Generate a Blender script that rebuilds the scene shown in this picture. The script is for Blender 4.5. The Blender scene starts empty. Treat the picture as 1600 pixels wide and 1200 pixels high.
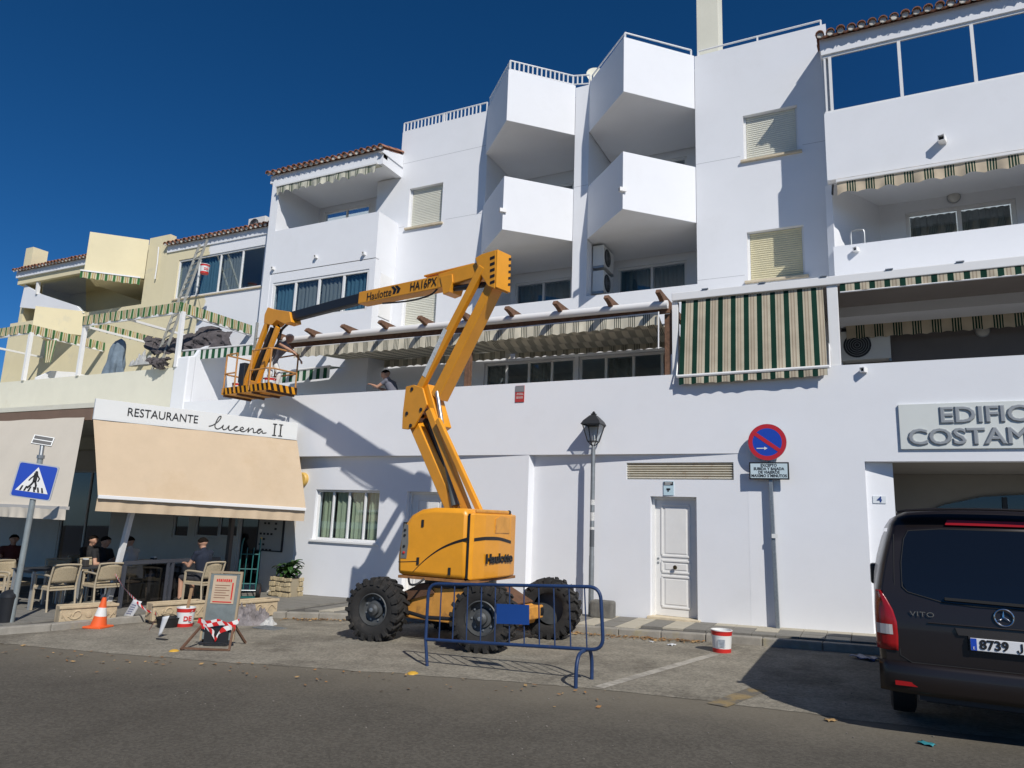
import bpy, bmesh, math, random
from mathutils import Vector, Matrix
random.seed(7)
SC = bpy.context.scene
COL = SC.collection
RAD = math.radians
# ---------------------------------------------------------------- camera
FPX = 1109.35
PITCH, ROLL, YAW = RAD(10.664), RAD(2.0986), RAD(-26.583)
EYE = Vector((0, 0, 1.75))
DIR = Vector((math.sin(YAW)*math.cos(PITCH), math.cos(YAW)*math.cos(PITCH), math.sin(PITCH)))
_r0 = Vector((math.cos(YAW), -math.sin(YAW), 0)); _u0 = _r0.cross(DIR)
RT = math.cos(ROLL)*_r0 + math.sin(ROLL)*_u0
UP = -math.sin(ROLL)*_r0 + math.cos(ROLL)*_u0
cd = bpy.data.cameras.new('camera'); cam = bpy.data.objects.new('camera', cd); COL.objects.link(cam)
cam.matrix_world = Matrix(((RT.x, UP.x, -DIR.x, EYE.x), (RT.y, UP.y, -DIR.y, EYE.y), (RT.z, UP.z, -DIR.z, EYE.z), (0, 0, 0, 1)))
cd.sensor_width = 36; cd.lens = 36*FPX/1600; cd.clip_start = .1; cd.clip_end = 3000
SC.camera = cam
# ---------------------------------------------------------------- sky, sun, exposure
SUN = Vector((-.92, .81, -1.06)).normalized()          # the way the light travels
W = bpy.data.worlds.new('World'); SC.world = W; W.use_nodes = True
nt = W.node_tree; nt.nodes.clear()
sky = nt.nodes.new('ShaderNodeTexSky'); sky.sky_type = 'NISHITA'; sky.sun_disc = False
sky.sun_elevation = math.asin(-SUN.z); sky.sun_rotation = math.atan2(-SUN.x, -SUN.y)
sky.altitude = 2500; sky.air_density = .75; sky.dust_density = .1; sky.ozone_density = 5.0
hs0 = nt.nodes.new('ShaderNodeHueSaturation'); hs0.inputs['Saturation'].default_value = 1.24
bg = nt.nodes.new('ShaderNodeBackground'); bg.inputs['Strength'].default_value = .10
wo = nt.nodes.new('ShaderNodeOutputWorld')
nt.links.new(sky.outputs[0], hs0.inputs['Color']); nt.links.new(hs0.outputs[0], bg.inputs[0]); nt.links.new(bg.outputs[0], wo.inputs[0])
sl = bpy.data.lights.new('sun', 'SUN'); sl.energy = 4.6; sl.angle = RAD(.53); sl.color = (1, .955, .89)
so = bpy.data.objects.new('sun', sl); COL.objects.link(so)
so.rotation_euler = SUN.to_track_quat('-Z', 'Y').to_euler(); so.location = (20, -20, 30)
SC.view_settings.view_transform = 'Standard'; SC.view_settings.look = 'None'
SC.view_settings.exposure = -.18; SC.view_settings.gamma = 1
SC.render.engine = 'CYCLES'
SC.cycles.max_bounces = 6; SC.cycles.diffuse_bounces = 3; SC.cycles.glossy_bounces = 3; SC.cycles.transparent_max_bounces = 10
# ---------------------------------------------------------------- pixel -> place
def ray(px, py): return DIR + RT*((px-800)/FPX) - UP*((py-600)/FPX)
def PY(px, py, y):                                     # where the ray meets the upright plane at depth y
    v = ray(px, py); return EYE + v*(y/v.y)
def PG(px, py, a=0.0):                                 # where it meets the sloping street, a above the road
    v = ray(px, py); t = (a-EYE.z)/(v.z-.0285*v.x); return EYE + v*t
def gz(x): return .0285*x                              # the street falls to the left
PAVE = .12
# ---------------------------------------------------------------- materials
MATS = {}
def mat(name, col, rough=.7, metal=0, var=0.0, vscale=2.0, bump=0.0, bscale=80.0, spec=.5, emit=None, stain=None, coat=0):
    if name in MATS: return MATS[name]
    m = bpy.data.materials.new(name); m.use_nodes = True; n = m.node_tree.nodes; l = m.node_tree.links
    b = n['Principled BSDF']; b.inputs['Roughness'].default_value = rough; b.inputs['Metallic'].default_value = metal
    b.inputs['Specular IOR Level'].default_value = spec
    if coat: b.inputs['Coat Weight'].default_value = coat; b.inputs['Coat Roughness'].default_value = .05
    c = (*col, 1); b.inputs['Base Color'].default_value = c
    tc = n.new('ShaderNodeTexCoord')
    out = None
    if var:
        nz = n.new('ShaderNodeTexNoise'); nz.inputs['Scale'].default_value = vscale; nz.inputs['Detail'].default_value = 6; nz.inputs['Roughness'].default_value = .65
        l.new(tc.outputs['Object'], nz.inputs['Vector'])
        r = n.new('ShaderNodeValToRGB'); r.color_ramp.elements[0].position = .3; r.color_ramp.elements[1].position = .7
        r.color_ramp.elements[0].color = tuple(max(0, x*(1-var)) for x in col)+(1,); r.color_ramp.elements[1].color = tuple(min(1, x*(1+var)) for x in col)+(1,)
        l.new(nz.outputs['Fac'], r.inputs['Fac']); out = r.outputs['Color']
    if stain:                                          # (colour, noise scale, threshold, amount)
        n2 = n.new('ShaderNodeTexNoise'); n2.inputs['Scale'].default_value = stain[1]; n2.inputs['Detail'].default_value = 8; n2.inputs['Roughness'].default_value = .7
        l.new(tc.outputs['Object'], n2.inputs['Vector'])
        mr = n.new('ShaderNodeMapRange'); mr.inputs['From Min'].default_value = stain[2]; mr.inputs['From Max'].default_value = stain[2]+.14; mr.inputs['To Max'].default_value = stain[3]
        l.new(n2.outputs['Fac'], mr.inputs['Value'])
        mx = n.new('ShaderNodeMix'); mx.data_type = 'RGBA'; l.new(mr.outputs[0], mx.inputs[0])
        if out: l.new(out, mx.inputs[6])
        else: mx.inputs[6].default_value = c
        mx.inputs[7].default_value = (*stain[0], 1); out = mx.outputs[2]
    if out: l.new(out, b.inputs['Base Color'])
    if bump:
        nb = n.new('ShaderNodeTexNoise'); nb.inputs['Scale'].default_value = bscale; nb.inputs['Detail'].default_value = 4
        l.new(tc.outputs['Object'], nb.inputs['Vector'])
        bp = n.new('ShaderNodeBump'); bp.inputs['Strength'].default_value = bump; bp.inputs['Distance'].default_value = .02
        l.new(nb.outputs['Fac'], bp.inputs['Height']); l.new(bp.outputs[0], b.inputs['Normal'])
    MATS[name] = m; return m
def glass(name, tint=(.35, .42, .48), refl=.22, rough=.02):
    if name in MATS: return MATS[name]
    m = bpy.data.materials.new(name); m.use_nodes = True; n = m.node_tree.nodes; l = m.node_tree.links; n.clear()
    o = n.new('ShaderNodeOutputMaterial'); mx = n.new('ShaderNodeMixShader'); t = n.new('ShaderNodeBsdfTransparent'); g = n.new('ShaderNodeBsdfGlossy')
    lw_ = n.new('ShaderNodeLayerWeight'); lw_.inputs['Blend'].default_value = .5; fr = n.new('ShaderNodeMath'); fr.operation = 'POWER'; fr.inputs[1].default_value = 4.5; l.new(lw_.outputs['Facing'], fr.inputs[0])
    ma = n.new('ShaderNodeMath'); ma.operation = 'ADD'; ma.use_clamp = True; ma.inputs[1].default_value = refl
    t.inputs[0].default_value = (*tint, 1); g.inputs[0].default_value = (.9, .93, .96, 1); g.inputs['Roughness'].default_value = rough
    l.new(fr.outputs[0], ma.inputs[0]); l.new(ma.outputs[0], mx.inputs[0]); l.new(t.outputs[0], mx.inputs[1]); l.new(g.outputs[0], mx.inputs[2]); l.new(mx.outputs[0], o.inputs[0])
    MATS[name] = m; return m
def stripes(name, period, stops, rough=.85, trans=.0):
    """woven stripes across u (metres); stops = [(start 0..1, colour), ...]"""
    if name in MATS: return MATS[name]
    m = bpy.data.materials.new(name); m.use_nodes = True; n = m.node_tree.nodes; l = m.node_tree.links
    b = n['Principled BSDF']; b.inputs['Roughness'].default_value = rough; b.inputs['Specular IOR Level'].default_value = .1
    uv = n.new('ShaderNodeUVMap'); uv.uv_map = 'UVMap'; sp = n.new('ShaderNodeSeparateXYZ'); l.new(uv.outputs[0], sp.inputs[0])
    dv = n.new('ShaderNodeMath'); dv.operation = 'DIVIDE'; dv.inputs[1].default_value = period; l.new(sp.outputs[0], dv.inputs[0])
    fr = n.new('ShaderNodeMath'); fr.operation = 'FRACT'; l.new(dv.outputs[0], fr.inputs[0])
    r = n.new('ShaderNodeValToRGB'); r.color_ramp.interpolation = 'CONSTANT'
    e = r.color_ramp.elements
    while len(e) > 1: e.remove(e[-1])
    e[0].position = stops[0][0]; e[0].color = (*stops[0][1], 1)
    for p, c in stops[1:]:
        k = e.new(p); k.color = (*c, 1)
    l.new(fr.outputs[0], r.inputs['Fac'])
    tc = n.new('ShaderNodeTexCoord'); nz = n.new('ShaderNodeTexNoise'); nz.inputs['Scale'].default_value = 3; nz.inputs['Detail'].default_value = 6
    l.new(tc.outputs['Object'], nz.inputs['Vector'])
    mr = n.new('ShaderNodeMapRange'); mr.inputs['From Min'].default_value = .3; mr.inputs['From Max'].default_value = .7; mr.inputs['To Min'].default_value = .8; mr.inputs['To Max'].default_value = 1.05
    l.new(nz.outputs[0], mr.inputs[0])
    mx = n.new('ShaderNodeMix'); mx.data_type = 'RGBA'; mx.blend_type = 'MULTIPLY'; mx.inputs[0].default_value = 1
    l.new(r.outputs[0], mx.inputs[6]); l.new(mr.outputs[0], mx.inputs[7]); l.new(mx.outputs[2], b.inputs['Base Color'])
    if trans:
        o = n['Material Output']; t = n.new('ShaderNodeBsdfTranslucent'); l.new(mx.outputs[2], t.inputs[0])
        ms = n.new('ShaderNodeMixShader'); ms.inputs[0].default_value = trans
        l.new(b.outputs[0], ms.inputs[1]); l.new(t.outputs[0], ms.inputs[2]); l.new(ms.outputs[0], o.inputs[0])
    MATS[name] = m; return m
WHITE = mat('white_render', (.79, .805, .83), .9, var=.022, vscale=1.1, bump=.07, bscale=60, spec=.2, stain=((.71, .72, .735), .55, .55, .45))
WHITE2 = mat('white_paint', (.80, .80, .79), .5, var=.02)
CREAM = mat('cream_render', (.74, .66, .44), .9, var=.05, vscale=.8, bump=.08, bscale=60, spec=.2, stain=((.55, .52, .42), 1.2, .58, .55))
PALE = mat('pale_render', (.74, .72, .60), .9, var=.05, vscale=1.0, bump=.08, bscale=60, spec=.2, stain=((.62, .58, .44), .9, .56, .6))
SHADEW = mat('interior_plaster', (.62, .61, .60), .9, var=.04, bump=.2)
ALU = mat('white_aluminium', (.78, .78, .77), .4)
GREYM = mat('grey_metal', (.33, .35, .36), .45, .7, var=.12, vscale=14)
GALV = mat('galvanised_steel', (.27, .30, .32), .45, .6, var=.2, vscale=25)
DARKM = mat('dark_metal', (.03, .032, .036), .45, .4)
BLACK = mat('black_rubber', (.012, .012, .012), .75)
GLASS = glass('window_glass', (.80, .86, .88), .07)
GLASSB = glass('sky_window_glass', (.10, .14, .2), .62)
GLASSD = glass('dark_glass', (.35, .36, .38), .05)
BLIND = mat('roller_blind', (.78, .77, .66), .55, var=.03, vscale=6)
BLINDY = mat('yellowed_roller_blind', (.72, .66, .44), .55, var=.05, vscale=6)
STONE = mat('sandstone_sill', (.62, .53, .38), .85, var=.12, vscale=9, bump=.3)
TILE = mat('clay_tile', (.34, .155, .095), .85, var=.38, vscale=6, bump=.4, bscale=50, stain=((.22, .19, .15), 5, .55, .6))
MORTAR = mat('tile_mortar', (.66, .62, .54), .9, var=.1, bump=.4)
WOOD = mat('weathered_wood', (.16, .085, .05), .85, var=.4, vscale=10, bump=.5, bscale=40)
YEL = mat('machine_yellow', (.80, .335, .018), .38, var=.07, vscale=3, coat=.15, stain=((.42, .19, .03), 7, .64, .6))
YELD = mat('dusty_machine_yellow', (.66, .31, .06), .6, var=.15, vscale=5, stain=((.20, .10, .05), 4, .55, .75))
RED = mat('red_paint', (.58, .025, .02), .45)
CURT_G = mat('grey_curtain', (.30, .29, .28), .95, var=.05)
CURT_B = mat('blue_curtain', (.12, .22, .28), .95, var=.05)
CURT_C = mat('cream_curtain', (.66, .64, .42), .95, var=.05)
INK = mat('black_lettering', (.01, .01, .011), .5)
SIGNW = mat('sign_white', (.74, .75, .73), .5, var=.02)
# ---------------------------------------------------------------- mesh builder
XF = {}
def xf(o): return XF.get(o.name, Matrix.Identity(4)) if o else Matrix.Identity(4)
class MB:
    def __init__(s): s.v = []; s.f = []; s.m = []; s.u = {}
    def face(s, pts, mi=0, uv=None):
        i = len(s.v); s.v += [Vector(p) for p in pts]; s.f.append(tuple(range(i, i+len(pts)))); s.m.append(mi)
        if uv: s.u[len(s.f)-1] = uv
        return s
    def box(s, c, size, R=None, mi=0, taper=1.0):
        c = Vector(c); hx, hy, hz = size[0]/2, size[1]/2, size[2]/2; i = len(s.v)
        for z in (-1, 1):
            k = taper if z > 0 else 1
            for x, y in ((-1, -1), (1, -1), (1, 1), (-1, 1)):
                p = Vector((x*hx*k, y*hy*k, z*hz)); s.v.append(c + (R @ p if R else p))
        for f in ((3, 2, 1, 0), (4, 5, 6, 7), (0, 1, 5, 4), (1, 2, 6, 5), (2, 3, 7, 6), (3, 0, 4, 7)):
            s.f.append(tuple(i+k for k in f)); s.m.append(mi)
        return s
    def bx(s, x0, x1, y0, y1, z0, z1, mi=0): return s.box(((x0+x1)/2, (y0+y1)/2, (z0+z1)/2), (x1-x0, y1-y0, z1-z0), None, mi)
    def prism(s, pts, vec, mi=0):
        pts = [Vector(p) for p in pts]; vec = Vector(vec); n = len(pts); i = len(s.v)
        nrm = Vector((0, 0, 0))
        for k in range(n): nrm += pts[k].cross(pts[(k+1) % n])
        if nrm.dot(vec) > 0: pts = pts[::-1]
        s.v += pts + [p+vec for p in pts]
        s.f.append(tuple(i+k for k in range(n))); s.m.append(mi)
        s.f.append(tuple(i+n+k for k in reversed(range(n)))); s.m.append(mi)
        for k in range(n):
            j = (k+1) % n; s.f.append((i+j, i+k, i+n+k, i+n+j)); s.m.append(mi)
        return s
    def beam(s, a, b, w, h, side=None, mi=0, w2=None, h2=None):
        """box beam a->b; w across `side`, h across the third axis"""
        a = Vector(a); b = Vector(b); d = (b-a).normalized()
        sd = Vector(side) if side else (Vector((0, 0, 1)) if abs(d.z) < .9 else Vector((1, 0, 0))).cross(d)
        sd = (sd - d*sd.dot(d)).normalized(); t = d.cross(sd); i = len(s.v)
        for p, ww, hh in ((a, w, h), (b, w2 or w, h2 or h)):
            for x, y in ((-1, -1), (1, -1), (1, 1), (-1, 1)): s.v.append(p + sd*(x*ww/2) + t*(y*hh/2))
        for f in ((3, 2, 1, 0), (4, 5, 6, 7), (0, 1, 5, 4), (1, 2, 6, 5), (2, 3, 7, 6), (3, 0, 4, 7)):
            s.f.append(tuple(i+k for k in f)); s.m.append(mi)
        return s
    def tube(s, path, r, n=8, closed=False, mi=0):
        P = [Vector(p) for p in path]; m = len(P); rs = r if isinstance(r, (list, tuple)) else [r]*m; i0 = len(s.v); prev = None
        for k in range(m):
            if closed: d = P[(k+1) % m]-P[k-1]
            else: d = P[min(k+1, m-1)]-P[max(k-1, 0)]
            d.normalize()
            if prev is None: a = (Vector((0, 0, 1)) if abs(d.z) < .9 else Vector((1, 0, 0))).cross(d)
            else: a = prev - d*prev.dot(d)
            if a.length < 1e-6: a = d.orthogonal()
            a.normalize(); prev = a; b = d.cross(a)
            for j in range(n):
                t = 2*math.pi*j/n; s.v.append(P[k] + (a*math.cos(t)+b*math.sin(t))*rs[k])
        for k in range(m if closed else m-1):
            k2 = (k+1) % m
            for j in range(n):
                j2 = (j+1) % n; s.f.append((i0+k*n+j, i0+k*n+j2, i0+k2*n+j2, i0+k2*n+j)); s.m.append(mi)
        if not closed:
            s.f.append(tuple(i0+j for j in reversed(range(n)))); s.m.append(mi)
            s.f.append(tuple(i0+(m-1)*n+j for j in range(n))); s.m.append(mi)
        return s
    def lathe(s, prof, c=(0, 0, 0), n=24, axis=None, mi=0, cap=True):
        """prof = [(radius, height)...] about axis (default z) at c"""
        c = Vector(c); ax = Vector(axis).normalized() if axis else Vector((0, 0, 1))
        a = ax.orthogonal().normalized() if axis else Vector((1, 0, 0)); b = ax.cross(a); i0 = len(s.v)
        for r, h in prof:
            for j in range(n):
                t = 2*math.pi*j/n; s.v.append(c + ax*h + (a*math.cos(t)+b*math.sin(t))*r)
        for k in range(len(prof)-1):
            for j in range(n):
                j2 = (j+1) % n; s.f.append((i0+k*n+j, i0+k*n+j2, i0+(k+1)*n+j2, i0+(k+1)*n+j)); s.m.append(mi)
        if cap:
            s.f.append(tuple(i0+j for j in reversed(range(n)))); s.m.append(mi)
            s.f.append(tuple(i0+(len(prof)-1)*n+j for j in range(n))); s.m.append(mi)
        return s
    def grid(s, fn, nu, nv, mi=0, uvfn=None):
        """surface fn(u,v) for u,v in 0..1; uvfn gives the woven coordinates"""
        i0 = len(s.v)
        for a in range(nu+1):
            for b in range(nv+1): s.v.append(Vector(fn(a/nu, b/nv)))
        for a in range(nu):
            for b in range(nv):
                q = [(a, b), (a+1, b), (a+1, b+1), (a, b+1)]
                s.f.append(tuple(i0+x*(nv+1)+y for x, y in q)); s.m.append(mi)
                if uvfn: s.u[len(s.f)-1] = [uvfn(x/nu, y/nv) for x, y in q]
        return s
    def mesh(s, name, mats, M=None):
        me = bpy.data.meshes.new(name)
        me.from_pydata([tuple(M @ v) if M else tuple(v) for v in s.v], [], s.f)
        for m in (mats if isinstance(mats, (list, tuple)) else [mats]): me.materials.append(m)
        me.polygons.foreach_set('material_index', s.m)
        if s.u:
            ul = me.uv_layers.new(name='UVMap')
            for p in me.polygons:
                w = s.u.get(p.index)
                if w:
                    for k, li in enumerate(p.loop_indices): ul.data[li].uv = w[k]
        me.update(); return me
    def build(s, name, mats, parent=None, local=False, smooth=False, bevel=0, solid=0, origin=None, kind=None, label=None, cat=None, group=None, recalc=False):
        M = None
        if parent is not None and not local: M = xf(parent).inverted()
        if origin is not None: M = Matrix.Translation(-Vector(origin))
        me = s.mesh(name, mats, M)
        if recalc:
            bm = bmesh.new(); bm.from_mesh(me); bmesh.ops.remove_doubles(bm, verts=bm.verts, dist=1e-5); bmesh.ops.recalc_face_normals(bm, faces=bm.faces); bm.to_mesh(me); bm.free()
        o = bpy.data.objects.new(name, me); COL.objects.link(o)
        if parent is not None: o.parent = parent; XF[o.name] = xf(parent).copy()
        if origin is not None: o.location = origin
        if smooth: shade(o, smooth)
        if bevel:
            b = o.modifiers.new('bevel', 'BEVEL'); b.width = bevel; b.segments = 2; b.limit_method = 'ANGLE'; b.angle_limit = RAD(40)
        if solid:
            b = o.modifiers.new('solid', 'SOLIDIFY'); b.thickness = solid; b.offset = 0
        tag(o, label, cat, group, kind); return o
def shade(o, ang):
    me = o.data; me.polygons.foreach_set('use_smooth', [True]*len(me.polygons))
    a = RAD(ang if ang is not True and ang > 1 else 40)
    bm = bmesh.new(); bm.from_mesh(me)
    for e in bm.edges:
        if len(e.link_faces) == 2 and e.calc_face_angle(0) > a: e.smooth = False
    bm.to_mesh(me); bm.free()
def tag(o, label=None, cat=None, group=None, kind=None):
    if label: o['label'] = label
    if cat: o['category'] = cat
    if group: o['group'] = group
    if kind: o['kind'] = kind
    return o
def thing(name, label, cat, loc=(0, 0, 0), rotz=0, group=None):
    o = bpy.data.objects.new(name, None); COL.objects.link(o); o.empty_display_size = .2
    o.location = loc; o.rotation_euler = (0, 0, rotz)
    XF[o.name] = Matrix.Translation(Vector(loc)) @ Matrix.Rotation(rotz, 4, 'Z')
    return tag(o, label, cat, group)
def piece(name, me, parent, M, kind=None):
    """one more object on shared mesh data, at matrix M in its parent's space"""
    o = bpy.data.objects.new(name, me); COL.objects.link(o); o.parent = parent; o.matrix_local = M; XF[o.name] = xf(parent) @ M
    if kind: o['kind'] = kind
    return o
def dup(root, loc, rotz, label=None, group=None):
    r = root.copy(); COL.objects.link(r); r.location = loc; r.rotation_euler = (0, 0, rotz); tag(r, label, None, group)
    XF[r.name] = Matrix.Translation(Vector(loc)) @ Matrix.Rotation(rotz, 4, 'Z')
    for ch in list(root.children):
        c = ch.copy(); COL.objects.link(c); c.parent = r
        for g in list(ch.children):
            d = g.copy(); COL.objects.link(d); d.parent = c
    return r
def text_mb(txt, size, c, xdir, updir, depth=.006, align='CENTER', sx=1.0, shear=0, bold=0, spacing=1.0, fat=0):
    """letters as solid faces, centred at c, reading along xdir"""
    cu = bpy.data.curves.new('letters', 'FONT'); cu.body = txt; cu.size = size; cu.align_x = align; cu.align_y = 'CENTER'; cu.extrude = depth/2; cu.shear = shear; cu.offset = bold; cu.space_character = spacing; cu.resolution_u = 3; cu.bevel_depth = fat; cu.bevel_resolution = 0
    ob = bpy.data.objects.new('letters', cu); COL.objects.link(ob)
    dg = bpy.context.evaluated_depsgraph_get(); me = bpy.data.meshes.new_from_object(ob.evaluated_get(dg))
    x = Vector(xdir).normalized(); u = Vector(updir); u = (u-x*u.dot(x)).normalized(); n = x.cross(u); c = Vector(c)
    mb = MB(); mb.v = [c + x*(v.co.x*sx) + u*v.co.y + n*v.co.z for v in me.vertices]; mb.f = [tuple(p.vertices) for p in me.polygons]; mb.m = [0]*len(mb.f)
    bpy.data.objects.remove(ob); bpy.data.curves.remove(cu); bpy.data.meshes.remove(me)
    return mb
def spline(pts, k=6):
    P = [Vector(p) for p in pts]; out = []
    for i in range(len(P)-1):
        a = P[max(i-1, 0)]; b = P[i]; c = P[i+1]; d = P[min(i+2, len(P)-1)]
        for j in range(k):
            t = j/k; out.append(.5*((2*b) + (c-a)*t + (2*a-5*b+4*c-d)*t*t + (3*b-a-3*c+d)*t**3))
    out.append(P[-1]); return out
def panel(mb, p0, p1, z0, z1, holes=(), th=.25, mi=0):
    """wall from p0 to p1 (left to right seen from the street) with rectangular openings (u0,u1,za,zb)"""
    p0 = Vector((*p0, 0)); p1 = Vector((*p1, 0)); L = (p1-p0).length; d = (p1-p0)/L; n = Vector((-d.y, d.x, 0))*th
    us = sorted({0, L, *[min(max(h[k], 0), L) for h in holes for k in (0, 1)]}); zs = sorted({z0, z1, *[min(max(h[k], z0), z1) for h in holes for k in (2, 3)]})
    def solid(i, j):
        if i < 0 or j < 0 or i >= len(us)-1 or j >= len(zs)-1: return False
        u = (us[i]+us[i+1])/2; z = (zs[j]+zs[j+1])/2
        return not any(h[0] < u < h[1] and h[2] < z < h[3] for h in holes)
    def pt(u, z, b=0): return p0 + d*u + n*b + Vector((0, 0, z))
    for i in range(len(us)-1):
        for j in range(len(zs)-1):
            if not solid(i, j): continue
            a, b, c, e = us[i], us[i+1], zs[j], zs[j+1]
            mb.face([pt(a, c), pt(b, c), pt(b, e), pt(a, e)], mi); mb.face([pt(b, c, 1), pt(a, c, 1), pt(a, e, 1), pt(b, e, 1)], mi)
            if not solid(i-1, j): mb.face([pt(a, c, 1), pt(a, c), pt(a, e), pt(a, e, 1)], mi)
            if not solid(i+1, j): mb.face([pt(b, c), pt(b, c, 1), pt(b, e, 1), pt(b, e)], mi)
            if not solid(i, j-1): mb.face([pt(a, c, 1), pt(b, c, 1), pt(b, c), pt(a, c)], mi)
            if not solid(i, j+1): mb.face([pt(a, e), pt(b, e), pt(b, e, 1), pt(a, e, 1)], mi)
    return mb
# the setting's own kinds of opening
def window(parent, p0, d, u0, u1, z0, z1, dep=.08, panes=2, fr=.06, curtain=None, g=None, name='window', fm=None, sill=False, label=None):
    """frame, panes (sub-parts) and drapery in an opening; p0+d*u on the wall's face, set back by dep"""
    p0 = Vector((*p0, 0)); d = Vector((*d, 0)).normalized(); n = Vector((-d.y, d.x, 0)); fm = fm or ALU
    def q(u, z, b): return p0 + d*u + n*b + Vector((0, 0, z))
    mb = MB(); e = .002
    for a, b in ((q(u0+e, z0+fr/2, dep), q(u1-e, z0+fr/2, dep)), (q(u0+e, z1-fr/2, dep), q(u1-e, z1-fr/2, dep))): mb.beam(a, b, .06, fr-.004, n)
    xs = [u0+fr/2] + [u0+(u1-u0)*k/panes for k in range(1, panes)] + [u1-fr/2]
    for k, x in enumerate(xs): mb.beam(q(x, z0+fr, dep), q(x, z1-fr, dep), .05 if 0 < k < panes else .055, fr-.002, n)
    w = mb.build(name, fm, parent, bevel=.006); 
    if label: w['label'] = label
    for k in range(panes):
        a, b = xs[k]+fr/2, xs[k+1]-fr/2
        MB().prism([q(a, z0+fr, dep+.005), q(b, z0+fr, dep+.005), q(b, z1-fr, dep+.005), q(a, z1-fr, dep+.005)], n*.008).build('pane', g or GLASS, w)
        if curtain:
            cm = curtain[k % len(curtain)]
            if cm:
                L = b-a; ph = random.random()*6
                MB().grid(lambda s, t: q(a+.01+(L-.02)*s, z0+fr+(z1-z0-2*fr)*t, dep+.09+.022*math.sin(s*L*42+ph)+.008*math.sin(s*L*97)), max(12, int(L*50)), 1).build('curtain', cm, w, smooth=True)
    if sill: MB().prism([q(u0-.06, z0-.055, -.05), q(u1+.06, z0-.055, -.05), q(u1+.06, z0-.055, dep-.035), q(u0-.06, z0-.055, dep-.035)], (0, 0, .05)).build('sill', fm if sill is True else sill, w, bevel=.006)
    return w
def blind(parent, p0, d, u0, u1, z0, z1, m, dep=.13, sill=STONE):
    """lowered roller blind: guide rails, slats, stone sill"""
    p0 = Vector((*p0, 0)); d = Vector((*d, 0)).normalized(); n = Vector((-d.y, d.x, 0))
    def q(u, z, b): return p0 + d*u + n*b + Vector((0, 0, z))
    w = MB().prism([q(u0+.001, z0, dep+.06), q(u1-.001, z0, dep+.06), q(u1-.001, z1, dep+.06), q(u0+.001, z1, dep+.06)], n*.03).build('window', SHADEW, parent)
    s = MB(); k = int((z1-z0)/.05)
    for i in range(k):
        z = z0+.003+(i+.5)*(z1-z0-.006)/k; h = (z1-z0)/k
        s.prism([q(u0+.052, z-h*.47, dep+.006), q(u0+.052, z-h*.1, dep-.006), q(u0+.052, z+h*.3, dep-.004), q(u0+.052, z+h*.44, dep+.008), q(u0+.052, z, dep+.02)], d*(u1-u0-.104))
    s.build('slats', m, w, kind='stuff')
    MB().prism([q(u0-.07, z0-.06, -.07), q(u1+.07, z0-.06, -.07), q(u1+.07, z0-.06, dep-.03), q(u0-.07, z0-.06, dep-.03)], (0, 0, .058)).build('sill', sill, w, bevel=.008)
    for x in (u0+.025, u1-.025): MB().beam(q(x, z0+.002, dep), q(x, z1-.002, dep), .05, .045, n).build('guide_rail', ALU, w)
    return w
TILE_ME = {}
def tile_mesh():
    if 't' in TILE_ME: return TILE_ME['t']
    mb = MB(); n = 7; L = .46
    for (r0, r1, t) in ((.088, .072, .014),):
        A = [(math.cos(math.pi*k/n), math.sin(math.pi*k/n)) for k in range(n+1)]
        for s0, s1, ya, yb in ((r0, r1, 0, L),):
            for k in range(n):
                (c0, z0), (c1, z1) = A[k], A[k+1]
                mb.face([(c0*s0, ya, z0*s0), (c1*s0, ya, z1*s0), (c1*s1, yb, z1*s1), (c0*s1, yb, z0*s1)][::-1])
                i0, i1 = s0-t, s1-t
                mb.face([(c0*i0, ya, z0*i0), (c1*i0, ya, z1*i0), (c1*i1, yb, z1*i1), (c0*i1, yb, z0*i1)])
                mb.face([(c0*s0, ya, z0*s0), (c1*s0, ya, z1*s0), (c1*i0, ya, z1*i0), (c0*i0, ya, z0*i0)])
    me = mb.mesh('roof_tile', TILE); TILE_ME['t'] = me
    mb2 = MB(); mb2.v = [Vector((v.x, v.y, -v.z)) for v in mb.v]; mb2.f = [f[::-1] for f in mb.f]; mb2.m = mb.m; TILE_ME['u'] = mb2.mesh('channel_tile', TILE)
    mb3 = MB().lathe([(.066, .02), (.06, 0), (.001, -.004)], (0, 0, 0), 14, (0, 1, 0)); TILE_ME['m'] = mb3.mesh('mortar_plug', MORTAR)
    return me
def roof(parent, x0, x1, y, z, rows=3, rise=.30, sp=.205, plug=True, under=WHITE, ov=.16):
    """pan-tiled eave: cover tiles, channel tiles and mortar plugs, each a piece"""
    tile_mesh(); D = rows*.36+.3
    base = MB().prism([(x0+.08, y+ov, z-.012+rise*(ov-.06)), (x0+.08, y+D, z-.012+rise*(D-.06)), (x0+.08, y+D, z-.24), (x0+.08, y+ov, z-.24)], (x1-x0-.16, 0, 0)).build('roof', under, parent)
    n = int((x1-x0)/sp); ti = math.atan(rise); Mi = xf(base).inverted()
    for r in range(rows):
        for k in range(n):
            x = x0+(k+.5)*(x1-x0)/n; yy = y+r*.36; zz = z+.045+rise*(r*.36-.06)+r*.004
            J = Matrix.Rotation(RAD(random.uniform(-2.5, 2.5)), 4, 'Z') @ Matrix.Rotation(ti, 4, 'X')
            piece('roof_tile', TILE_ME['t'], base, Mi @ Matrix.Translation((x+random.uniform(-.008, .008), yy+random.uniform(-.02, .02), zz+random.uniform(-.006, .006))) @ J)
            if k < n-1 and r == 0: piece('roof_tile', TILE_ME['u'], base, Mi @ Matrix.Translation((x+sp/2, yy+.03, zz+.052)) @ Matrix.Rotation(ti, 4, 'X'))
            if plug and r == 0: piece('mortar_plug', TILE_ME['m'], base, Mi @ Matrix.Translation((x, yy+.035, zz+.012)))
    return base
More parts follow.
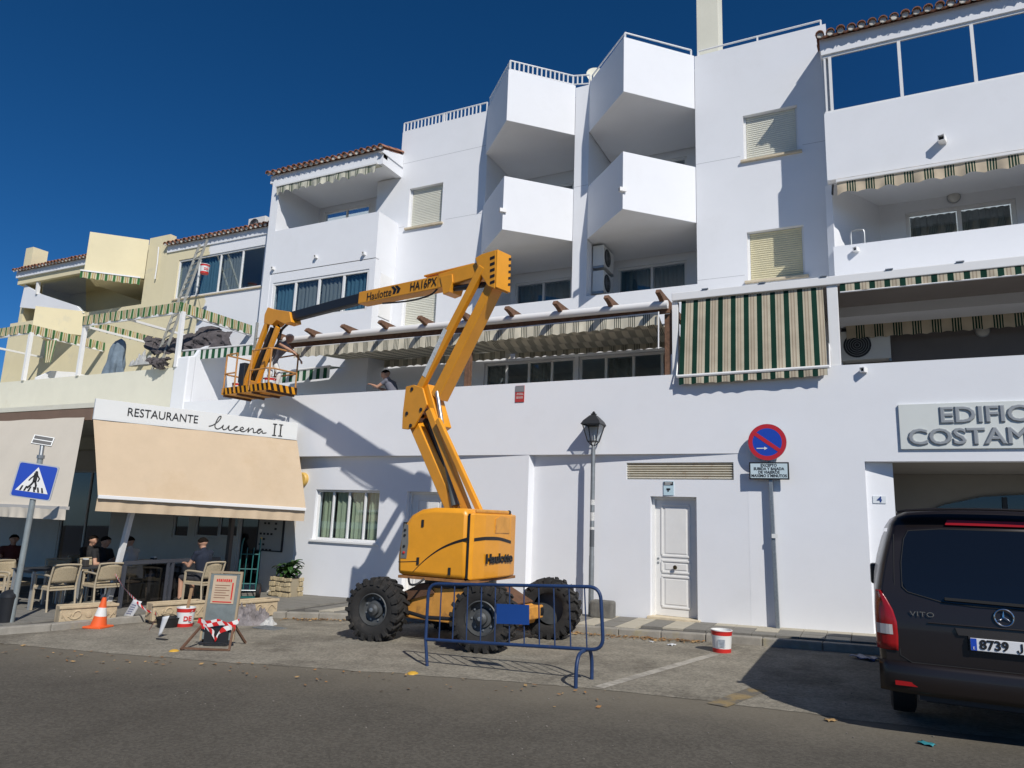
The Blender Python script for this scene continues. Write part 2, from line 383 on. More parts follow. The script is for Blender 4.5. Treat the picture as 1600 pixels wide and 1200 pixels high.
def rail_path(parent, pts, h, post=.8, r=.022, name='railing', bars=0):
    """roof railing along pts (z = foot): posts and top rail; bars>0 adds balusters at that spacing"""
    P = [Vector(p) for p in pts]; mb = MB(); mb.tube([p+Vector((0, 0, h)) for p in P], r, 8)
    if bars: mb.tube([p+Vector((0, 0, .045)) for p in P], r*.8, 8)
    bb = MB()
    for si, (a, b) in enumerate(zip(P, P[1:])):
        L = (b-a).length; k = max(1, int(L/post))
        for i in range(1 if si else 0, k+1): mb.beam(a+(b-a)*i/k-Vector((0, 0, .03)), a+(b-a)*i/k+Vector((0, 0, h)), r*1.7, r*1.7)
        if bars:
            for i in range(1, int(L/bars)): p = a+(b-a)*(i*bars/L); bb.beam(p+Vector((0, 0, .04)), p+Vector((0, 0, h)), .03, .03)
    o = mb.build(name, WHITE2, parent)
    if bars: bb.build('balusters', WHITE2, o, kind='stuff')
    return o
# ================================================================ ground
import mathutils
ASPH = mat('worn_asphalt', (.108, .098, .080), .93, var=.10, vscale=1.3, bump=.35, bscale=120, spec=.2, stain=((.080, .072, .059), .35, .5, .6))
LANE = mat('old_pale_asphalt', (.265, .243, .196), .95, var=.2, vscale=2.2, bump=.5, bscale=90, spec=.15, stain=((.15, .135, .108), .7, .50, .85))
for m_, sc_ in ((ASPH, 190), (LANE, 150)):             # stone chippings in the binder
    n_ = m_.node_tree.nodes; l_ = m_.node_tree.links; b_ = n_['Principled BSDF']; src = b_.inputs['Base Color'].links[0].from_socket
    vo = n_.new('ShaderNodeTexVoronoi'); vo.inputs['Scale'].default_value = sc_/4; tc_ = n_.new('ShaderNodeTexCoord'); l_.new(tc_.outputs['Object'], vo.inputs['Vector'])
    hs = n_.new('ShaderNodeSeparateColor'); l_.new(vo.outputs['Color'], hs.inputs[0]); mr_ = n_.new('ShaderNodeMapRange'); mr_.inputs['To Min'].default_value = .78; mr_.inputs['To Max'].default_value = 1.22
    l_.new(hs.outputs[0], mr_.inputs[0]); mx_ = n_.new('ShaderNodeMix'); mx_.data_type = 'RGBA'; mx_.blend_type = 'MULTIPLY'; mx_.inputs[0].default_value = 1
    l_.new(src, mx_.inputs[6]); l_.new(mr_.outputs[0], mx_.inputs[7]); l_.new(mx_.outputs[2], b_.inputs['Base Color'])
# pale dust worn into the road towards the parking lane
n_ = ASPH.node_tree.nodes; l_ = ASPH.node_tree.links; b_ = n_['Principled BSDF']; src = b_.inputs['Base Color'].links[0].from_socket
tc_ = n_.new('ShaderNodeTexCoord'); sx_ = n_.new('ShaderNodeSeparateXYZ'); l_.new(tc_.outputs['Object'], sx_.inputs[0]); nz_ = n_.new('ShaderNodeTexNoise'); nz_.inputs['Scale'].default_value = .5; nz_.inputs['Detail'].default_value = 7; l_.new(tc_.outputs['Object'], nz_.inputs['Vector'])
l1 = n_.new('ShaderNodeMath'); l1.operation = 'MULTIPLY_ADD'; l_.new(sx_.outputs[0], l1.inputs[0]); l1.inputs[1].default_value = -.16; l_.new(sx_.outputs[1], l1.inputs[2])
l2 = n_.new('ShaderNodeMath'); l2.operation = 'MULTIPLY_ADD'; l_.new(nz_.outputs[0], l2.inputs[0]); l2.inputs[1].default_value = 2.4; l_.new(l1.outputs[0], l2.inputs[2])
mr_ = n_.new('ShaderNodeMapRange'); mr_.interpolation_type = 'SMOOTHSTEP'; mr_.inputs['From Min'].default_value = 7.6; mr_.inputs['From Max'].default_value = 10.0; mr_.inputs['To Max'].default_value = .62; l_.new(l2.outputs[0], mr_.inputs[0])
mx_ = n_.new('ShaderNodeMix'); mx_.data_type = 'RGBA'; l_.new(mr_.outputs[0], mx_.inputs[0]); l_.new(src, mx_.inputs[6]); mx_.inputs[7].default_value = (.235, .208, .158, 1); l_.new(mx_.outputs[2], b_.inputs['Base Color'])
CONC = mat('kerb_concrete', (.30, .28, .24), .9, var=.2, vscale=5, bump=.5, stain=((.40, .33, .14), 2.2, .56, .5))
SLABG = mat('grey_paving', (.21, .20, .175), .9, var=.16, vscale=6, bump=.4, stain=((.11, .105, .09), 2, .55, .6))
SLABL = mat('pale_paving', (.46, .42, .33), .9, var=.12, vscale=6, bump=.4, stain=((.25, .23, .18), 2, .58, .5))
JOINT = mat('joint_sand', (.09, .085, .075), .95, var=.2, vscale=20)
def gpt(x, y, a=0): return Vector((x, y, gz(x)+a))
MB().face([gpt(-400, -400), gpt(400, -400), gpt(400, 400), gpt(-400, 400)]).build('road', ASPH, kind='structure', label='dark worn asphalt road in the foreground')
KERB = [(7, 12.1), (-2.4, 11.95), (-3.8, 11.85), (-7, 11.65), (-8.8, 11.2), (-10.0, 10.75), (-11.0, 10.2), (-11.7, 9.4), (-11.95, 8.4), (-12.05, 7.6), (-12.35, 6.8), (-13.2, 4.5), (-14.5, 0)]
EDGE = [(-12.6, 6.3), (-11.5, 6.5), (-8.2, 6.95), (-4.9, 7.6), (-2.3, 7.95), (1.1, 7.85), (7, 7.8)]
ed = [Vector((*a, 0)) for a in EDGE]; ed = spline(ed, 40); lp = [gpt(p.x, p.y+.05*mathutils.noise.noise(Vector((p.x*2.2, 0, 0)))+.03*mathutils.noise.noise(Vector((p.x*9, 3, 0))), .004) for p in ed] + [gpt(x, y, .004) for x, y in KERB[:11]]
MB().face(lp).build('parking_lane', LANE, kind='structure', label='pale patched asphalt parking lane along the kerb')
def inset(pl, d):
    out = []
    for i in range(len(pl)):
        a = Vector(pl[max(i-1, 0)]); b = Vector(pl[min(i+1, len(pl)-1)]); t = (b-a).normalized(); n = Vector((t.y, -t.x)); p = Vector(pl[i])
        out.append((p.x+n.x*d, p.y+n.y*d))
    return out
KIN = inset(KERB, .15)
# right-hand pavement and restaurant terrace: bedding sheets, then slabs as pieces
split = 5
pv = MB(); ring = [Vector((x, y, gz(x)+PAVE-.03)) for x, y in KIN[:split+1]] + [Vector((-10.2, 13.9, gz(-10.2)+PAVE-.03)), Vector((7, 13.9, gz(7)+PAVE-.03))]
pv.prism(ring, (0, 0, -.3)); pave = pv.build('pavement', JOINT, kind='structure', label='slabbed pavement beneath the white building')
ring = [Vector((x, y, gz(x)+PAVE-.03)) for x, y in KIN[split:]] + [Vector((-34, 0, gz(-34)+PAVE-.03)), Vector((-34, 14.1, gz(-34)+PAVE-.03)), Vector((-10.203, 13.9, gz(-10.2)+PAVE-.03))]
terr = MB().prism(ring, (0, 0, -.3)).build('restaurant_terrace', JOINT, kind='structure', label='grey slabbed terrace in front of the restaurant')
def inside(p, poly):
    c = False; n = len(poly)
    for i in range(n):
        (x1, y1), (x2, y2) = poly[i], poly[i-1]
        if (y1 > p[1]) != (y2 > p[1]) and p[0] < (x2-x1)*(p[1]-y1)/(y2-y1)+x1: c = not c
    return c
TILT = Matrix.Rotation(-math.atan(.0285), 4, 'Y')
def slabs(parent, poly, x0, x1, y0, y1, sx, sy, pick, cap=300):
    mes = {}; k = 0; nx = int((x1-x0)/sx); ny = int((y1-y0)/sy); rest = MB()
    for i in range(nx-1, -1, -1):
        for j in range(ny):
            cx, cy = x0+(i+.5)*sx, y0+(j+.5)*sy
            if not all(inside((cx+a*sx*.48, cy+b*sy*.48), poly) for a in (-1, 1) for b in (-1, 1)): continue
            m = pick(i, j)
            if m.name not in mes: mes[m.name] = MB().box((0, 0, 0), (sx-.012, sy-.012, .05)).mesh('paving_slab', m)
            M = Matrix.Translation((cx, cy, gz(cx)+PAVE-.025+random.uniform(-.003, .003))) @ TILT
            if k < cap: piece('paving_slab', mes[m.name], parent, M); k += 1
            else: rest.box(M.translation, (sx-.012, sy-.012, .05), M.to_3x3())
    if rest.f: rest.build('paving_slabs', SLABG, parent, kind='stuff')
pol1 = KIN[:split+1] + [(-10.2, 13.9), (7, 13.9)]
slabs(pave, pol1, -10.4, 1.2, 11.3, 13.6, .36, .36, lambda i, j: (SLABL if (i % 2 == 0 and i < 22) or (i >= 22 and (j == 5 or (i*7+j*3) % 9 == 0)) else SLABG))
pol2 = KIN[split:11] + [(-18, 6.6), (-18, 13.9), (-10.2, 13.9)]
slabs(terr, pol2, -18, -10.0, 6.7, 13.9, .45, .45, lambda i, j: SLABG)
# kerb stones
kr = bpy.data.objects.new('kerb', None); COL.objects.link(kr); kr['kind'] = 'structure'; kr['label'] = 'row of worn concrete kerb stones'
XF['kerb'] = Matrix.Identity(4)
seg = []
for (a, b) in zip(KERB, KERB[1:]):
    a = Vector(a); b = Vector(b); L = (b-a).length; n = max(1, round(L/.85))
    for i in range(n): seg.append((a+(b-a)*i/n, a+(b-a)*(i+1)/n))
for a, b in seg:
    if b.y < 3: continue
    t = (b-a).normalized(); nrm = Vector((t.y, -t.x)); e = .004
    a2, b2 = a+t*e, b-t*e
    MB().prism([(a2.x, a2.y, gz(a2.x)-.05), (b2.x, b2.y, gz(b2.x)-.05), ((b2+nrm*.148).x, (b2+nrm*.148).y, gz(b2.x)-.05), ((a2+nrm*.148).x, (a2+nrm*.148).y, gz(a2.x)-.05)], (0, 0, .05+PAVE+random.uniform(-.004, .006))).build('kerb_stone', CONC, kr, bevel=.018)
# faded paint on the lane, drain grates, road studs
PAINT = mat('faded_lane_paint', (.42, .39, .33), .9, var=.2, vscale=12, stain=((.26, .24, .2), 5, .46, .9))
def strip(name, pts, w, m, label):
    P = [Vector((p[0], p[1], 0)) for p in pts]; mb = MB()
    for a, b in zip(P, P[1:]):
        t = (b-a).normalized(); n = Vector((-t.y, t.x, 0))*w/2
        mb.face([gpt(*(a-n).xy, .008), gpt(*(b-n).xy, .008), gpt(*(b+n).xy, .008), gpt(*(a+n).xy, .008)])
    return mb.build(name, m, kind='structure', label=label)
a_, b_ = PG(935, 1075), PG(1120, 1022)
strip('lane_marking', [(a_.x, a_.y), (b_.x, b_.y)], .14, PAINT, 'faded diagonal parking bay line beside the blue barrier')
YP = mat('faded_yellow_paint', (.30, .22, .10), .9, var=.3, vscale=10, stain=((.12, .112, .095), 5, .42, .95))
a_, b_ = PG(1120, 1103), PG(1185, 1078)
strip('lane_marking', [(a_.x, a_.y), (b_.x, b_.y)], .22, YP, 'faded yellow paint patch on the asphalt before the van')
for i, (px, py, lb) in enumerate(((272, 1018, 'small yellow road stud left of the leaning metal board'), (645, 1053, 'small yellow road stud beside the barrier foot'))):
    p = PG(px, py); MB().lathe([(.07, 0), (.065, .012), (.035, .026), (.005, .03)], p, 14).build('road_stud', mat('stud_yellow', (.62, .36, .04), .6, var=.1), smooth=True, origin=p, label=lb, cat='road stud', group='yellow road studs')
def grate(px, py, w, h, lb):
    p = PG(px, py); t = thing('drain_grate', lb, 'drain', p); mb = MB(); mb.bx(p.x-w/2, p.x+w/2, p.y-h/2, p.y-h/2+.03, p.z+.004, p.z+.016).bx(p.x-w/2, p.x+w/2, p.y+h/2-.03, p.y+h/2, p.z+.004, p.z+.016)
    mb.bx(p.x-w/2, p.x-w/2+.03, p.y-h/2+.031, p.y+h/2-.031, p.z+.004, p.z+.016).bx(p.x+w/2-.03, p.x+w/2, p.y-h/2+.031, p.y+h/2-.031, p.z+.004, p.z+.016); mb.build('frame', GALV, t)
    sl_ = MB(); k = int(w/.05)
    for i in range(1, k): sl_.bx(p.x-w/2+i*w/k-.008, p.x-w/2+i*w/k+.008, p.y-h/2+.032, p.y+h/2-.032, p.z+.004, p.z+.014)
    sl_.build('bars', GALV, t, kind='stuff')
grate(422, 982, .5, .3, 'dark iron drain grate in the lane near the rag pile')
# ================================================================ white apartment building
D1, D4, D2 = 13.4, 15.07, 16.0
bw = thing('apartment_building', 'long white rendered apartment building with angular balconies and tiled eaves', 'building', (-5, 13.4, 0))
# ground-floor walls (panels lean back a little, so the band above them overhangs)
A0, A1 = (-12.62, 13.63), (-6.25, 13.405); dA = (Vector(A1)-Vector(A0)).normalized()
B0, B1 = (-6.2, 13.58), (-1.9, 13.402); dB = (Vector(B1)-Vector(B0)).normalized()
lw = MB()
panel(lw, A0, A1, -.9, 3.2, [(.57, 2.53, 1.07, 2.26), (3.31, 4.34, -.13, 2.25)], .24)
panel(lw, (-6.25, 13.405), (-6.2, 13.58), -.7, 3.2, th=.1)
panel(lw, B0, B1, -.7, 3.2, [(2.5, 3.38, .03, 2.25), (2.02, 4.06, 2.57, 2.89)], .24)
panel(lw, (-1.9, 13.4), (0, 13.4), -.5, 3.05, th=.25)
panel(lw, (0, 13.4), (7, 13.4), 2.9, 3.05, th=.25)
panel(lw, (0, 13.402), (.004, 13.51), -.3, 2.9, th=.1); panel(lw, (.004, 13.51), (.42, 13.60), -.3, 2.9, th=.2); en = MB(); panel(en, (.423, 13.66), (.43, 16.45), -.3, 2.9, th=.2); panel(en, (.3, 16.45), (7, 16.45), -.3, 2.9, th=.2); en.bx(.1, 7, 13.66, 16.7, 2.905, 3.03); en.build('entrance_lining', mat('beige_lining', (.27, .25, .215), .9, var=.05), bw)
lw.bx(.0, 7, 13.43, 16.6, -.1, gz(0)+PAVE+.01)
lw.build('ground_floor_wall', WHITE, bw)
panel(MB(), (-17.0, 13.4), (7, 13.4), 3.05, 4.58, th=.25).build('terrace_parapet', WHITE, bw)
MB().bx(-17, 7, 13.66, 17.7, 3.25, 3.5).build('terrace_floor', SHADEW, bw)
g_ = MB()
window(bw, A0, dA, .57, 2.53, 1.07, 2.26, .12, 4, .055, [CURT_C], GLASS, sill=True)
for i in range(7): g_.beam(Vector((*B0, 0))+Vector((*dB, 0))*2.02+Vector((0, .06, 2.595+i*.045)), Vector((*B0, 0))+Vector((*dB, 0))*4.06+Vector((0, .06, 2.595+i*.045)), .07, .012, (0, 1, -.5))
gr_ = g_.build('ventilation_grille', mat('cream_grille', (.68, .64, .53), .5, var=.1, vscale=12, stain=((.34, .2, .08), 6, .58, .6)), bw)
MB().prism([Vector((*B0, 0))+Vector((*dB, 0))*u+Vector((0, .2, z)) for u, z in ((2.02, 2.57), (4.06, 2.57), (4.06, 2.89), (2.02, 2.89))], (0, .03, 0)).build('backing', mat('grille_dark', (.12, .11, .1), .9), gr_)
# panelled doors
def door(p0, d, u0, u1, z0, z1, dep, m):
    p0 = Vector((*p0, 0)); d = Vector((*d, 0)); n = Vector((-d.y, d.x, 0))
    def q(u, z, b): return p0+d*u+n*b+Vector((0, 0, z))
    o = MB().prism([q(u0+.05, z0+.02, dep), q(u1-.05, z0+.02, dep), q(u1-.05, z1-.05, dep), q(u0+.05, z1-.05, dep)], n*.05).build('door', m, bw)
    f = MB().beam(q(u0+.025, z0, dep+.0), q(u0+.025, z1, dep), .11, .05, n).beam(q(u1-.025, z0, dep), q(u1-.025, z1, dep), .11, .05, n).beam(q(u0+.051, z1-.025, dep), q(u1-.051, z1-.025, dep), .108, .05, n)
    f.build('frame', m, o, bevel=.006)
    w = u1-u0; H = z1-z0
    for a, b in ((.50, .93), (.365, .46), (.08, .33)):
        za, zb = z0+H*a, z0+H*b; xa, xb = u0+w*.2, u1-w*.2
        pm = MB()
        for e0, e1 in (((xa, za), (xb, za)), ((xa, zb), (xb, zb))): pm.beam(q(e0[0], e0[1], dep-.008), q(e1[0], e1[1], dep-.008), .02, .035, n)
        for x in (xa, xb): pm.beam(q(x, za+.018, dep-.008), q(x, zb-.018, dep-.008), .02, .035, n)
        pm.prism([q(xa+.06, za+.05, dep-.010), q(xb-.06, za+.05, dep-.010), q(xb-.06, zb-.05, dep-.010), q(xa+.06, zb-.05, dep-.010)], n*.012)
        pm.build('panel', m, o, bevel=.006)
    kb = MB().lathe([(.018, 0), (.018, .03), (.036, .045), (.04, .06), (.03, .075), (.008, .08)], q((u0+u1)/2, z0+H*.41, dep-.01), 14, -n); kb.build('knob', mat('bronze', (.10, .075, .04), .35, .8), o, smooth=True)
    lk = MB()
    for z in (.44, .475): lk.lathe([(.022, 0), (.022, .008), (.012, .012)], q(u0+.10, z0+H*z, dep-.001), 12, -n)
    lk.build('lock', GREYM, o)
    MB().prism([q(u0-.04, z0-.035, -.09), q(u1+.05, z0-.035, -.09), q(u1+.05, z0-.035, dep+.04), q(u0-.04, z0-.035, dep+.04)], (0, 0, .05)).build('step', STONE, o, bevel=.008)
    return o
DOORW = mat('door_white', (.76, .755, .73), .4, var=.03, vscale=5)
door(B0, dB, 2.5, 3.38, .05, 2.25, .17, DOORW); door(A0, dA, 3.31, 4.34, -.1, 2.25, .17, DOORW)
# glazed arch at the back of the entrance
arch = [(0.55, .1), (6.5, .1), (6.5, 2.52), (3.0, 2.55), (2.0, 2.47), (1.35, 2.3), (.9, 2.08), (.62, 1.82)]
ae = MB().prism([(x, 16.41, z) for x, z in arch], (0, .03, 0)).build('entrance_glazing', GLASSD, bw)
mu = MB()
for x in (2.35, 4.3): mu.bx(x-.04, x+.04, 16.36, 16.405, .1, 2.47)
mu.bx(.6, 6.5, 16.362, 16.405, 1.78, 1.84); mu.build('mullion', DARKM, ae)
# --- upper walls
UW = MB(); SH = .9
panel(UW, (-12.8, D2), (-9.05, D2), 3.5, 11.6, [(1.2, 2.35, 9.92, 11.15), (1.2, 2.35, 6.95, 8.18)], .25); panel(UW, (-12.0, D2), (-9.05, D2), 11.6, 13.05, th=.25)
panel(UW, (-9.05, D2), (-3.28, D2), 3.5, 7.25, [(.2, 2.75, 3.62, 5.72), (2.85, 5.6, 3.62, 5.72)], .25)
panel(UW, (-3.28, D2), (-.3, D2), 3.5, 13.15, [(1.11, 2.3, 10.13, 11.27), (1.13, 2.33, 7.18, 8.35)], .25)
UW.bx(-6.42, -6.03, 16.0, 17.79, 7.252, 13.1)
UW.bx(-9.3, -9.052, 16.252, 17.8, 3.6, 13.04); UW.bx(-3.278, -3.0, 16.252, 17.8, 3.6, 13.1)
UW.build('upper_wall', WHITE, bw)
bk = MB(); ho = []
for (ax, ay, bx_, by, zb) in ((965, 420, 1073, 405, 5.95), (1015, 255, 1073, 243, 8.98), (805, 444, 894, 431, 5.95), (835, 296, 897, 284, 8.98)):
    p, q = PY(ax, ay, 17.8), PY(bx_, by, 17.8); ho.append((p.x+9.3, q.x+9.3, zb, (p.z+q.z)/2))
panel(bk, (-9.3, 17.8), (-3.0, 17.8), 3.6, 13.0, ho, .2); bk.build('recess_wall', WHITE, bw)
for h in ho: window(bw, (-9.3, 17.8), (1, 0), *h, dep=.06, panes=2, fr=.07, curtain=[CURT_B if h[2] < 6 else None], g=GLASS)
window(bw, (-9.05, D2), (1, 0), .2, 2.75, 3.62, 5.72, .1, 4, .07, [CURT_G, None]); window(bw, (-9.05, D2), (1, 0), 2.85, 5.6, 3.62, 5.72, .1, 4, .07, [None, CURT_G])
bs = [((-12.8, D2), 1.2, 2.35, 9.92, 11.15, BLIND), ((-12.8, D2), 1.2, 2.35, 6.95, 8.18, BLIND), ((-3.28, D2), 1.11, 2.3, 10.13, 11.27, BLIND), ((-3.28, D2), 1.13, 2.33, 7.18, 8.35, BLINDY)]
for p0, a, b, c, d, m in bs: blind(bw, p0, (1, 0), a, b, c, d, m)
MB().bx(-12.0, -.3, 16.26, 20, 12.8, 12.98).build('flat_roof', WHITE, bw)
MB().bx(-34, 8, 19.9, 20.1, -1.2, 12.9).build('rear_wall', WHITE, bw); MB().bx(6.9, 7.1, 13.66, 19.89, -.5, 12).build('gable_wall', WHITE, bw)
fl = MB()
for z in (5.72,): fl.bx(-9.0, -3.3, 16.26, 17.79, z, z+.2)
fl.build('recess_floor', WHITE, bw)
# --- angular balconies: two bays, two levels
def balcony(bl, pr, br, z0, z1, lab):
    t = .14*math.sqrt(2); o = MB()
    outer = [(bl, D2-.003), pr, (br, D2-.003)]; inner = [(br-t, D2-.003), (pr[0], pr[1]+t), (bl+t, D2-.003)]
    o.prism([(x, y, z0) for x, y in outer+inner], (0, 0, z1-z0)); b = o.build('balcony', WHITE, bw, bevel=.008)
    MB().prism([(x, y, z0+.004) for x, y in [(bl+.012, D2+.003), (bl+t, D2-.004), (pr[0], pr[1]+t+.004), (br-t, D2-.004), (br-.012, D2+.003), (br-.012, 17.78), (bl+.012, 17.78)]], (0, 0, .2)).build('slab', WHITE, b)
    return b
BX = {1: (-9.1, (-7.765, 14.655), -6.425), 2: (-6.025, (-4.66, 14.622), -3.285)}
bal = {}
for k in (1, 2):
    bal[k, 0] = balcony(*BX[k], 8.76, 10.19, ''); bal[k, 1] = balcony(*BX[k], 11.72, 13.17, '')
sp_ = MB().tube([(0, 0, 0), (0, -.16, -.01)], .035, 10).build('drain_spout', WHITE2, bal[1, 0], local=True)
bpy.data.objects.remove(sp_)
def spout(parent, p, n, r=.04, L=.17):
    p = Vector(p); n = Vector(n).normalized(); mb = MB(); side = n.cross(Vector((0, 0, 1))).normalized(); u = Vector((0, 0, 1))
    for a, b in ((side, u), (u, side)):
        for s in (-1, 1): mb.beam(p+a*s*r, p+a*s*r+n*L, .012, 2*r+(.012 if a == side else -.014), a)
    o = mb.build('drain_spout', WHITE2, parent); MB().prism([p+side*x+u*z+n*(L*.5) for x, z in ((-r+.007, -r+.007), (r-.007, -r+.007), (r-.007, r-.007), (-r+.007, r-.007))], n*.01).build('opening', INK, o)
spout(bal[1, 0], (-7.70, 14.70, 9.25), (-.72, -.7, 0)); spout(bal[2, 0], (-4.60, 14.66, 9.22), (-.72, -.7, 0))
# roof rails
rail_path(bw, [(-12.0, 16.06, 13.05), (-9.15, 16.06, 13.05)], .33, 1.4, .022, 'railing', .125)
rail_path(bw, [(-9.02, 15.99, 13.17), (-7.765, 14.74, 13.17), (-6.5, 15.99, 13.17), (-6.05, 16.05, 13.12)], .30, 1.9, .022, 'railing', .125)
rail_path(bw, [(-5.95, 15.99, 13.17), (-4.66, 14.72, 13.17), (-3.36, 15.99, 13.17)], .17, .95)
rail_path(bw, [(-3.2, 16.08, 13.15), (-.4, 16.08, 13.15)], .17, 1.35)
RJ = mat('render_joint', (.42, .43, .45), .9)
for x0, x1, z in ((-3.27, -2.25, 10.25), (-.9, -.42, 10.25), (-3.27, -2.22, 7.33), (-11.9, -11.7, 9.98), (-10.3, -9.12, 9.98), (-6.41, -6.04, 10.24), (-11.9, -9.1, 12.0)): MB().bx(x0, x1, D2-.0015, D2+.004, z, z+.009).build('joint_line', RJ, bw)
MB().bx(-3.28, -2.74, 16.3, 16.9, 12.98, 15.6).build('chimney', PALE, bw, bevel=.01)
# --- left projecting block (D4)
lb = MB()
lb.bx(-16.15, -15.85, D4, 16.9, 3.5, 11.88)
lb.bx(-15.848, -11.93, D4, D4+.16, 8.74, 10.11); lb.bx(-12.09, -11.93, D4+.162, D2-.003, 8.72, 10.11)
lb.bx(-15.848, -11.93, D4, D4+.2, 11.57, 11.88); lb.bx(-12.13, -11.93, D4+.202, D2-.003, 11.57, 11.88)
lb.bx(-15.846, -12.1, D4+.161, 16.88, 8.76, 8.95); lb.bx(-15.846, -12.135, D4+.203, 16.88, 11.62, 11.86)
panel(lb, (-15.848, D4+.012), (-11.93, D4+.012), 3.5, 8.72, [(.12, 3.72, 7.22, 8.44)], .2)
panel(lb, (-11.93, D4+.214), (-11.932, D2-.004), 3.5, 8.72, th=.2)
panel(lb, (-15.848, 16.9), (-12.8, 16.9), 8.7, 11.8, [(.2, 2.1, 8.98, 11.46)], .2); lb.bx(-12.8, -12.6, 16.26, 16.9, 8.96, 11.6)
lb.build('projecting_block', WHITE, bw)
window(bw, (-15.848, D4+.012), (1, 0), .12, 3.72, 7.22, 8.44, .05, 4, .08, [CURT_B, CURT_G, CURT_G, CURT_B]); window(bw, (-15.848, 16.9), (1, 0), .2, 2.1, 8.98, 11.46, .05, 2, .07, [None])
MB().beam((-11.918, D4+.28, 7.75), (-11.918, D2-.12, 7.75), .02, 1.25, (1, 0, 0)).build('shutter_panel', ALU, bw)
for p in ((182, 0),):
    pass
roof(bw, -16.35, -11.85, D4-.16, 12.0, 3, ov=.166)
MB().prism([(-11.9, D4-.12, 11.882), (-11.9, D2-.01, 11.882), (-11.9, D2-.01, 12.28), (-11.9, D4+.1, 12.0)], (-.12, 0, 0)).build('verge', WHITE, bw)
for px, py in ((428, 420), (495, 402), (570, 397)): spout(bw, PY(px, py, D4), (0, -1, 0), .035, .1)
# --- right projecting block (D4)
rb = MB()
rb.bx(-.4, 6.9, D4, D4+.18, 8.86, 10.38); rb.bx(-.4, 6.9, D4, D4+.2, 11.76, 12.05); rb.bx(-.4, -.2, D4+.202, 16.3, 8.862, 12.04)
rb.bx(-.198, 6.89, D4+.182, 17, 8.87, 9.1); rb.bx(-.198, 6.89, D4+.203, 17, 11.8, 12.0)
rb.bx(-.35, 6.9, D4, D4+.18, 5.9, 7.40); rb.bx(-.35, 6.89, D4+.182, 17, 5.92, 6.2)
panel(rb, (-.33, D4+.183), (.57, 16.8), 6.2, 8.87, th=.15); panel(rb, (.57, 16.8), (6.9, 16.8), 6.2, 8.87, [(.5, 2.5, 6.3, 8.62), (3.2, 5.5, 6.3, 8.62)], .2)
panel(rb, (-.2, 17.0), (6.9, 17.0), 9.0, 12, th=.2)
rb.build('projecting_block', WHITE, bw)
window(bw, (.57, 16.8), (1, 0), .5, 2.5, 6.3, 8.62, .05, 2, .08, [CURT_G, CURT_G]); window(bw, (.57, 16.8), (1, 0), 3.2, 5.5, 6.3, 8.62, .05, 2, .08, [CURT_G])
gw = MB(); xs = [-.24, 1.06, 2.33, 3.55, 4.8, 6.2]
for x in xs: gw.bx(x-.03, x+.03, D4+.04, D4+.1, 10.44, 11.70)
gw.bx(-.38, 6.8, D4+.038, D4+.102, 11.70, 11.755); gw.bx(-.38, 6.8, D4+.038, D4+.102, 10.385, 10.44); gw.bx(-.36, -.32, D4+.045, D4+.095, 10.442, 11.698)
gf = gw.build('glazed_gallery', ALU, bw)
for a, b in zip(xs, xs[1:]): MB().bx(a+.031, b-.031, D4+.06, D4+.07, 10.441, 11.699).build('pane', GLASSB, gf)
MB().grid(lambda u, v: (-.15+6.8*u, D4+.5+.03*math.sin(u*260), 10.4+1.35*v), 200, 1).build('curtain', CURT_G, gf, smooth=True)
roof(bw, -.5, 5.5, D4-.2, 12.1, 3, sp=.2, ov=.206)
spout(bw, PY(1474, 221, D4), (-.3, -1, 0), .055, .2); spout(bw, PY(1340, 391, D4), (-.5, -1, 0), .035, .12); spout(bw, PY(1352, 579, D1), (-.5, -1, 0), .035, .12)
MB().tube(spline([(-.02, D4+.1, 7.36), (-.02, D4+.1, 7.66), (.02, D4+.1, 7.72), (.18, D4+.1, 7.72), (.22, D4+.1, 7.66), (.22, D4+.1, 7.36)], 4), .02, 8).build('grab_rail', GREYM, bw, smooth=True)
# --- right terrace roof, gutter, posts
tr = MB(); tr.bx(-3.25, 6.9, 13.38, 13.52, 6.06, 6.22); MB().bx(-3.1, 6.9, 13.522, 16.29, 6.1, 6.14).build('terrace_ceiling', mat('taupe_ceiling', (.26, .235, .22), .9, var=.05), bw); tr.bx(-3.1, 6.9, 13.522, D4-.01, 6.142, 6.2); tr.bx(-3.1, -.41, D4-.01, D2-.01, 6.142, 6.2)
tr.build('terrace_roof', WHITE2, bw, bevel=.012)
cl = MB()
for k in range(8):
    x = -2.6+k*1.05; cl.bx(x-.06, x+.06, 13.36, 13.46, 6.222, 6.24)
cl.build('gutter_clips', GREYM, bw)
for x0, x1, y0 in ((-.46, -.28, 13.42), (-3.26, -3.14, 13.44)): MB().bx(x0, x1, y0, y0+.12, 4.582, 6.058).build('post', WHITE2, bw, bevel=.008)
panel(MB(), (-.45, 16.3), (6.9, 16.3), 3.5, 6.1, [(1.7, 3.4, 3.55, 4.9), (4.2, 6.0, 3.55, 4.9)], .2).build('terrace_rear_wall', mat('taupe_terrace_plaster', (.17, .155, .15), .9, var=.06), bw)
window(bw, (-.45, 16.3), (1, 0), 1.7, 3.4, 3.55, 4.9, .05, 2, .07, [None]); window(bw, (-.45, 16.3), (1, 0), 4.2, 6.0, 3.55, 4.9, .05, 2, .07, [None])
MB().prism([(-3.3, 13.5, 4.582), (-3.3, 13.5, 5.0), (-3.3, 13.58, 5.05), (-3.3, 13.72, 4.7), (-3.3, 13.72, 4.582)], (.1, 0, 0)).build('parapet_scroll', WHITE, bw)
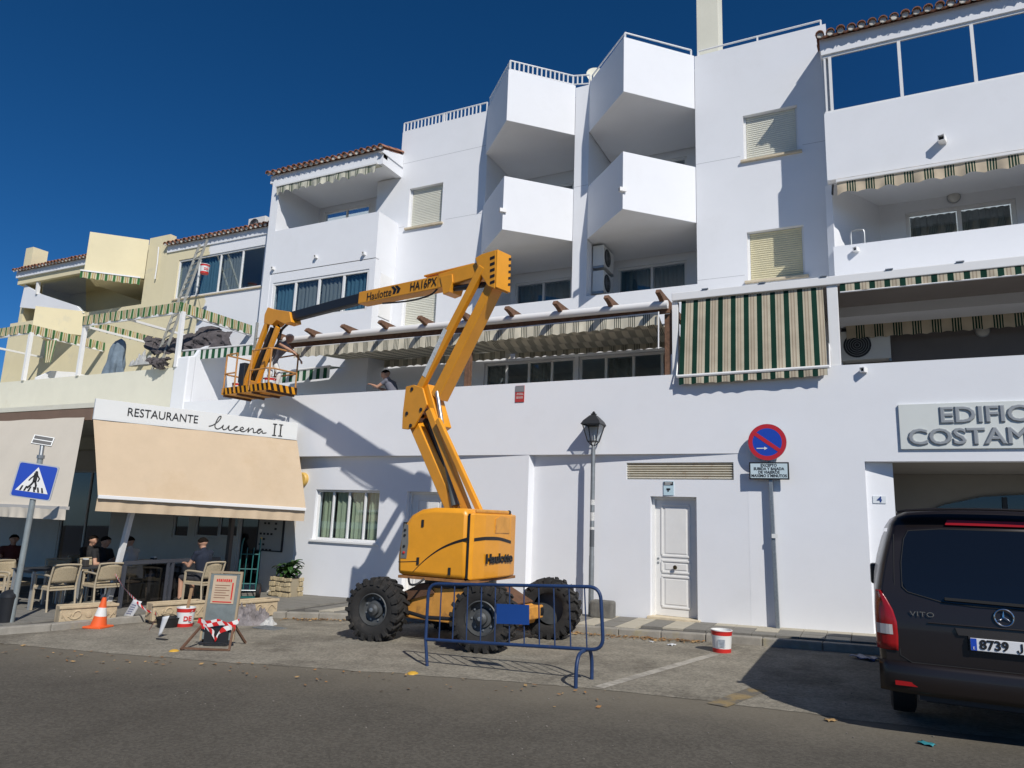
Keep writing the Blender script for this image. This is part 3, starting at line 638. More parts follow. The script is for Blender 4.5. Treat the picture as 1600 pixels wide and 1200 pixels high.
# painted rafters of the open pergola
pg = thing('pergola', 'weathered wooden rafters on a white front beam over the long terrace', 'pergola', (-8, 13.4, 4.58))
MB().tube([(-13.45, 13.36, 6.05), (-3.32, 13.36, 5.99)], .085, 12).build('awning_roller', ALU, pg, smooth=True)
MB().bx(-13.4, -3.3, 13.42, 13.5, 5.84, 5.98).build('front_beam', WOOD, pg)
for x in (-13.35, -12.26, -11.14, -10.03, -8.93, -7.83, -6.7, -5.58, -4.47, -3.42):
    MB().prism([(x-.045, 13.02, 6.20), (x-.045, 12.96, 6.12), (x-.045, 13.12, 6.09), (x-.045, 13.30, 6.03), (x-.045, 15.9 if x > -12 else 15.0, 6.03), (x-.045, 15.9 if x > -12 else 15.0, 6.17), (x-.045, 13.1, 6.2)], (.09, 0, 0)).build('rafter', WOOD, pg)
for x in (-7.9, -3.36): MB().bx(x-.065, x+.065, 13.5, 13.63, 4.5, 5.84).build('post', WOOD, pg, bevel=.01)
tg = MB().tube([(-3.5, 13.34, 5.85), (-3.5, 13.33, 5.1)], .015, 6).build('crank_rod', ALU, pg)
# ================================================================ awnings on the white building
CRM = (.66, .62, .50); GRN = (.012, .05, .034); BRN = (.30, .235, .17); DGR = (.035, .05, .045)
ST_LINE = stripes('cream_awning_dark_lines', .30, [(0, CRM), (.40, DGR), (.455, CRM), (.53, DGR), (.585, CRM), (.66, DGR), (.715, CRM), (.79, DGR), (.845, CRM)])
ST_DROP = stripes('green_beige_awning', .235, [(0, GRN), (.38, (.62, .56, .42)), (.50, (.42, .34, .25)), (.58, (.60, .52, .39)), (.72, (.42, .34, .25)), (.80, (.62, .56, .42))], trans=.1)
ST_TAN = stripes('tan_awning_green_lines', .34, [(0, (.62, .52, .38)), (.52, GRN), (.60, (.58, .5, .36)), (.66, GRN), (.74, (.58, .5, .36)), (.80, GRN), (.88, (.58, .5, .36)), (.93, GRN)], trans=.1)
ST_GY = stripes('green_yellow_awning', .26, [(0, (.05, .17, .06)), (.30, (.62, .60, .42)), (.48, (.50, .33, .10)), (.60, (.62, .60, .42)), (.74, (.42, .17, .08)), (.82, (.62, .60, .42))], trans=.15)
ST_GW = stripes('green_white_awning', .24, [(0, (.025, .10, .05)), (.5, (.72, .74, .68))], trans=.1)
BEIGE = mat('beige_canvas', (.57, .45, .315), .9, var=.05, vscale=1.6, bump=.15, bscale=300, spec=.1, stain=((.51, .385, .25), .7, .52, .5))
def valance(a, b, h, scal=.03, per=.24, wav=.012, u0=0.0):
    a = Vector(a); b = Vector(b); L = (b-a).length; d = (b-a)/L; n = Vector((-d.y, d.x, 0)); ph = random.random()*9
    def fn(u, v): return a+d*(L*u)+n*(wav*v*math.sin(u*L*9+ph)+wav*.6*v*math.sin(u*L*23+ph))-Vector((0, 0, 1))*(v*(h-scal*abs(math.sin(math.pi*u*L/per))))
    return MB().grid(fn, max(16, int(L/.03)), 3, uvfn=lambda u, v: (u0+u*L, v*h))
def sheet(a0, a1, b0, b1, sag=0, folds=0, famp=0, nv=10):
    """cloth between edge a0-a1 and edge b0-b1; u runs along the edges"""
    a0, a1, b0, b1 = map(Vector, (a0, a1, b0, b1)); L = (a1-a0).length
    def fn(u, v):
        p = (a0.lerp(a1, u)).lerp(b0.lerp(b1, u), v); p.z -= sag*math.sin(math.pi*v)*(1+.25*math.sin(u*7)) + famp*abs(math.sin(math.pi*folds*v)) + .006*math.sin(u*L*5+v*3); return p
    return MB().grid(fn, max(12, int(L/.1)), nv, uvfn=lambda u, v: (u*L, v))
def aw(label, loc, name='awning', group=None): return thing(name, label, 'awning', loc, 0, group)
t = aw('cream awning with dark lines stretched flat under the pergola, left of the yellow boom', (-10.4, 13.4, 5.6))
sheet((-13.0, 13.44, 5.80), (-7.98, 13.44, 5.80), (-12.6, 15.85, 5.96), (-7.98, 15.85, 5.96), .03).build('canopy', ST_LINE, t, smooth=True)
valance((-13.0, 13.40, 5.83), (-7.98, 13.40, 5.80), .27, .035, .25).build('valance', ST_LINE, t, smooth=True); valance((-12.6, 15.8, 5.95), (-7.98, 15.8, 5.95), .22).build('rear_valance', ST_LINE, t, smooth=True)
MB().tube([(-13.0, 13.42, 5.84), (-7.98, 13.42, 5.81)], .02, 8).build('front_bar', ALU, t)
t = aw('cream awning with dark lines sagging in folds under the pergola, right of the yellow boom', (-5.7, 13.4, 5.6))
sheet((-7.85, 13.44, 5.79), (-3.52, 13.44, 5.82), (-7.85, 15.85, 5.98), (-3.52, 15.85, 5.98), .02, 3, .16, 24).build('canopy', ST_LINE, t, smooth=True)
valance((-7.85, 13.40, 5.80), (-3.52, 13.40, 5.84), .25, .03).build('valance', ST_LINE, t, smooth=True); valance((-7.85, 15.8, 5.96), (-3.52, 15.8, 5.96), .24).build('rear_valance', ST_LINE, t, smooth=True)
MB().tube([(-7.85, 13.42, 5.81), (-3.52, 13.42, 5.85)], .02, 8).build('front_bar', ALU, t)
t = aw('green and beige striped awning lowered like a blind in front of the terrace', (-1.8, 13.2, 4.5))
sheet((-3.07, 13.44, 6.05), (-.52, 13.44, 6.05), (-3.09, 13.28, 4.52), (-.50, 13.28, 4.55), -.02).build('canopy', ST_DROP, t, smooth=True)
MB().tube([(-3.13, 13.27, 4.51), (-.47, 13.27, 4.54)], .033, 8).build('front_bar', ALU, t); valance((-3.09, 13.26, 4.49), (-.50, 13.26, 4.52), .15, .02).build('valance', ST_DROP, t, smooth=True)
for x in (-3.14, -.46): MB().tube([(x, 13.44, 5.0), (x, 13.28, 4.52)], .014, 6).build('arm', ALU, t)
t = aw('narrow green and beige striped valance along the gutter at far right', (3, 13.4, 5.9))
valance((-.24, 13.40, 6.06), (6.8, 13.40, 6.06), .15, 0).build('valance', ST_DROP, t, smooth=True); MB().tube([(-.24, 13.40, 5.905), (6.8, 13.40, 5.905)], .014, 6).build('front_bar', ALU, t)
t = aw('folded tan awning in the shaded terrace above the air conditioner', (3, 16, 5.2))
pa, pb = PY(1322, 508, 15.9), PY(1600, 485, 15.9); pb = pa+(pb-pa)*2
MB().beam(pa, pb, .09, .07).build('front_bar', ALU, t); valance(pa-Vector((0, .05, .03)), pb-Vector((0, .05, .03)), .3).build('valance', ST_TAN, t, smooth=True); sheet(pa+Vector((0, 0, .06)), pb+Vector((0, 0, .06)), pa+Vector((0, .35, .2)), pb+Vector((0, .35, .2)), .05).build('canopy', ST_TAN, t, smooth=True)
t = aw('tan awning with dark green lines half rolled under the right-hand balcony', (3, 15, 8.6))
valance((-.22, D4-.16, 8.70), (6.5, D4-.16, 8.70), .27, .05, .36, .02).build('valance', ST_TAN, t, smooth=True); MB().bx(-.24, 6.5, D4-.2, D4-.13, 8.70, 8.76).build('front_bar', ALU, t, bevel=.008)
sheet((-.22, D4-.15, 8.77), (6.5, D4-.15, 8.77), (-.22, D4+.28, 8.84), (6.5, D4+.28, 8.84)).build('canopy', ST_TAN, t); MB().tube([(-.3, D4-.1, 8.70), (-.33, D4+.3, 8.6)], .02, 6).build('arm', DARKM, t)
t = aw('faded ragged striped awning rolled up on the top left balcony', (-14, 15, 11.4))
ST_FADE = stripes('faded_awning', .36, [(0, (.66, .64, .52)), (.45, (.20, .22, .17)), (.55, (.62, .60, .48)), (.65, (.16, .19, .14)), (.82, (.5, .5, .4))], trans=.1)
valance((-15.83, D4-.14, 11.50), (-12.05, D4-.14, 11.50), .27, .09, .31, .03).build('valance', ST_FADE, t, smooth=True); MB().bx(-15.85, -12.0, D4-.17, D4-.11, 11.50, 11.55).build('front_bar', ALU, t); sheet((-15.83, D4-.14, 11.555), (-12.05, D4-.14, 11.555), (-15.83, D4+.15, 11.565), (-12.05, D4+.15, 11.565)).build('canopy', ST_FADE, t)
t = aw('green and white striped awning behind the basket, next to the rounded wall', (-15.2, 13.7, 5.9))
pa, pb = PY(286, 548, 13.75), PY(395, 538, 13.75)
valance(pa, pb, .30, 0, .25, .006).build('valance', ST_GW, t, smooth=True); sheet(pa, pb, pa+Vector((0, .35, .02)), pb+Vector((0, .35, .02))).build('canopy', ST_GW, t); MB().tube([pa, pb], .025, 8).build('front_bar', ALU, t)
t = aw('small green and white striped awning just right of the worker in the basket', (-12.4, 14.3, 5))
pa, pb = PY(432, 582, 14.4), PY(516, 572, 14.4)
valance(pa, pb, .32, 0, .25, .006).build('valance', ST_GW, t, smooth=True); sheet(pa, pb, pa+Vector((.1, .5, .05)), pb+Vector((.1, .5, .05))).build('canopy', ST_GW, t); MB().tube([pa, pb], .03, 8).build('front_bar', ALU, t)
# ================================================================ fittings on the white building
LAMPW = mat('opal_lamp', (.55, .54, .50), .4)
def wall_lamp(px, py, y, lb):
    p = PY(px, py, y); t = thing('wall_lamp', lb, 'lamp', p, 0, 'round bulkhead lamps on the terraces')
    MB().lathe([(.13, 0), (.13, .03), (.12, .035)], p-Vector((0, .001, 0)), 24, (0, -1, 0)).build('base', GREYM, t, smooth=True); MB().lathe([(.115, .035), (.105, .07), (.07, .1), (.02, .112)], p-Vector((0, .001, 0)), 24, (0, -1, 0)).build('shade', LAMPW, t, smooth=True)
for a in ((1013, 392, 17.8, 'round bulkhead lamp above the sliding door of the lower right angular balcony'), (1008, 230, 17.8, 'round bulkhead lamp in the upper recess behind the right angular balcony'), (845, 265, 17.8, 'round bulkhead lamp in the upper recess behind the left angular balcony'), (838, 418, 17.8, 'round bulkhead lamp above the sliding door right of the boom head'), (1490, 309, 16.8, 'round bulkhead lamp under the right-hand balcony with the tan awning'), (1535, 517, 16.3, 'round bulkhead lamp in the dark right-hand terrace'), (533, 311, 16.9, 'round bulkhead lamp on the top left balcony')): wall_lamp(*a)
ACW = mat('aircon_white', (.70, .70, .67), .5, var=.03)
def aircon(c, w, h, d, rz, lb, grp):
    t = thing('air_conditioner', lb, 'air conditioner', c, rz, grp)
    MB().bx(-w/2, w/2, -d/2, d/2, 0, h).build('casing', ACW, t, local=True, bevel=.015)
    MB().lathe([(h*.42, 0), (h*.42, .012), (h*.40, .014)], (-w*.14, -d/2-.001, h*.5), 28, (0, -1, 0)).build('fan_opening', DARKM, t, local=True)
    g = MB()
    for k in range(1, 6): g.tube([(-w*.14+h*.07*k*math.cos(a*.2617), -d/2-.025, h*.5+h*.07*k*math.sin(a*.2617)) for a in range(24)], .004, 5, True)
    g.build('fan_guard', GREYM, t, local=True)
    MB().bx(-w/2, -w/2+.04, -d/2, d/2, -.06, -.002).bx(w/2-.04, w/2, -d/2, d/2, -.06, -.002).build('bracket', GREYM, t, local=True)
p = PY(938, 430, 16.9); aircon((-5.85, 16.75, p.z+.06), .8, .55, .3, RAD(90), 'upper of two air conditioners stacked beside the sliding door', None); aircon((-5.85, 16.75, p.z-.62), .8, .55, .3, RAD(90), 'lower of two air conditioners stacked beside the sliding door', None)
p = PY(1352, 565, 16.1); aircon((p.x, 16.05, p.z), .95, .62, .32, 0, 'air conditioner in the shaded right-hand terrace under the tan awning', None)
aircon((-18.3, 16.7, 11.08), .8, .5, .32, 0, 'small air conditioner on the tiled roof above the curtained windows', None)
# alarm box, alarm notice, camera notice, house number, name board
p = PY(474, 749, 13.62); t = thing('alarm_box', 'round yellow and grey alarm box beside the curtained ground-floor window', 'alarm box', p)
MB().lathe([(.17, 0), (.17, .07), (.14, .1)], p, 28, (0, -1, 0)).build('housing', mat('alarm_yellow', (.66, .42, .10), .5), t, smooth=True); MB().bx(p.x-.12, p.x+.02, p.y-.125, p.y-.101, p.z-.09, p.z+.09).build('face_plate', mat('alarm_plate', (.45, .50, .55), .4), t)
def plate(name, a, b, y, m, lb, cat, th=.012, parts=()):
    p, q = PY(*a, y), PY(*b, y); t = thing(name, lb, cat, ((p.x+q.x)/2, y, min(p.z, q.z)))
    x0, x1, z0, z1 = min(p.x, q.x), max(p.x, q.x), min(p.z, q.z), max(p.z, q.z)
    MB().bx(x0, x1, y-th-.002, y-.002, z0, z1).build('board', m, t); return t, x0, x1, z0, z1
t, x0, x1, z0, z1 = plate('alarm_notice', (806, 603), (819, 628), 13.398, mat('notice_red', (.45, .045, .04), .5), 'small red and grey alarm notice high on the white parapet', 'notice')
MB().bx(x0+.004, x1-.004, 13.378, 13.383, z0+(z1-z0)*.62, z1-.004).build('header', mat('notice_grey', (.22, .22, .23), .5), t)
AM = MB()
for z, h, w in ((.50, .02, .3), (.42, .025, .34), (.2, .05, .38)):
    xx_ = -w
    while xx_ < w: ww = random.uniform(.05, .12); AM.bx((x0+x1)/2+(x1-x0)*xx_, (x0+x1)/2+(x1-x0)*(xx_+ww), 13.380, 13.383, z0+(z1-z0)*z, z0+(z1-z0)*z+h); xx_ += ww+.05
AM.build('small_print', mat('faded_print', (.50, .40, .38), .6), t, kind='stuff')
yw = lambda x: 13.58+(x+6.2)*(13.402-13.58)/4.3
t, x0, x1, z0, z1 = plate('camera_notice', (1037, 752), (1053, 774), yw(-3.33), mat('notice_pale', (.50, .66, .72), .5), 'small pale blue camera notice above the white panelled door', 'notice')
yy = yw(-3.33)-.018; MB().bx(x0+.01, x1-.01, yy-.004, yy+.002, z1-.07, z1-.01).build('header', DARKM, t); MB().bx(x0+.025, x1-.03, yy-.007, yy-.005, z1-.037, z1-.024).bx(x0+.025, x1-.06, yy-.007, yy-.005, z1-.06, z1-.05).build('small_print', SIGNW, t, kind='stuff'); MB().bx(x0+.06, x0+.13, yy-.004, yy+.002, z0+.1, z0+.13).bx(x0+.08, x0+.1, yy-.004, yy+.002, z0+.07, z0+.099).build('camera_symbol', INK, t)
xd = Vector((.416, .09, 0)).normalized(); nn = Vector((xd.y, -xd.x, 0)); ctr = Vector((.19, 13.51+.186*.09/.416, 2.27))+nn*.003; t = thing('house_number', 'small pale tile with the blue number 4 on the entrance pillar', 'house number', ctr)
MB().prism([ctr+xd*a+Vector((0, 0, b)) for a, b in ((-.10, -.06), (.10, -.06), (.10, .06), (-.10, .06))], nn*.012).build('tile', mat('number_tile', (.66, .70, .72), .3), t); text_mb('4', .13, ctr+nn*.016, xd, (0, 0, 1), .004, sx=1.2, bold=.003).build('numeral', mat('number_blue', (.02, .05, .2), .4), t)
t, x0, x1, z0, z1 = plate('name_board', (1403, 632), (1408, 703), 13.398, mat('board_grey', (.66, .69, .66), .6, var=.03), 'long pale name board reading EDIFICIO COSTAMAR over the entrance', 'sign', .03)
bpy.data.objects.remove(t.children[0]); x0 = .55; x1 = 3.75; z0, z1 = 3.095, 3.845
MB().bx(x0, x1, 13.36, 13.396, z0, z1).build('board', MATS['board_grey'], t, bevel=.006); LET = mat('letter_grey', (.33, .35, .36), .45, .2)
text_mb('EDIFICIO', .36, (1.12, 13.352, 3.63), (1, 0, 0), (0, 0, 1), .016, 'LEFT', 1.15, fat=.013).build('lettering', LET, t); text_mb('COSTAMAR', .36, (.66, 13.352, 3.28), (1, 0, 0), (0, 0, 1), .016, 'LEFT', 1.15, fat=.013).build('lettering', LET, t)
# dish on the roof
t = thing('satellite_dish', 'cream satellite dish on the roof between the angular balconies', 'satellite dish', (-5.95, 16.5, 12.98)); dv = Vector((.55, -.75, .3)).normalized()
MB().lathe([(.02, -.04), (.2, .0), (.33, .07), (.34, .075), (.2, .015), (.02, -.025)], (-5.95, 16.4, 13.5), 28, dv, cap=False).build('reflector', PALE, t, smooth=True); MB().tube([(-5.95, 16.5, 12.98), (-5.95, 16.45, 13.45)], .03, 8).build('mast', GREYM, t); MB().tube([(-5.95, 16.4, 13.3), Vector((-5.95, 16.4, 13.5))+dv*.35], .014, 6).build('feed_arm', GREYM, t)
# ================================================================ cream building on the left
bc = thing('apartment_building', 'cream apartment building at left with striped terrace awnings, half repainted', 'building', (-24, 13.4, 0))
panel(MB(), (-34, 13.4), (-17.43, 13.4), 3.3, 5.6, th=.25).build('terrace_parapet', PALE, bc)
MB().prism([(-17.42, 13.38, 3.3), (-17.42, 13.62, 3.3), (-17.42, 13.62, 5.95), (-17.42, 13.38, 5.88)], (.56, 0, 0)).build('end_pier', WHITE, bc, bevel=.03)
MB().prism([(-17.0, 13.625, 3.5), (-17.0, 13.625, 5.95), (-17.0, 13.75, 6.18), (-17.0, 14.0, 6.33), (-17.0, 14.4, 6.38), (-17.0, 15.98, 6.38), (-17.0, 15.98, 3.5)], (.14, 0, 0)).build('partition', WHITE, bc)
MB().bx(-34, -17.01, 13.66, 17.7, 3.6, 4.6).build('terrace_floor', PALE, bc)
hm = bpy.data.materials.new('half_painted_render'); hm.use_nodes = True; n_ = hm.node_tree.nodes; l_ = hm.node_tree.links; b_ = n_['Principled BSDF']; b_.inputs['Roughness'].default_value = .9
tc_ = n_.new('ShaderNodeTexCoord'); sx_ = n_.new('ShaderNodeSeparateXYZ'); l_.new(tc_.outputs['Object'], sx_.inputs[0]); nz = n_.new('ShaderNodeTexNoise'); nz.inputs['Scale'].default_value = 1.1; nz.inputs['Detail'].default_value = 3; l_.new(tc_.outputs['Object'], nz.inputs[0])
ad = n_.new('ShaderNodeMath'); ad.operation = 'MULTIPLY_ADD'; l_.new(nz.outputs[0], ad.inputs[0]); ad.inputs[1].default_value = 1.6; l_.new(sx_.outputs[0], ad.inputs[2]); mr_ = n_.new('ShaderNodeMapRange'); mr_.inputs['From Min'].default_value = 4.98; mr_.inputs['From Max'].default_value = 5.06; l_.new(ad.outputs[0], mr_.inputs[0])
mx_ = n_.new('ShaderNodeMix'); mx_.data_type = 'RGBA'; l_.new(mr_.outputs[0], mx_.inputs[0]); mx_.inputs[6].default_value = (.74, .66, .44, 1); mx_.inputs[7].default_value = (.79, .805, .83, 1); l_.new(mx_.outputs[2], b_.inputs['Base Color'])
panel(MB(), (-21.9, D2), (-16.152, D2), 3.5, 10.72, [(.62, 4.72, 8.8, 10.23)], .25).build('upper_wall', hm, bc)
window(bc, (-21.9, D2), (1, 0), .62, 4.72, 8.8, 10.23, .06, 4, .06, [CURT_G, CURT_B, CURT_G, None], GLASS, sill=STONE)
roof(bc, -22.0, -16.2, D2-.2, 10.82, 3); MB().bx(-22, -16.2, 16.26, 20, 10.5, 10.7).build('flat_roof', PALE, bc)
cw = MB(); panel(cw, (-31, D2), (-21.9, D2), 3.5, 8.8, th=.25); panel(cw, (-23.0, D2), (-21.902, D2), 8.8, 11.3, th=.25); panel(cw, (-31, 17.8), (-23, 17.8), 8.8, 11.2, [(6.0, 7.6, 8.85, 10.6)], .2)
cw.bx(-23.25, -23.003, 16.252, 17.8, 8.8, 11.28); cw.bx(-25.6, -21.91, 16.26, 20, 11.0, 11.2)
panel(cw, (-30.6, 15.8), (-25.75, 15.8), 10.35, 10.8, th=.25); cw.bx(-30.6, -30.35, 16.06, 19.8, 3.5, 10.8)
cw.build('upper_wall', CREAM, bc)
window(bc, (-31, 17.8), (1, 0), 6.0, 7.6, 8.85, 10.6, .06, 2, .06, [None])
def cbal(bl, pr, br, z0, z1):
    tq = .14*math.sqrt(2); outer = [(bl, D2-.003), pr, (br, D2-.003)]; inner = [(br-tq, D2-.003), (pr[0], pr[1]+tq), (bl+tq, D2-.003)]
    b = MB().prism([(x, y, z0) for x, y in outer+inner], (0, 0, z1-z0)).build('balcony', CREAM, bc, bevel=.008)
    MB().prism([(x, y, z0+.004) for x, y in [(bl+tq, D2-.004), (pr[0], pr[1]+tq+.004), (br-tq, D2-.004), (br-.01, 17.78), (bl+.01, 17.78)]], (0, 0, .2)).build('slab', CREAM, b)
cbal(-25.75, (-24.38, 14.64), -23.02, 9.76, 11.24); cbal(-28.5, (-27.28, 14.82), -26.1, 7.9, 8.83)
roof(bc, -30.7, -25.8, 15.55, 10.85, 3); MB().bx(-30.7, -25.76, 16.06, 20, 10.5, 10.84).build('flat_roof', CREAM, bc)
MB().prism([PY(a, b, 15.9) for a, b in ((31, 480), (39, 444), (60, 458), (96, 470), (120, 478), (130, 489))], (0, .12, 0)).build('sloping_parapet', WHITE, bc)
MB().prism([PY(a, b, 15.95) for a, b in ((66, 428), (134, 432), (134, 490), (66, 462))], (0, .01, 0)).build('glass_screen', glass('screen_glass', (.86, .88, .87), .0), bc); MB().beam(PY(63, 424, 15.9), PY(58, 460, 15.9), .12, .1).build('post', WHITE2, bc)
MB().bx(-30.6, -30.1, 15.9, 16.5, 10.84, 11.95).build('chimney', CREAM, bc)
MB().tube([PY(248, 386, 15.93), PY(246, 410, 15.93), PY(242, 436, 15.93)], .022, 8).build('drain_pipe', WHITE2, bc)
MB().prism([(-24.5, 13.66, 4.6), (-24.5, 13.66, 5.75), (-24.5, 14.1, 6.05), (-24.5, 14.8, 6.15), (-24.5, 15.98, 6.1), (-24.5, 15.98, 4.6)], (.14, 0, 0)).build('partition', WHITE, bc)
# striped terrace awnings on white frames
def frame_awning(x0, x1, z, lb, posts):
    t = aw(lb, (x1, 13.4, 5.6)); f = MB(); y0, y1 = 13.36, 15.97
    for a, b in (((x0, y0, z-.3), (x1, y0, z-.3)), ((x0, y0, z-.3), (x0, y1, z-.3)), ((x1, y0, z-.3), (x1, y1, z-.3)), (((x0+x1)/2, y0, z-.3), ((x0+x1)/2, y1, z-.3))): f.beam(a, b, .07, .07)
    f.build('frame', WHITE2, t)
    for x in posts: MB().beam((x, y0+.04, 5.6), (x, y0+.04, z-.27), .11, .11).build('post', WHITE2, t)
    valance((x0, y0-.05, z), (x1+.05, y0-.05, z), .32, .03, .27, .02).build('valance', ST_GY, t, smooth=True); valance((x1+.05, y0-.05, z), (x1+.05, y1, z), .32, .03, .27, .02).build('valance', ST_GY, t, smooth=True)
    valance((x0, y0, z-.05), (x0, y1, z-.05), .3, .03, .27, .02).build('valance', ST_GY, t, smooth=True)
    return t
frame_awning(-21.85, -17.42, 7.5, 'green and yellow striped awning on a white frame, reached by the long ladder', (-21.8, -17.36)); frame_awning(-32, -24.72, 7.5, 'green and yellow striped awning on a white frame at the far left', (-24.65,))
t = aw('small green and yellow striped awning half rolled under the cream corner balcony', (-24, 15, 9.6)); n45 = Vector((-.707, -.707, 0))
pa = Vector((-24.45, 14.58, 9.74)); pb = Vector((-23.1, 15.92, 9.74)); off = Vector((.05, -.05, 0)); valance(pa+off, pb+off, .26, .03, .27, .015).build('valance', ST_GY, t, smooth=True); MB().beam(pa+off+Vector((0, 0, .02)), pb+off+Vector((0, 0, .02)), .05, .05).build('front_bar', ALU, t)
p = PY(80, 532, 13.7); t = thing('curtain', 'bunched green striped curtain hanging under the far left awning', 'curtain', p-Vector((0, 0, .75)))
MB().grid(lambda u, v: (p.x-.3+.6*u*(1-.45*v)+.13*v, 13.7+.03*math.sin(u*22), p.z-.75*v), 24, 4, uvfn=lambda u, v: (u*.9, v)).build('cloth', ST_GY, t, smooth=True)
# ================================================================ restaurant: wall, canopy, awnings
RW = mat('restaurant_plaster', (.68, .64, .57), .9, var=.05, bump=.1); yR = 13.63
rh = []
for a, b in (((272, 803), (293, 841)), ((307, 801), (340, 841)), ((343, 801), (370, 841)), ((375, 805), (404, 917)), ((105, 735), (160, 905))):
    p, q = PY(*a, yR), PY(*b, yR); rh.append((p.x+34, q.x+34, q.z, p.z))
panel(MB(), (-34, yR), (-12.622, yR), -1.5, 3.29, rh, .22).build('restaurant_wall', RW, bc)
for i, h in enumerate(rh): window(bc, (-34, yR), (1, 0), *h, dep=.05, panes=1 if i < 4 else 2, fr=.06, g=GLASSD, fm=mat('pale_frame', (.66, .64, .60), .5), name='window' if i < 3 else 'glazed_door')
MB().bx(-34, -12.7, 13.9, 19.8, 3.0, 3.2).build('ceiling', RW, bc)
t, x0, x1, z0, z1 = plate('menu_board', (407, 811), (440, 861), 13.628, mat('menu_grey', (.40, .39, .36), .6, var=.05), 'grey menu board with rows of pictures beside the restaurant door', 'menu board', .03)
fm_ = MB().bx(x0-.03, x0, 13.585, 13.626, z0-.03, z1+.03).bx(x1, x1+.03, 13.585, 13.626, z0-.03, z1+.03).bx(x0, x1, 13.585, 13.626, z1, z1+.03).bx(x0, x1, 13.585, 13.626, z0-.03, z0).build('frame', DARKM, t)
mp = MB()
for r in range(6):
    for c in range(5):
        if random.random() < .6: mp.bx(x0+.06+c*.12, x0+.13+c*.12, 13.588, 13.593, z1-.12-r*.13, z1-.07-r*.13)
mp.build('menu_print', INK, t, kind='stuff')
P0 = Vector((-14.02, 9.05, 0)); P1 = Vector((-12.36, 13.1, 0)); fd = (P1-P0).normalized(); fn_ = Vector((fd.y, -fd.x, 0))
cn = thing('restaurant_canopy', 'flat restaurant canopy with a white sign fascia over the terrace', 'canopy', (-14, 10, gz(-14)+PAVE))
q0 = P0-fn_*.06; q1 = P1-fn_*.06
MB().prism([(q0.x, q0.y, 3.66), (q1.x, q1.y, 3.66), (-12.7, 13.39, 3.66), (-30, 13.39, 3.66), (-30, 9.1, 3.66)], (0, 0, .1)).build('roof', PALE, cn)
fa = MB().prism([P0-fn_*.055+Vector((0, 0, 3.41)), P1-fn_*.055+Vector((0, 0, 3.41)), P1-fn_*.055+Vector((0, 0, 3.83)), P0-fn_*.055+Vector((0, 0, 3.84))], fn_*.08).build('fascia', SIGNW, cn, bevel=.005)
MB().beam(P0+Vector((0, 0, 3.39)), P1+Vector((0, 0, 3.39)), .09, .03, fn_).build('drip_edge', DARKM, cn)
MB().bx(-30, -14.1, 9.06, 9.14, 3.40, 3.64).build('fascia', mat('brown_casing', (.22, .145, .10), .7, var=.1), cn)
fo = fn_*.032
FL = (P1-P0).length
text_mb('RESTAURANTE', .25, P0+fd*.60+fo+Vector((0, 0, 3.63)), fd, (0, 0, 1), .008, 'LEFT', .86).build('lettering', INK, fa)
sf = MB()
for x in (3.80, 3.95):
    sf.beam(P0+fd*x+fo+Vector((0, 0, 3.47)), P0+fd*x+fo+Vector((0, 0, 3.74)), .008, .03, fn_)
    for z in (3.47, 3.74): sf.beam(P0+fd*(x-.05)+fo+Vector((0, 0, z)), P0+fd*(x+.05)+fo+Vector((0, 0, z)), .008, .02, fn_)
sf.build('lettering', INK, fa)
script = [(.0, .10), (.1, .14), (.22, .24), (.3, .36), (.3, .42), (.24, .38), (.18, .22), (.17, .1), (.24, .05), (.34, .1), (.40, .18), (.38, .1), (.42, .05), (.5, .09), (.56, .18), (.55, .09), (.6, .05), (.68, .1), (.80, .18), (.74, .17), (.70, .1), (.76, .05), (.86, .08), (.97, .13), (.94, .18), (.88, .13), (.91, .06), (1.0, .06), (1.1, .14), (1.13, .18), (1.11, .05), (1.16, .12), (1.24, .18), (1.27, .12), (1.27, .06), (1.34, .07), (1.42, .13), (1.5, .18), (1.42, .17), (1.38, .09), (1.44, .05), (1.53, .14), (1.54, .07), (1.66, .09)]
MB().tube(spline([P0+fd*(2.28+x*.80)+fn_*.03+Vector((0, 0, 3.44+z*.80)) for x, z in script], 4), .011, 6).build('lettering', INK, fa)
# posts of the terrace
f0 = PG(168, 946, PAVE); MB().beam(f0, PY(206, 800, f0.y), .09, .09).build('post', WHITE2, cn)
for x, y in ((-14.0, 12.9), (-17.5, 9.4)): MB().beam((x, y, gz(x)+PAVE), (x, y, 3.66), .1, .1).build('post', mat('brown_post', (.12, .10, .09), .7), cn)
t = aw('large beige awning sloping down beneath the white restaurant sign', (-13, 11, 1.8), 'restaurant_awning'); a0 = P0+fn_*.05+Vector((0, 0, 3.40)); a1 = P1+fn_*.05+Vector((0, 0, 3.40)); b0 = PY(153, 776, 8.78); b1 = PY(478, 796, 12.82)
sheet(a0, a1, b0, b1, -.03).build('canopy', BEIGE, t, smooth=True); MB().beam(b0, b1, .07, .06, (0, 0, 1)).build('front_bar', ALU, t, bevel=.01); valance(b0-Vector((0, 0, .03))-fn_*.04, b1-Vector((0, 0, .03))-fn_*.04, .24, 0, .3, .02).build('valance', BEIGE, t, smooth=True)
for s in (.2, .8): MB().tube([P0.lerp(P1, s)+Vector((0, 0, 3.35)), P0.lerp(P1, s)+fn_*.12+Vector((0, 0, 2.6)), b0.lerp(b1, s)-fn_*.03], .025, 8).build('arm', ALU, t)
t = aw('beige awning of the restaurant front behind the crossing sign', (-18, 9, 1.8), 'restaurant_awning'); b1 = PY(106, 794, 8.45); b0 = Vector((-26, 8.45, b1.z)); BEIGE2 = mat('pale_canvas', (.66, .60, .50), .9, var=.04, vscale=1.6, spec=.1)
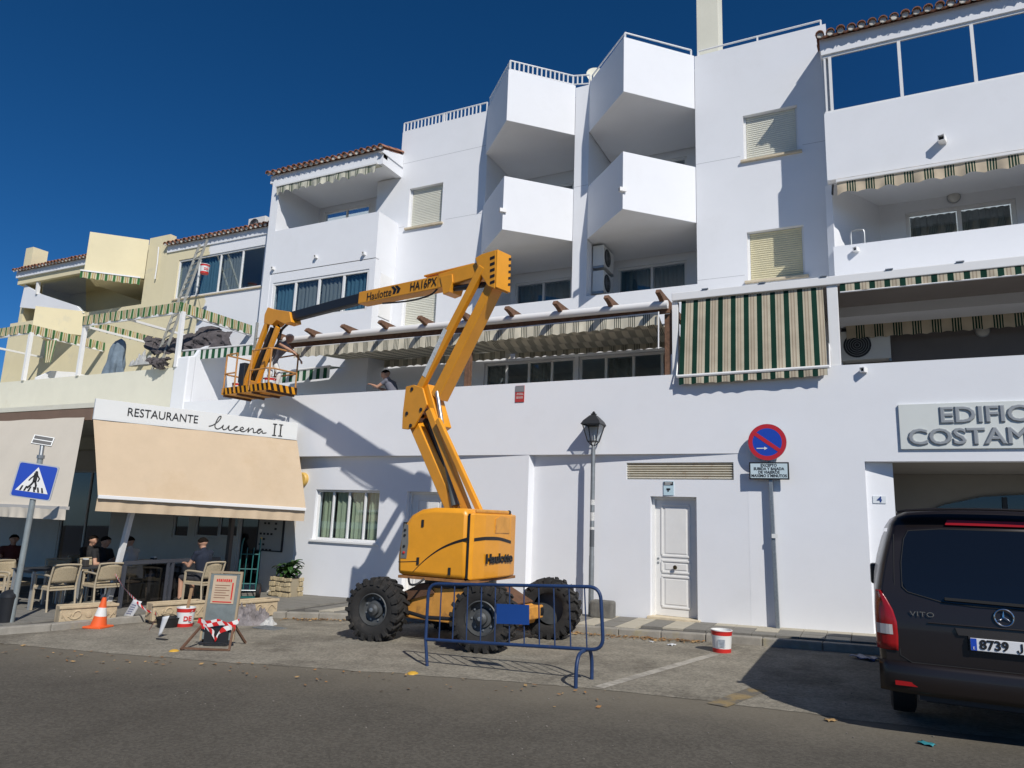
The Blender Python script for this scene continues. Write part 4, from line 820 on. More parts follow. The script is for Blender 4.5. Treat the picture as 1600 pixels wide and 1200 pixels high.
sheet((-26, 9.04, 3.46), (-14.28, 9.04, 3.46), b0, b1, -.03).build('canopy', BEIGE2, t, smooth=True); MB().beam(b0, b1, .06, .06).build('front_bar', mat('shaded_bar', (.5, .48, .45), .5), t); valance(b0-Vector((0, .03, .02)), b1-Vector((0, .03, .02)), .2, 0, .3, .02).build('valance', BEIGE2, t, smooth=True)
MB().tube([(-14.6, 9.12, 3.4), (-14.4, 9.05, 2.6), b1-Vector((.3, -.04, 0))], .025, 8).build('arm', ALU, t)
# ================================================================ articulated boom lift
E0 = Vector((-5.5, 10.5, 0)); BU = Vector((-.970, .2425, 0)); BN = Vector((.2425, .970, 0))
def BP(px, py, off=0.0):                               # where the ray meets the boom's upright plane, off behind its middle
    v = ray(px, py); t = ((E0-EYE).dot(BN)+off)/v.dot(BN); return EYE+v*t
def pxm(p, px): return px*(p-EYE).dot(DIR)/FPX         # pixels -> metres at p
bl = thing('boom_lift', 'yellow articulated boom lift parked before the white wall, its basket raised to the terrace', 'boom lift', (-5.9, 10.25, gz(-5.9)))
STEEL = mat('chrome_rod', (.5, .5, .5), .4, .8); HOSE = mat('hose_black', (.018, .018, .02), .6); BROWN = mat('brown_tread_plate', (.13, .065, .035), .8, var=.25, vscale=8, bump=.4)
TYRE = mat('lugged_tyre', (.022, .021, .020), .9, var=.3, vscale=9, bump=.3, stain=((.07, .06, .05), 4, .55, .6)); RIMM = mat('grey_rim', (.085, .09, .092), .55, .3, var=.2, vscale=8)
# wheels
R_ = .475; Wd = .38
tm = MB().lathe([(.25, -Wd*.40), (.31, -Wd*.5), (.40, -Wd*.5), (.445, -Wd*.42), (.452, 0), (.445, Wd*.42), (.40, Wd*.5), (.31, Wd*.5), (.25, Wd*.40)], (0, 0, 0), 48, (0, 1, 0), cap=False)
for k in range(20):
    for s in (-1, 1):
        a = 2*math.pi*(k+(.5 if s > 0 else 0))/20; 
        c, sn = math.cos(a), math.sin(a); c2, s2 = math.cos(a+.16), math.sin(a+.16)
        o = Vector((c*.452, s*Wd*.47, sn*.452)); i = Vector((c2*.455, s*Wd*.02, s2*.455)); rd = Vector((c, 0, sn))
        tm.beam(o+rd*.004, i+rd*.004, .05, .05, rd)
        tm.beam(Vector((c*.462, s*Wd*.50, sn*.462)), Vector((c*.375, s*Wd*.515, sn*.375)), .03, .055, (0, 1, 0))
tyre_me = tm.mesh('tyre', TYRE)
rim_me = MB().lathe([(.255, .02), (.25, -.13), (.235, -.14), (.225, -.10), (.21, -.03), (.14, -.02), (.13, -.06), (.09, -.07), (.085, -.13), (.05, -.15), (.045, -.165), (.01, -.17)], (0, 0, 0), 32, (0, 1, 0)).mesh('rim', RIMM)
hub = MB()
for k in range(8): a = k*math.pi/4; hub.lathe([(.016, -.03), (.016, -.045)], (.17*math.cos(a), 0, .17*math.sin(a)), 6, (0, 1, 0))
hub.lathe([(.03, -.165), (.03, -.18), (.015, -.183)], (0, 0, 0), 12, (0, 1, 0)); bolt_me = hub.mesh('bolts', GREYM)
for me in (tyre_me, rim_me):
    me.polygons.foreach_set('use_smooth', [True]*len(me.polygons)); me.set_sharp_from_angle(angle=RAD(35))
Mi = xf(bl).inverted(); wheels = []
for x, y, far, ry in ((-6.98, 9.52, 0, .10), (-5.02, 9.42, 0, .12), (-4.68, 11.05, 1, .10), (-6.65, 11.15, 1, .05)):
    M = Mi @ Matrix.Translation((x, y, gz(x)+R_-.005)) @ Matrix.Rotation(ry+(math.pi if far else 0), 4, 'Z') @ Matrix.Rotation(random.random()*3, 4, 'Y')
    w = piece('wheel', tyre_me, bl, M); piece('rim', rim_me, w, Matrix.Translation((0, -.02, 0))); piece('bolts', bolt_me, w, Matrix.Translation((0, -.02, 0)), 'stuff')
    wheels.append(w)
# chassis
CX, CY = -5.85, 10.28
pf = [(-.98, .30), (-1.02, .42), (-.92, .60), (-.45, .82), (.45, .82), (.98, .58), (1.06, .42), (1.0, .30)]
yaw = Matrix.Rotation(RAD(-5), 3, 'Z')
def cl_(x, y, z): q = yaw @ Vector((x, y, 0)); return Vector((CX+q.x, CY+q.y, gz(CX)+z))
MB().prism([cl_(x, -.52, z) for x, z in pf], yaw @ Vector((0, 1.04, 0))).build('chassis', YELD, bl, bevel=.02)
MB().prism([cl_(x, -.56, z) for x, z in ((-.97, .615), (-.46, .845), (-.30, .855), (-.2, .72), (-.75, .56))], yaw @ Vector((0, .03, 0))).build('tread_plate', BROWN, bl)
for s in (-1, 1):
    MB().prism([cl_(s*.97, -.5, .615), cl_(s*.5, -.5, .83), cl_(s*.5, .5, .83), cl_(s*.97, .5, .615)], (0, 0, .02)).build('tread_plate', BROWN, bl)
    ax = MB(); ax.beam(cl_(s*.98, -.66, .47), cl_(s*.98, .66, .47), .2, .2, (0, 0, 1)); ax.build('axle', YELD, bl, bevel=.02)
    for q in (-1, 1): MB().lathe([(.12, 0), (.13, .08), (.09, .14)], cl_(s*.98, q*.55, .47), 16, (0, q, 0)).build('steering_knuckle', DARKM, bl, smooth=True)
MB().tube([cl_(-.8, -.6, .42), cl_(-.3, -.62, .36), cl_(.5, -.6, .40)], .03, 8).build('steering_rod', DARKM, bl)
MB().lathe([(.55, .80), (.58, .83), (.58, .93), (.5, .95)], (CX-.1, CY+.02, gz(CX)), 36).build('turntable', DARKM, bl, smooth=True)
# turret: near hood, far hood, tail
tz0 = .80
hood = [(-6.72, tz0), (-6.735, 1.1), (-6.70, 1.38), (-6.64, 1.58), (-6.52, 1.74), (-6.34, 1.83), (-6.1, 1.865), (-5.55, 1.865), (-5.47, 1.80), (-5.47, tz0)]
nh = MB().prism([(x, 9.6, z) for x, z in hood], (0, .78, 0)).build('hood', YEL, bl, bevel=.075, smooth=25)
MB().prism([(x, 10.82, z) for x, z in hood], (0, .36, 0)).build('hood', YEL, bl, bevel=.035)
MB().bx(-6.6, -5.5, 10.385, 10.815, tz0, 1.5).build('turret_frame', YELD, bl)
tl = MB().prism([(-5.44, 9.60, tz0), (-5.39, 9.66, tz0), (-5.345, 9.95, tz0), (-5.33, 10.4, tz0), (-5.345, 10.85, tz0), (-5.39, 11.1, tz0), (-5.44, 11.18, tz0)], (0, 0, 1.0)).build('counterweight', YEL, bl, bevel=.03)
MB().prism([(-5.39, 9.75, 1.802), (-5.36, 10.0, 1.802), (-5.36, 10.8, 1.802), (-5.44, 10.8, 1.802), (-5.44, 9.75, 1.802)], (0, 0, .06)).build('counterweight_cover', YELD, bl, bevel=.02)
MB().bx(-6.71, -5.38, 9.63, 11.14, tz0-.045, tz0-.002).build('turret_skirt', mat('rusty_edge', (.30, .14, .05), .7, var=.3, vscale=8), bl)
cpn = MB().prism([(-6.728, 9.72, 1.12), (-6.712, 9.72, 1.62), (-6.712, 10.05, 1.62), (-6.728, 10.05, 1.12)], (-.02, 0, 0)).build('control_panel', DARKM, bl)
rc = MB().prism([(x, 9.592, z) for x, z in ((-6.66, 1.06), (-6.55, 1.06), (-6.53, 1.30), (-6.55, 1.58), (-6.62, 1.60), (-6.66, 1.45))], (0, .006, 0)).build('control_panel', mat('panel_grey', (.16, .16, .15), .5), bl)
for z in (1.15, 1.25, 1.42, 1.5): MB().lathe([(.02, 0), (.02, .014), (.008, .018)], (-6.6, 9.592, z), 10, (0, -1, 0)).build('button', RED if z == 1.15 else BLACK, rc)
st = MB()
def ribbon(pts, w0, w1, nrm):
    P = spline(pts, 5); n = len(P)
    for k in range(n-1):
        a, b = P[k], P[k+1]; wa = w0+(w1-w0)*k/(n-1); up_ = Vector((0, 0, 1)); st.face([a-up_*wa/2, b-up_*wa/2, b+up_*wa/2, a+up_*wa/2])
ribbon([(-6.42, 9.597, .86), (-6.2, 9.597, 1.06), (-5.95, 9.597, 1.23), (-5.7, 9.597, 1.34), (-5.46, 9.597, 1.41)], .012, .05, 0)
ribbon([(-6.7, 9.597, 1.0), (-6.55, 9.597, 1.01), (-6.32, 9.597, 1.03)], .012, .012, 0)
st.build('stripe', INK, bl)
st = MB(); ribbon([(-5.385, 9.67, 1.40), (-5.341, 9.95, 1.42), (-5.326, 10.4, 1.41), (-5.341, 10.85, 1.35)], .05, .05, 0); st.build('stripe', INK, bl)
gv = MB().bx(-5.468, -5.442, 9.605, 9.66, tz0+.02, 1.79).build('panel_gap', DARKM, bl)
text_mb('Haulotte', .2, (-5.322, 10.42, 1.10), (0, 1, 0), (0, 0, 1), .012, 'CENTER', 1.3, fat=.007).build('lettering', INK, bl)
for x, z in ((-6.28, 1.62), (-6.33, 1.04), (-5.75, .92)): MB().bx(x-.02, x+.02, 9.585, 9.599, z-.06, z+.05).build('latch', DARKM, bl)
MB().tube(spline([(-6.5, 9.62, .76), (-6.42, 9.55, .68), (-6.3, 9.56, .69), (-6.22, 9.64, .77)], 5), .018, 8).build('hose', HOSE, bl, smooth=True)
MB().lathe([(.03, 0), (.035, .05), (.015, .07)], (-5.42, 10.9, 1.80), 12).build('beacon', BLACK, bl)
MB().prism([(-5.335, 10.25, 1.5), (-5.335, 10.75, 1.5), (-5.338, 10.75, 1.74), (-5.335, 10.4, 1.77), (-5.335, 10.25, 1.72)], (.012, 0, 0)).build('tail_panel', YELD, bl)
# arms (all in one upright plane)
def arm(name, a, b, hpx, w, m=YEL, off=0, bev=.012, h2=None):
    A, B = BP(*a, off-w/2)+BN*(w/2), BP(*b, off-w/2)+BN*(w/2); return MB().beam(A, B, w, pxm(A, hpx), BN, 0, None, pxm(B, h2) if h2 else None).build(name, m, bl, bevel=bev)
arm('lower_arm', (646, 664), (706, 802), 19, .30); arm('lower_arm', (668, 640), (728, 800), 12, .10, off=-.18); arm('lower_arm', (682, 655), (764, 836), 9, .08, off=-.26)
arm('tilt_rod', (662, 655), (716, 802), 8, .1, DARKM, off=.06)
kn = [(634, 604), (646, 601), (660, 606), (667, 632), (655, 652), (646, 668), (636, 671), (628, 670), (629, 645)]
for o in (-.22, .18): MB().prism([BP(*q, -.22)+BN*(o+.22) for q in kn], BN*.04).build('knuckle_plate', YEL, bl, bevel=.008)
pin = MB()
for q in ((644, 608), (658, 640), (642, 665), (636, 646)): pin.lathe([(.035, -.015), (.035, .44)], BP(*q, -.22), 12, BN)
pin.build('pin', DARKM, bl)
ua = arm('upper_arm', (653, 608), (752, 416), 13, .10, off=-.16); arm('upper_arm', (678, 620), (768, 440), 20, .26, h2=17)
arm('arm_fork', (664, 604), (684, 668), 15, .3, h2=10)
A, B = BP(662, 588, -.215), BP(696, 514, -.215)
dcl = MB(); d_ = (B-A).normalized(); sid = d_.cross(BN).normalized()*pxm(A, 4.6); ofs = sid*0
dcl.face([A+ofs-sid, B+ofs-sid, B+ofs+sid, A+ofs+sid]); 
dcl.build('warning_decal', mat('decal_white', (.62, .64, .62), .5, var=.25, vscale=30), bl)
cyl = MB().tube([BP(683, 612, -.12), BP(695, 690, -.12)], .035, 12).build('lift_rod', STEEL, bl, smooth=True); MB().tube([BP(694, 686, -.12), BP(712, 790, -.12)], .075, 14).build('lift_cylinder', mat('grey_cylinder', (.15, .17, .16), .5, .3, var=.2), bl, smooth=30)
MB().tube(spline([BP(655, 660)+BN*.12, BP(690, 730)+BN*.12, BP(718, 800)+BN*.12], 6), .05, 8).build('hose', HOSE, bl, smooth=True)
# head
hd = [(742, 403), (752, 397), (775, 390), (773, 451), (762, 447), (749, 426)]
MB().prism([BP(*q, -.20) for q in hd], BN*.36).build('boom_head', YEL, bl, bevel=.012)
eb = [BP(775.5, 390, -.20), BP(773.5, 449, -.20)]; eo = (eb[0]-BP(765, 393, -.20)).normalized()*.03; MB().prism([eb[0], eb[1], eb[1]+BN*.37, eb[0]+BN*.37], eo).build('end_cover', YEL, bl, bevel=.008)
for k in range(5):
    y0 = 399+k*9.5
    MB().face([BP(765.5, y0+3, -.204), BP(773, y0, -.204), BP(773, y0+4.5, -.204), BP(765.5, y0+7.5, -.204)]).build('hazard_stripe', INK, bl)
    c0 = eb[0].lerp(eb[1], .1+.17*k)+eo*1.06+BN*.30; dz = (eb[1]-eb[0])*.075; MB().face([c0, c0+BN*.068-dz*.5, c0+BN*.068+dz*.5, c0+dz]).build('hazard_stripe', INK, bl)
# main boom and telescope
arm('main_boom', (560, 465.5), (690, 439), 19, .26); arm('main_boom', (684, 439), (762, 416), 23, .28, h2=24); arm('boom_slide_plate', (662, 431), (740, 412), 3, .2)
arm('telescope', (440, 497), (566, 464), 13, .17, DARKM, bev=.01); arm('telescope', (455, 494), (566, 464.5), 15.5, .12, mat('worn_steel', (.06, .06, .06), .4, .5))
MB().prism([BP(*q, -.16) for q in ((687, 432), (706, 428), (707, 440), (702, 456), (692, 460), (690, 446))], BN*.32).build('lug', YEL, bl, bevel=.008)
MB().tube([BP(698, 452, -.05), BP(764, 444, -.05)], .055, 14).build('boom_cylinder', DARKM, bl, smooth=30)
MB().tube(spline([BP(598, 474, -.1), BP(640, 470, -.1), BP(672, 461, -.1), BP(684, 450, -.1)], 6), .018, 8).build('hose', HOSE, bl, smooth=True)
bx_ = (BP(740, 415)-BP(560, 456)).normalized(); fo_ = Vector((0, 0, 0))
text_mb('Haulotte', pxm(BP(590, 458), 18), BP(592, 460.5, -.134), bx_, (0, 0, 1), .006, 'CENTER', .94).build('lettering', INK, bl); text_mb('HA16PX', pxm(BP(660, 440), 19), BP(661, 444.5, -.138), bx_, (0, 0, 1), .006, 'CENTER', .88).build('lettering', INK, bl)
chv = MB(); 
for dx in (0, 6): chv.face([BP(*q, -.134) for q in ((611+dx, 448-dx*.22), (615+dx, 447-dx*.22), (620+dx, 452-dx*.22), (617+dx, 459-dx*.22), (613+dx, 460-dx*.22), (615+dx, 453-dx*.22))])
chv.build('chevron', INK, bl)
# jib
MB().prism([BP(*q, -.14) for q in ((452, 487), (455, 503), (444, 506), (432, 500), (424, 508), (412, 505), (413, 492), (418, 480), (427, 483), (440, 485))], BN*.28).build('jib_head', YEL, bl, bevel=.01)
arm('jib_arm', (418, 497), (376, 612), 9, .09, off=-.09); arm('jib_arm', (432, 510), (394, 612), 8, .09, off=-.09); arm('jib_arm', (418, 497), (376, 612), 8, .06, off=.12)
arm('jib_cylinder', (424, 512), (386, 606), 8, .1, DARKM); MB().tube(spline([BP(450, 506), BP(440, 516), BP(436, 530), BP(433, 520), BP(428, 508)], 5), .03, 8).build('hose', HOSE, bl, smooth=True)
MB().tube(spline([BP(434, 506), BP(438, 520), BP(430, 545), BP(418, 570)], 5), .02, 8).build('hose', HOSE, bl, smooth=True)
# basket
bc_ = PY(404, 616, 12.45); bz = bc_.z; by_ = RAD(-9); RB = Matrix.Rotation(by_, 3, 'Z')
def bk_(x, y, z): return Vector((bc_.x, bc_.y, bz))+RB @ Vector((x, y, z))
HZ = stripes('hazard_toe_board', .17, [(0, (.72, .31, .02)), (.5, (.03, .02, .015))])
hx, hy = .92, .40
flr = MB().box(bk_(0, 0, 0), (2*hx, 2*hy, .03), RB).build('platform_floor', YELD, bl)
fb_ = MB()
for x in (-.85, -.3, .3, .85): fb_.beam(bk_(x, -hy+.02, -.04), bk_(x, hy-.02, -.04), .05, .05)
fb_.build('floor_ribs', BROWN, bl)
tb = MB()
cs = [(-hx, -hy), (hx, -hy), (hx, hy), (-hx, hy)]
for i in range(4):
    a, b = cs[i], cs[(i+1) % 4]; A = bk_(*a, 0); B = bk_(*b, 0); L = (B-A).length; h = Vector((0, 0, .15)); sl_ = .35
    n = 12
    for k in range(n):
        p = A.lerp(B, k/n); q = A.lerp(B, (k+1)/n); u0, u1 = L*k/n, L*(k+1)/n
        tb.face([p-Vector((0, 0, .015)), q-Vector((0, 0, .015)), q+h, p+h], uv=[(u0, 0), (u1, 0), (u1+.06, 1), (u0+.06, 1)])
tb.build('toe_board', HZ, bl, solid=.012)
rl = MB(); top = .98
for z in (.5, top):
    rl.tube([bk_(x, y, z) for x, y in ((-hx+.08, -hy), (-.42, -hy))], .02, 8); rl.tube([bk_(x, y, z) for x, y in ((.18, -hy), (hx-.1, -hy), (hx, -hy+.1), (hx, hy-.1), (hx-.1, hy), (-hx+.1, hy), (-hx, hy-.1), (-hx, -hy+.1), (-hx+.08, -hy))], .02, 8)
for x, y in ((-hx+.06, -hy), (-.42, -hy), (.18, -hy), (hx-.04, -hy+.02), (hx-.04, hy-.02), (0, hy), (-hx+.04, hy-.02)): rl.tube([bk_(x, y, .02), bk_(x, y, top)], .02, 8)
rl.build('guard_rail', mat('dusty_rail_orange', (.50, .24, .07), .6, var=.25, vscale=10), bl, smooth=30)
MB().box(bk_(-.5, .3, 1.0), (.45, .2, .2), RB).build('control_box', mat('control_grey', (.18, .18, .18), .6), bl, bevel=.02); MB().box(bk_(-.55, .0, .45), (.22, .35, .7), RB).build('basket_support', DARKM, bl, bevel=.02)
arm('jib_bracket', (380, 600), (410, 607), 16, .24, YEL)
# ================================================================ people
SKIN = mat('skin', (.48, .27, .18), .55, var=.06, vscale=20); HAIRG = mat('grey_hair', (.62, .61, .58), .8); HAIRD = mat('dark_hair', (.012, .009, .007), .95, spec=.1); EYEM = mat('eye_dark', (.02, .015, .012), .3); LIP = mat('lip', (.36, .14, .11), .6)
def capsule(mb, a, b, ra, rb, n=10):
    a = Vector(a); b = Vector(b); d = b-a; L = d.length
    if L < 1e-5: d = Vector((0, 0, 1)); L = 1e-5
    d = d/L; prof = []
    for k in range(4): t = math.pi/2*k/4; prof.append((max(ra*math.sin(t), .001), -ra*math.cos(t)))
    prof += [(ra, 0), (rb, L)]
    for k in range(1, 5): t = math.pi/2*k/4; prof.append((max(rb*math.cos(t), .001), L+rb*math.sin(t)))
    mb.lathe(prof, a, n, d)
def person(label, loc, rz, J, cloth, hair=HAIRD, S=1.0, vox=.013, group=None, curl=.5):
    """J: joints (x forward, y left, z up) in metres from loc; cloth: materials for top, legs, shoes, sleeve length"""
    t = thing('person', label, 'person', loc, rz, group); V = {k: Vector(v)*S for k, v in J.items()}
    segs = []                                          # (a, b, ra, rb, region)
    def sg(a, b, ra, rb, reg): segs.append((Vector(a), Vector(b), ra*S, rb*S, reg))
    pel, che, nek, hed = V['pelvis'], V['chest'], V['neck'], V['head']
    sg(pel+Vector((0, .07, 0))*S, pel-Vector((0, .07, 0))*S, .125, .125, 'legs'); mid = pel.lerp(che, .5)
    sg(pel, mid, .14, .13, 'top'); sg(mid, che, .13, .14, 'top')
    lat = (V['shL']-V['shR']).normalized()
    sg(mid+lat*.06*S, che+lat*.09*S, .10, .11, 'top'); sg(mid-lat*.06*S, che-lat*.09*S, .10, .11, 'top')
    sg(V['shL'], V['shR'], .065, .065, 'top'); sg(che, nek, .10, .062, 'top'); sg(nek, hed, .058, .06, 'skin')
    f = V['face'].normalized(); upv = (hed-nek); upv = (upv-f*upv.dot(f)); upv.normalize(); ear = upv.cross(f).normalized()
    hc = hed+upv*.05*S
    sg(hc-f*.03*S, hc+f*.025*S, .092, .085, 'skin'); sg(hc+f*.03*S-upv*.05*S, hc+f*.06*S-upv*.085*S, .062, .038, 'skin')   # skull, jaw
    sg(hc+f*.088*S+upv*.005*S, hc+f*.112*S-upv*.03*S, .012, .017, 'skin'); sg(hc+f*.07*S+upv*.025*S+ear*.035*S, hc+f*.07*S+upv*.025*S-ear*.035*S, .02, .02, 'skin')
    for s in (-1, 1): sg(hc+ear*s*.086*S+upv*.012*S, hc+ear*s*.09*S-upv*.03*S-f*.005*S, .02, .013, 'skin')
    for s in 'LR':
        slv = cloth.get('sleeve', .5); a, b, c = V['sh'+s], V['el'+s], V['wr'+s]
        m = a.lerp(b, max(.02, min(1, slv*1.0))) if slv <= 1 else b
        if slv >= 1: sg(a, b, .058, .045, 'top'); sg(b, c, .046, .032, 'top' if slv > 1.5 else 'skin')
        else: sg(a, m, .06, .052, 'top' if slv > .1 else 'skin'); sg(m, b, .047, .041, 'skin'); sg(b, c, .042, .028, 'skin')
        d = (c-b).normalized(); pal = V.get('palm'+s, d).normalized(); sd = d.cross(Vector((0, 0, 1)));
        sd = sd.normalized() if sd.length > .1 else Vector((0, 1, 0)); dn = d.cross(sd).normalized()
        if dn.z > 0: dn = -dn
        pc = c+d*.075*S
        for o in (-.022, -.007, .008, .023): sg(c+d*.015*S+sd*o*.6*S, pc+sd*o*S, .016, .013, 'skin')
        for o, ln in ((-.027, .068), (-.009, .080), (.009, .075), (.026, .058)):
            k1 = pc+sd*o*1.1*S+(d*(1-curl*.3)+dn*curl*.5).normalized()*ln*.55*S; sg(pc+sd*o*S, k1, .0105, .0095, 'skin'); sg(k1, k1+(d*(1-curl)+dn*curl*1.3).normalized()*ln*.5*S, .0095, .008, 'skin')
        tside = -1 if s == 'L' else 1; th = c+d*.03*S+sd*tside*.025*S; k1 = th+(d*.7+sd*tside*.8+dn*.3).normalized()*.04*S; sg(th, k1, .013, .012, 'skin'); sg(k1, k1+(d+dn*.4).normalized()*.03*S, .0115, .009, 'skin')
        h, k, an, to = V['hip'+s], V['kn'+s], V['an'+s], V['to'+s]
        sg(h, k, .088, .062, 'legs'); sg(k, an, .06, .046, 'legs' if cloth.get('trousers', 1) else 'skin'); sg(an-Vector((0, 0, .02))*S, to, .045, .036, 'shoes')
        sg(an-Vector((0, 0, .03))*S, an-Vector((0, 0, .03))*S-(to-an).normalized()*.04*S, .042, .036, 'shoes')
    mb = MB()
    for a, b, ra, rb, _ in segs: capsule(mb, a, b, ra, rb)
    me = mb.mesh('tmp', SKIN); ob = bpy.data.objects.new('tmp', me); COL.objects.link(ob)
    r = ob.modifiers.new('r', 'REMESH'); r.mode = 'VOXEL'; r.voxel_size = vox; sm = ob.modifiers.new('s', 'SMOOTH'); sm.iterations = 4; sm.factor = .5
    dg = bpy.context.evaluated_depsgraph_get(); body = bpy.data.meshes.new_from_object(ob.evaluated_get(dg)); bpy.data.objects.remove(ob)
    body.name = 'body'; body.materials.clear(); regs = ['skin', 'top', 'legs', 'shoes']
    for m in (SKIN, cloth['top'], cloth['legs'], cloth['shoes']): body.materials.append(m)
    idx = []
    for p in body.polygons:
        c = p.center; best = 1e9; reg = 'skin'
        for a, b, ra, rb, g in segs:
            ab = b-a; tt = max(0, min(1, (c-a).dot(ab)/max(ab.length_squared, 1e-9))); dd = (c-(a+ab*tt)).length-(ra+(rb-ra)*tt)
            if dd < best: best = dd; reg = g
        idx.append(regs.index(reg))
    body.polygons.foreach_set('material_index', idx); body.polygons.foreach_set('use_smooth', [True]*len(idx))
    o = bpy.data.objects.new('body', body); COL.objects.link(o); o.parent = t; XF[o.name] = xf(t).copy()
    hm_ = MB()                                         # hair: a cap over crown and back of the skull
    def hp(u, v):
        th = (u-.5)*2*math.pi; ph = v*(1.72-.92*max(0, math.cos(th))**.6 if math.cos(th) > 0 else 1.72); dr = upv*math.cos(ph)+(f*math.cos(th)+ear*math.sin(th))*math.sin(ph)
        k = .099*S+.004*S*math.sin(9*th)*math.sin(5*ph); p = hc-f*.004*S+dr*k; return p+f*(f.dot(dr))*(.012 if f.dot(dr) > 0 else .022)*S
    hm_.grid(hp, 22, 8).build('hair', hair, t, local=True, smooth=True, solid=.008)
    ey = MB()
    for s in (-1, 1): ey.lathe([(.001, -.009), (.007, -.005), (.009, 0), (.007, .005), (.001, .009)], hc+f*.088*S+ear*s*.032*S+upv*.008*S, 8, f)
    ey.build('eyes', EYEM, t, local=True); MB().tube([hc+f*.098*S-upv*.062*S+ear*s*S for s in (-.022, 0, .022)], .005, 6).build('mouth', LIP, t, local=True)
    return t
TEE_G = mat('grey_vest', (.15, .155, .19), .9, var=.08, vscale=8, bump=.2); PANTS_W = mat('white_work_trousers', (.66, .66, .64), .9, var=.12, vscale=8); SHOE = mat('dark_shoes', (.03, .028, .025), .7); NAVY = mat('navy_shirt', (.012, .018, .035), .9); SHIRT_W = mat('pale_shirt', (.52, .50, .47), .9); TEE_B = mat('black_shirt', (.016, .016, .018), .9); JEANS = mat('dark_jeans', (.04, .05, .08), .9); SHORT = mat('charcoal_shorts', (.035, .035, .04), .9)
# worker in the basket, leaning out over the rail to the right
p = bk_(.42, .08, .02); wk = person('grey-haired worker in grey vest and white trousers leaning forward in the raised basket', p, RAD(8),
    dict(pelvis=(-.12, 0, .86), chest=(.14, 0, 1.16), neck=(.28, 0, 1.29), head=(.36, 0, 1.36), face=(.9, -.15, -.2), shL=(.21, .18, 1.22), shR=(.20, -.18, 1.23), elL=(.42, .24, 1.03), wrL=(.58, .20, .88), elR=(.45, -.25, 1.10), wrR=(.68, -.24, .98),
         hipL=(-.12, .1, .84), knL=(.06, .12, .48), anL=(-.02, .13, .09), toL=(.16, .14, .035), hipR=(-.12, -.1, .84), knR=(-.02, -.12, .47), anR=(-.16, -.12, .09), toR=(.02, -.13, .035)), dict(top=TEE_G, legs=PANTS_W, shoes=SHOE, sleeve=.05), HAIRG, .95)
# second worker, stooping behind the parapet
q = PY(604, 606, 14.0); person('stooping dark-haired worker in grey shirt behind the terrace parapet', (q.x+.15, 14.05, 3.5), RAD(185),
    dict(pelvis=(-.14, 0, .94), chest=(.06, 0, 1.34), neck=(.16, 0, 1.51), head=(.22, 0, 1.59), face=(.85, .2, -.4), shL=(.09, .18, 1.43), shR=(.09, -.18, 1.43), elL=(.30, .22, 1.27), wrL=(.48, .18, 1.34), elR=(.32, -.22, 1.25), wrR=(.50, -.16, 1.32),
         hipL=(-.14, .1, .92), knL=(.06, .12, .50), anL=(-.04, .13, .09), toL=(.14, .14, .035), hipR=(-.14, -.1, .92), knR=(.0, -.12, .50), anR=(-.1, -.12, .09), toR=(.08, -.13, .035)), dict(top=TEE_G, legs=PANTS_W, shoes=SHOE, sleeve=.4), HAIRD)
SEATED = dict(pelvis=(0, 0, .52), chest=(.02, 0, .92), neck=(.05, 0, 1.10), head=(.09, 0, 1.19), face=(1, 0, -.3), shL=(.03, .19, 1.02), shR=(.03, -.19, 1.02), elL=(.16, .24, .76), wrL=(.40, .12, .80), elR=(.16, -.24, .76), wrR=(.40, -.12, .80),
         hipL=(0, .1, .50), knL=(.44, .14, .50), anL=(.42, .14, .09), toL=(.60, .15, .035), hipR=(0, -.1, .50), knR=(.44, -.14, .50), anR=(.40, -.14, .09), toR=(.58, -.15, .035))
def seated(px, py, rz, lb, cl, hair=HAIRD, dy=0):
    p = PG(px, py, PAVE); return person(lb, p, RAD(rz), SEATED, cl, hair, vox=.016), p
# ================================================================ restaurant furniture and guests
CANE = mat('woven_cane', (.46, .38, .25), .8, var=.15, vscale=40, bump=.6, bscale=150); CANEF = mat('tan_chair_frame', (.44, .37, .26), .6, var=.08); TOPM = mat('dark_table_top', (.045, .05, .058), .5, var=.1)
def make_chair(label, loc, rz):
    t = thing('terrace_chair', label, 'chair', loc, rz, 'tan armchairs on the restaurant terrace')   # faces +x
    for x, y in ((.24, .25), (.24, -.25)): MB().beam((x, y, 0), (x-.01, y, .64), .032, .032).build('leg', CANEF, t, local=True)
    for y in (.25, -.25): MB().tube(spline([(-.30, y, 0), (-.25, y, .4), (-.27, y, .6), (-.33, y, .84)], 4), .018, 8).build('leg', CANEF, t, local=True, smooth=True)
    s = MB(); s.bx(-.24, .26, -.235, .235, .42, .455); s.build('seat', CANE, t, local=True, bevel=.012)
    fr = MB().beam((.24, -.235, .40), (.24, .235, .40), .03, .03).beam((-.25, -.235, .40), (-.25, .235, .40), .03, .03).beam((-.235, .25, .41), (.225, .25, .41), .03, .03).beam((-.235, -.25, .41), (.225, -.25, .41), .03, .03); fr.build('seat_frame', CANEF, t, local=True)
    for y in (.25, -.25): MB().tube(spline([(.25, y, .62), (.2, y, .66), (0, y, .665), (-.27, y, .65)], 4), .02, 8).build('armrest', CANEF, t, local=True, smooth=True)
    b = MB(); b.grid(lambda u, v: (-.262-.055*v+.03*(abs(u-.5)*2)**2, -.23+.46*u, .52+.31*v), 12, 6); b.build('backrest', CANE, t, local=True, smooth=True, solid=.018)
    MB().tube([(-.33+.0*u, -.25+.5*u/8, .845+.012*math.sin(math.pi*u/8)) for u in range(9)], .018, 8).build('top_rail', CANEF, t, local=True, smooth=True)
    return t
def PV(x, y): return Vector((x, y, gz(x)+PAVE))
ch0 = make_chair('tan woven armchair nearest the white post, its back to the street', PV(-13.75, 9.55), RAD(172))
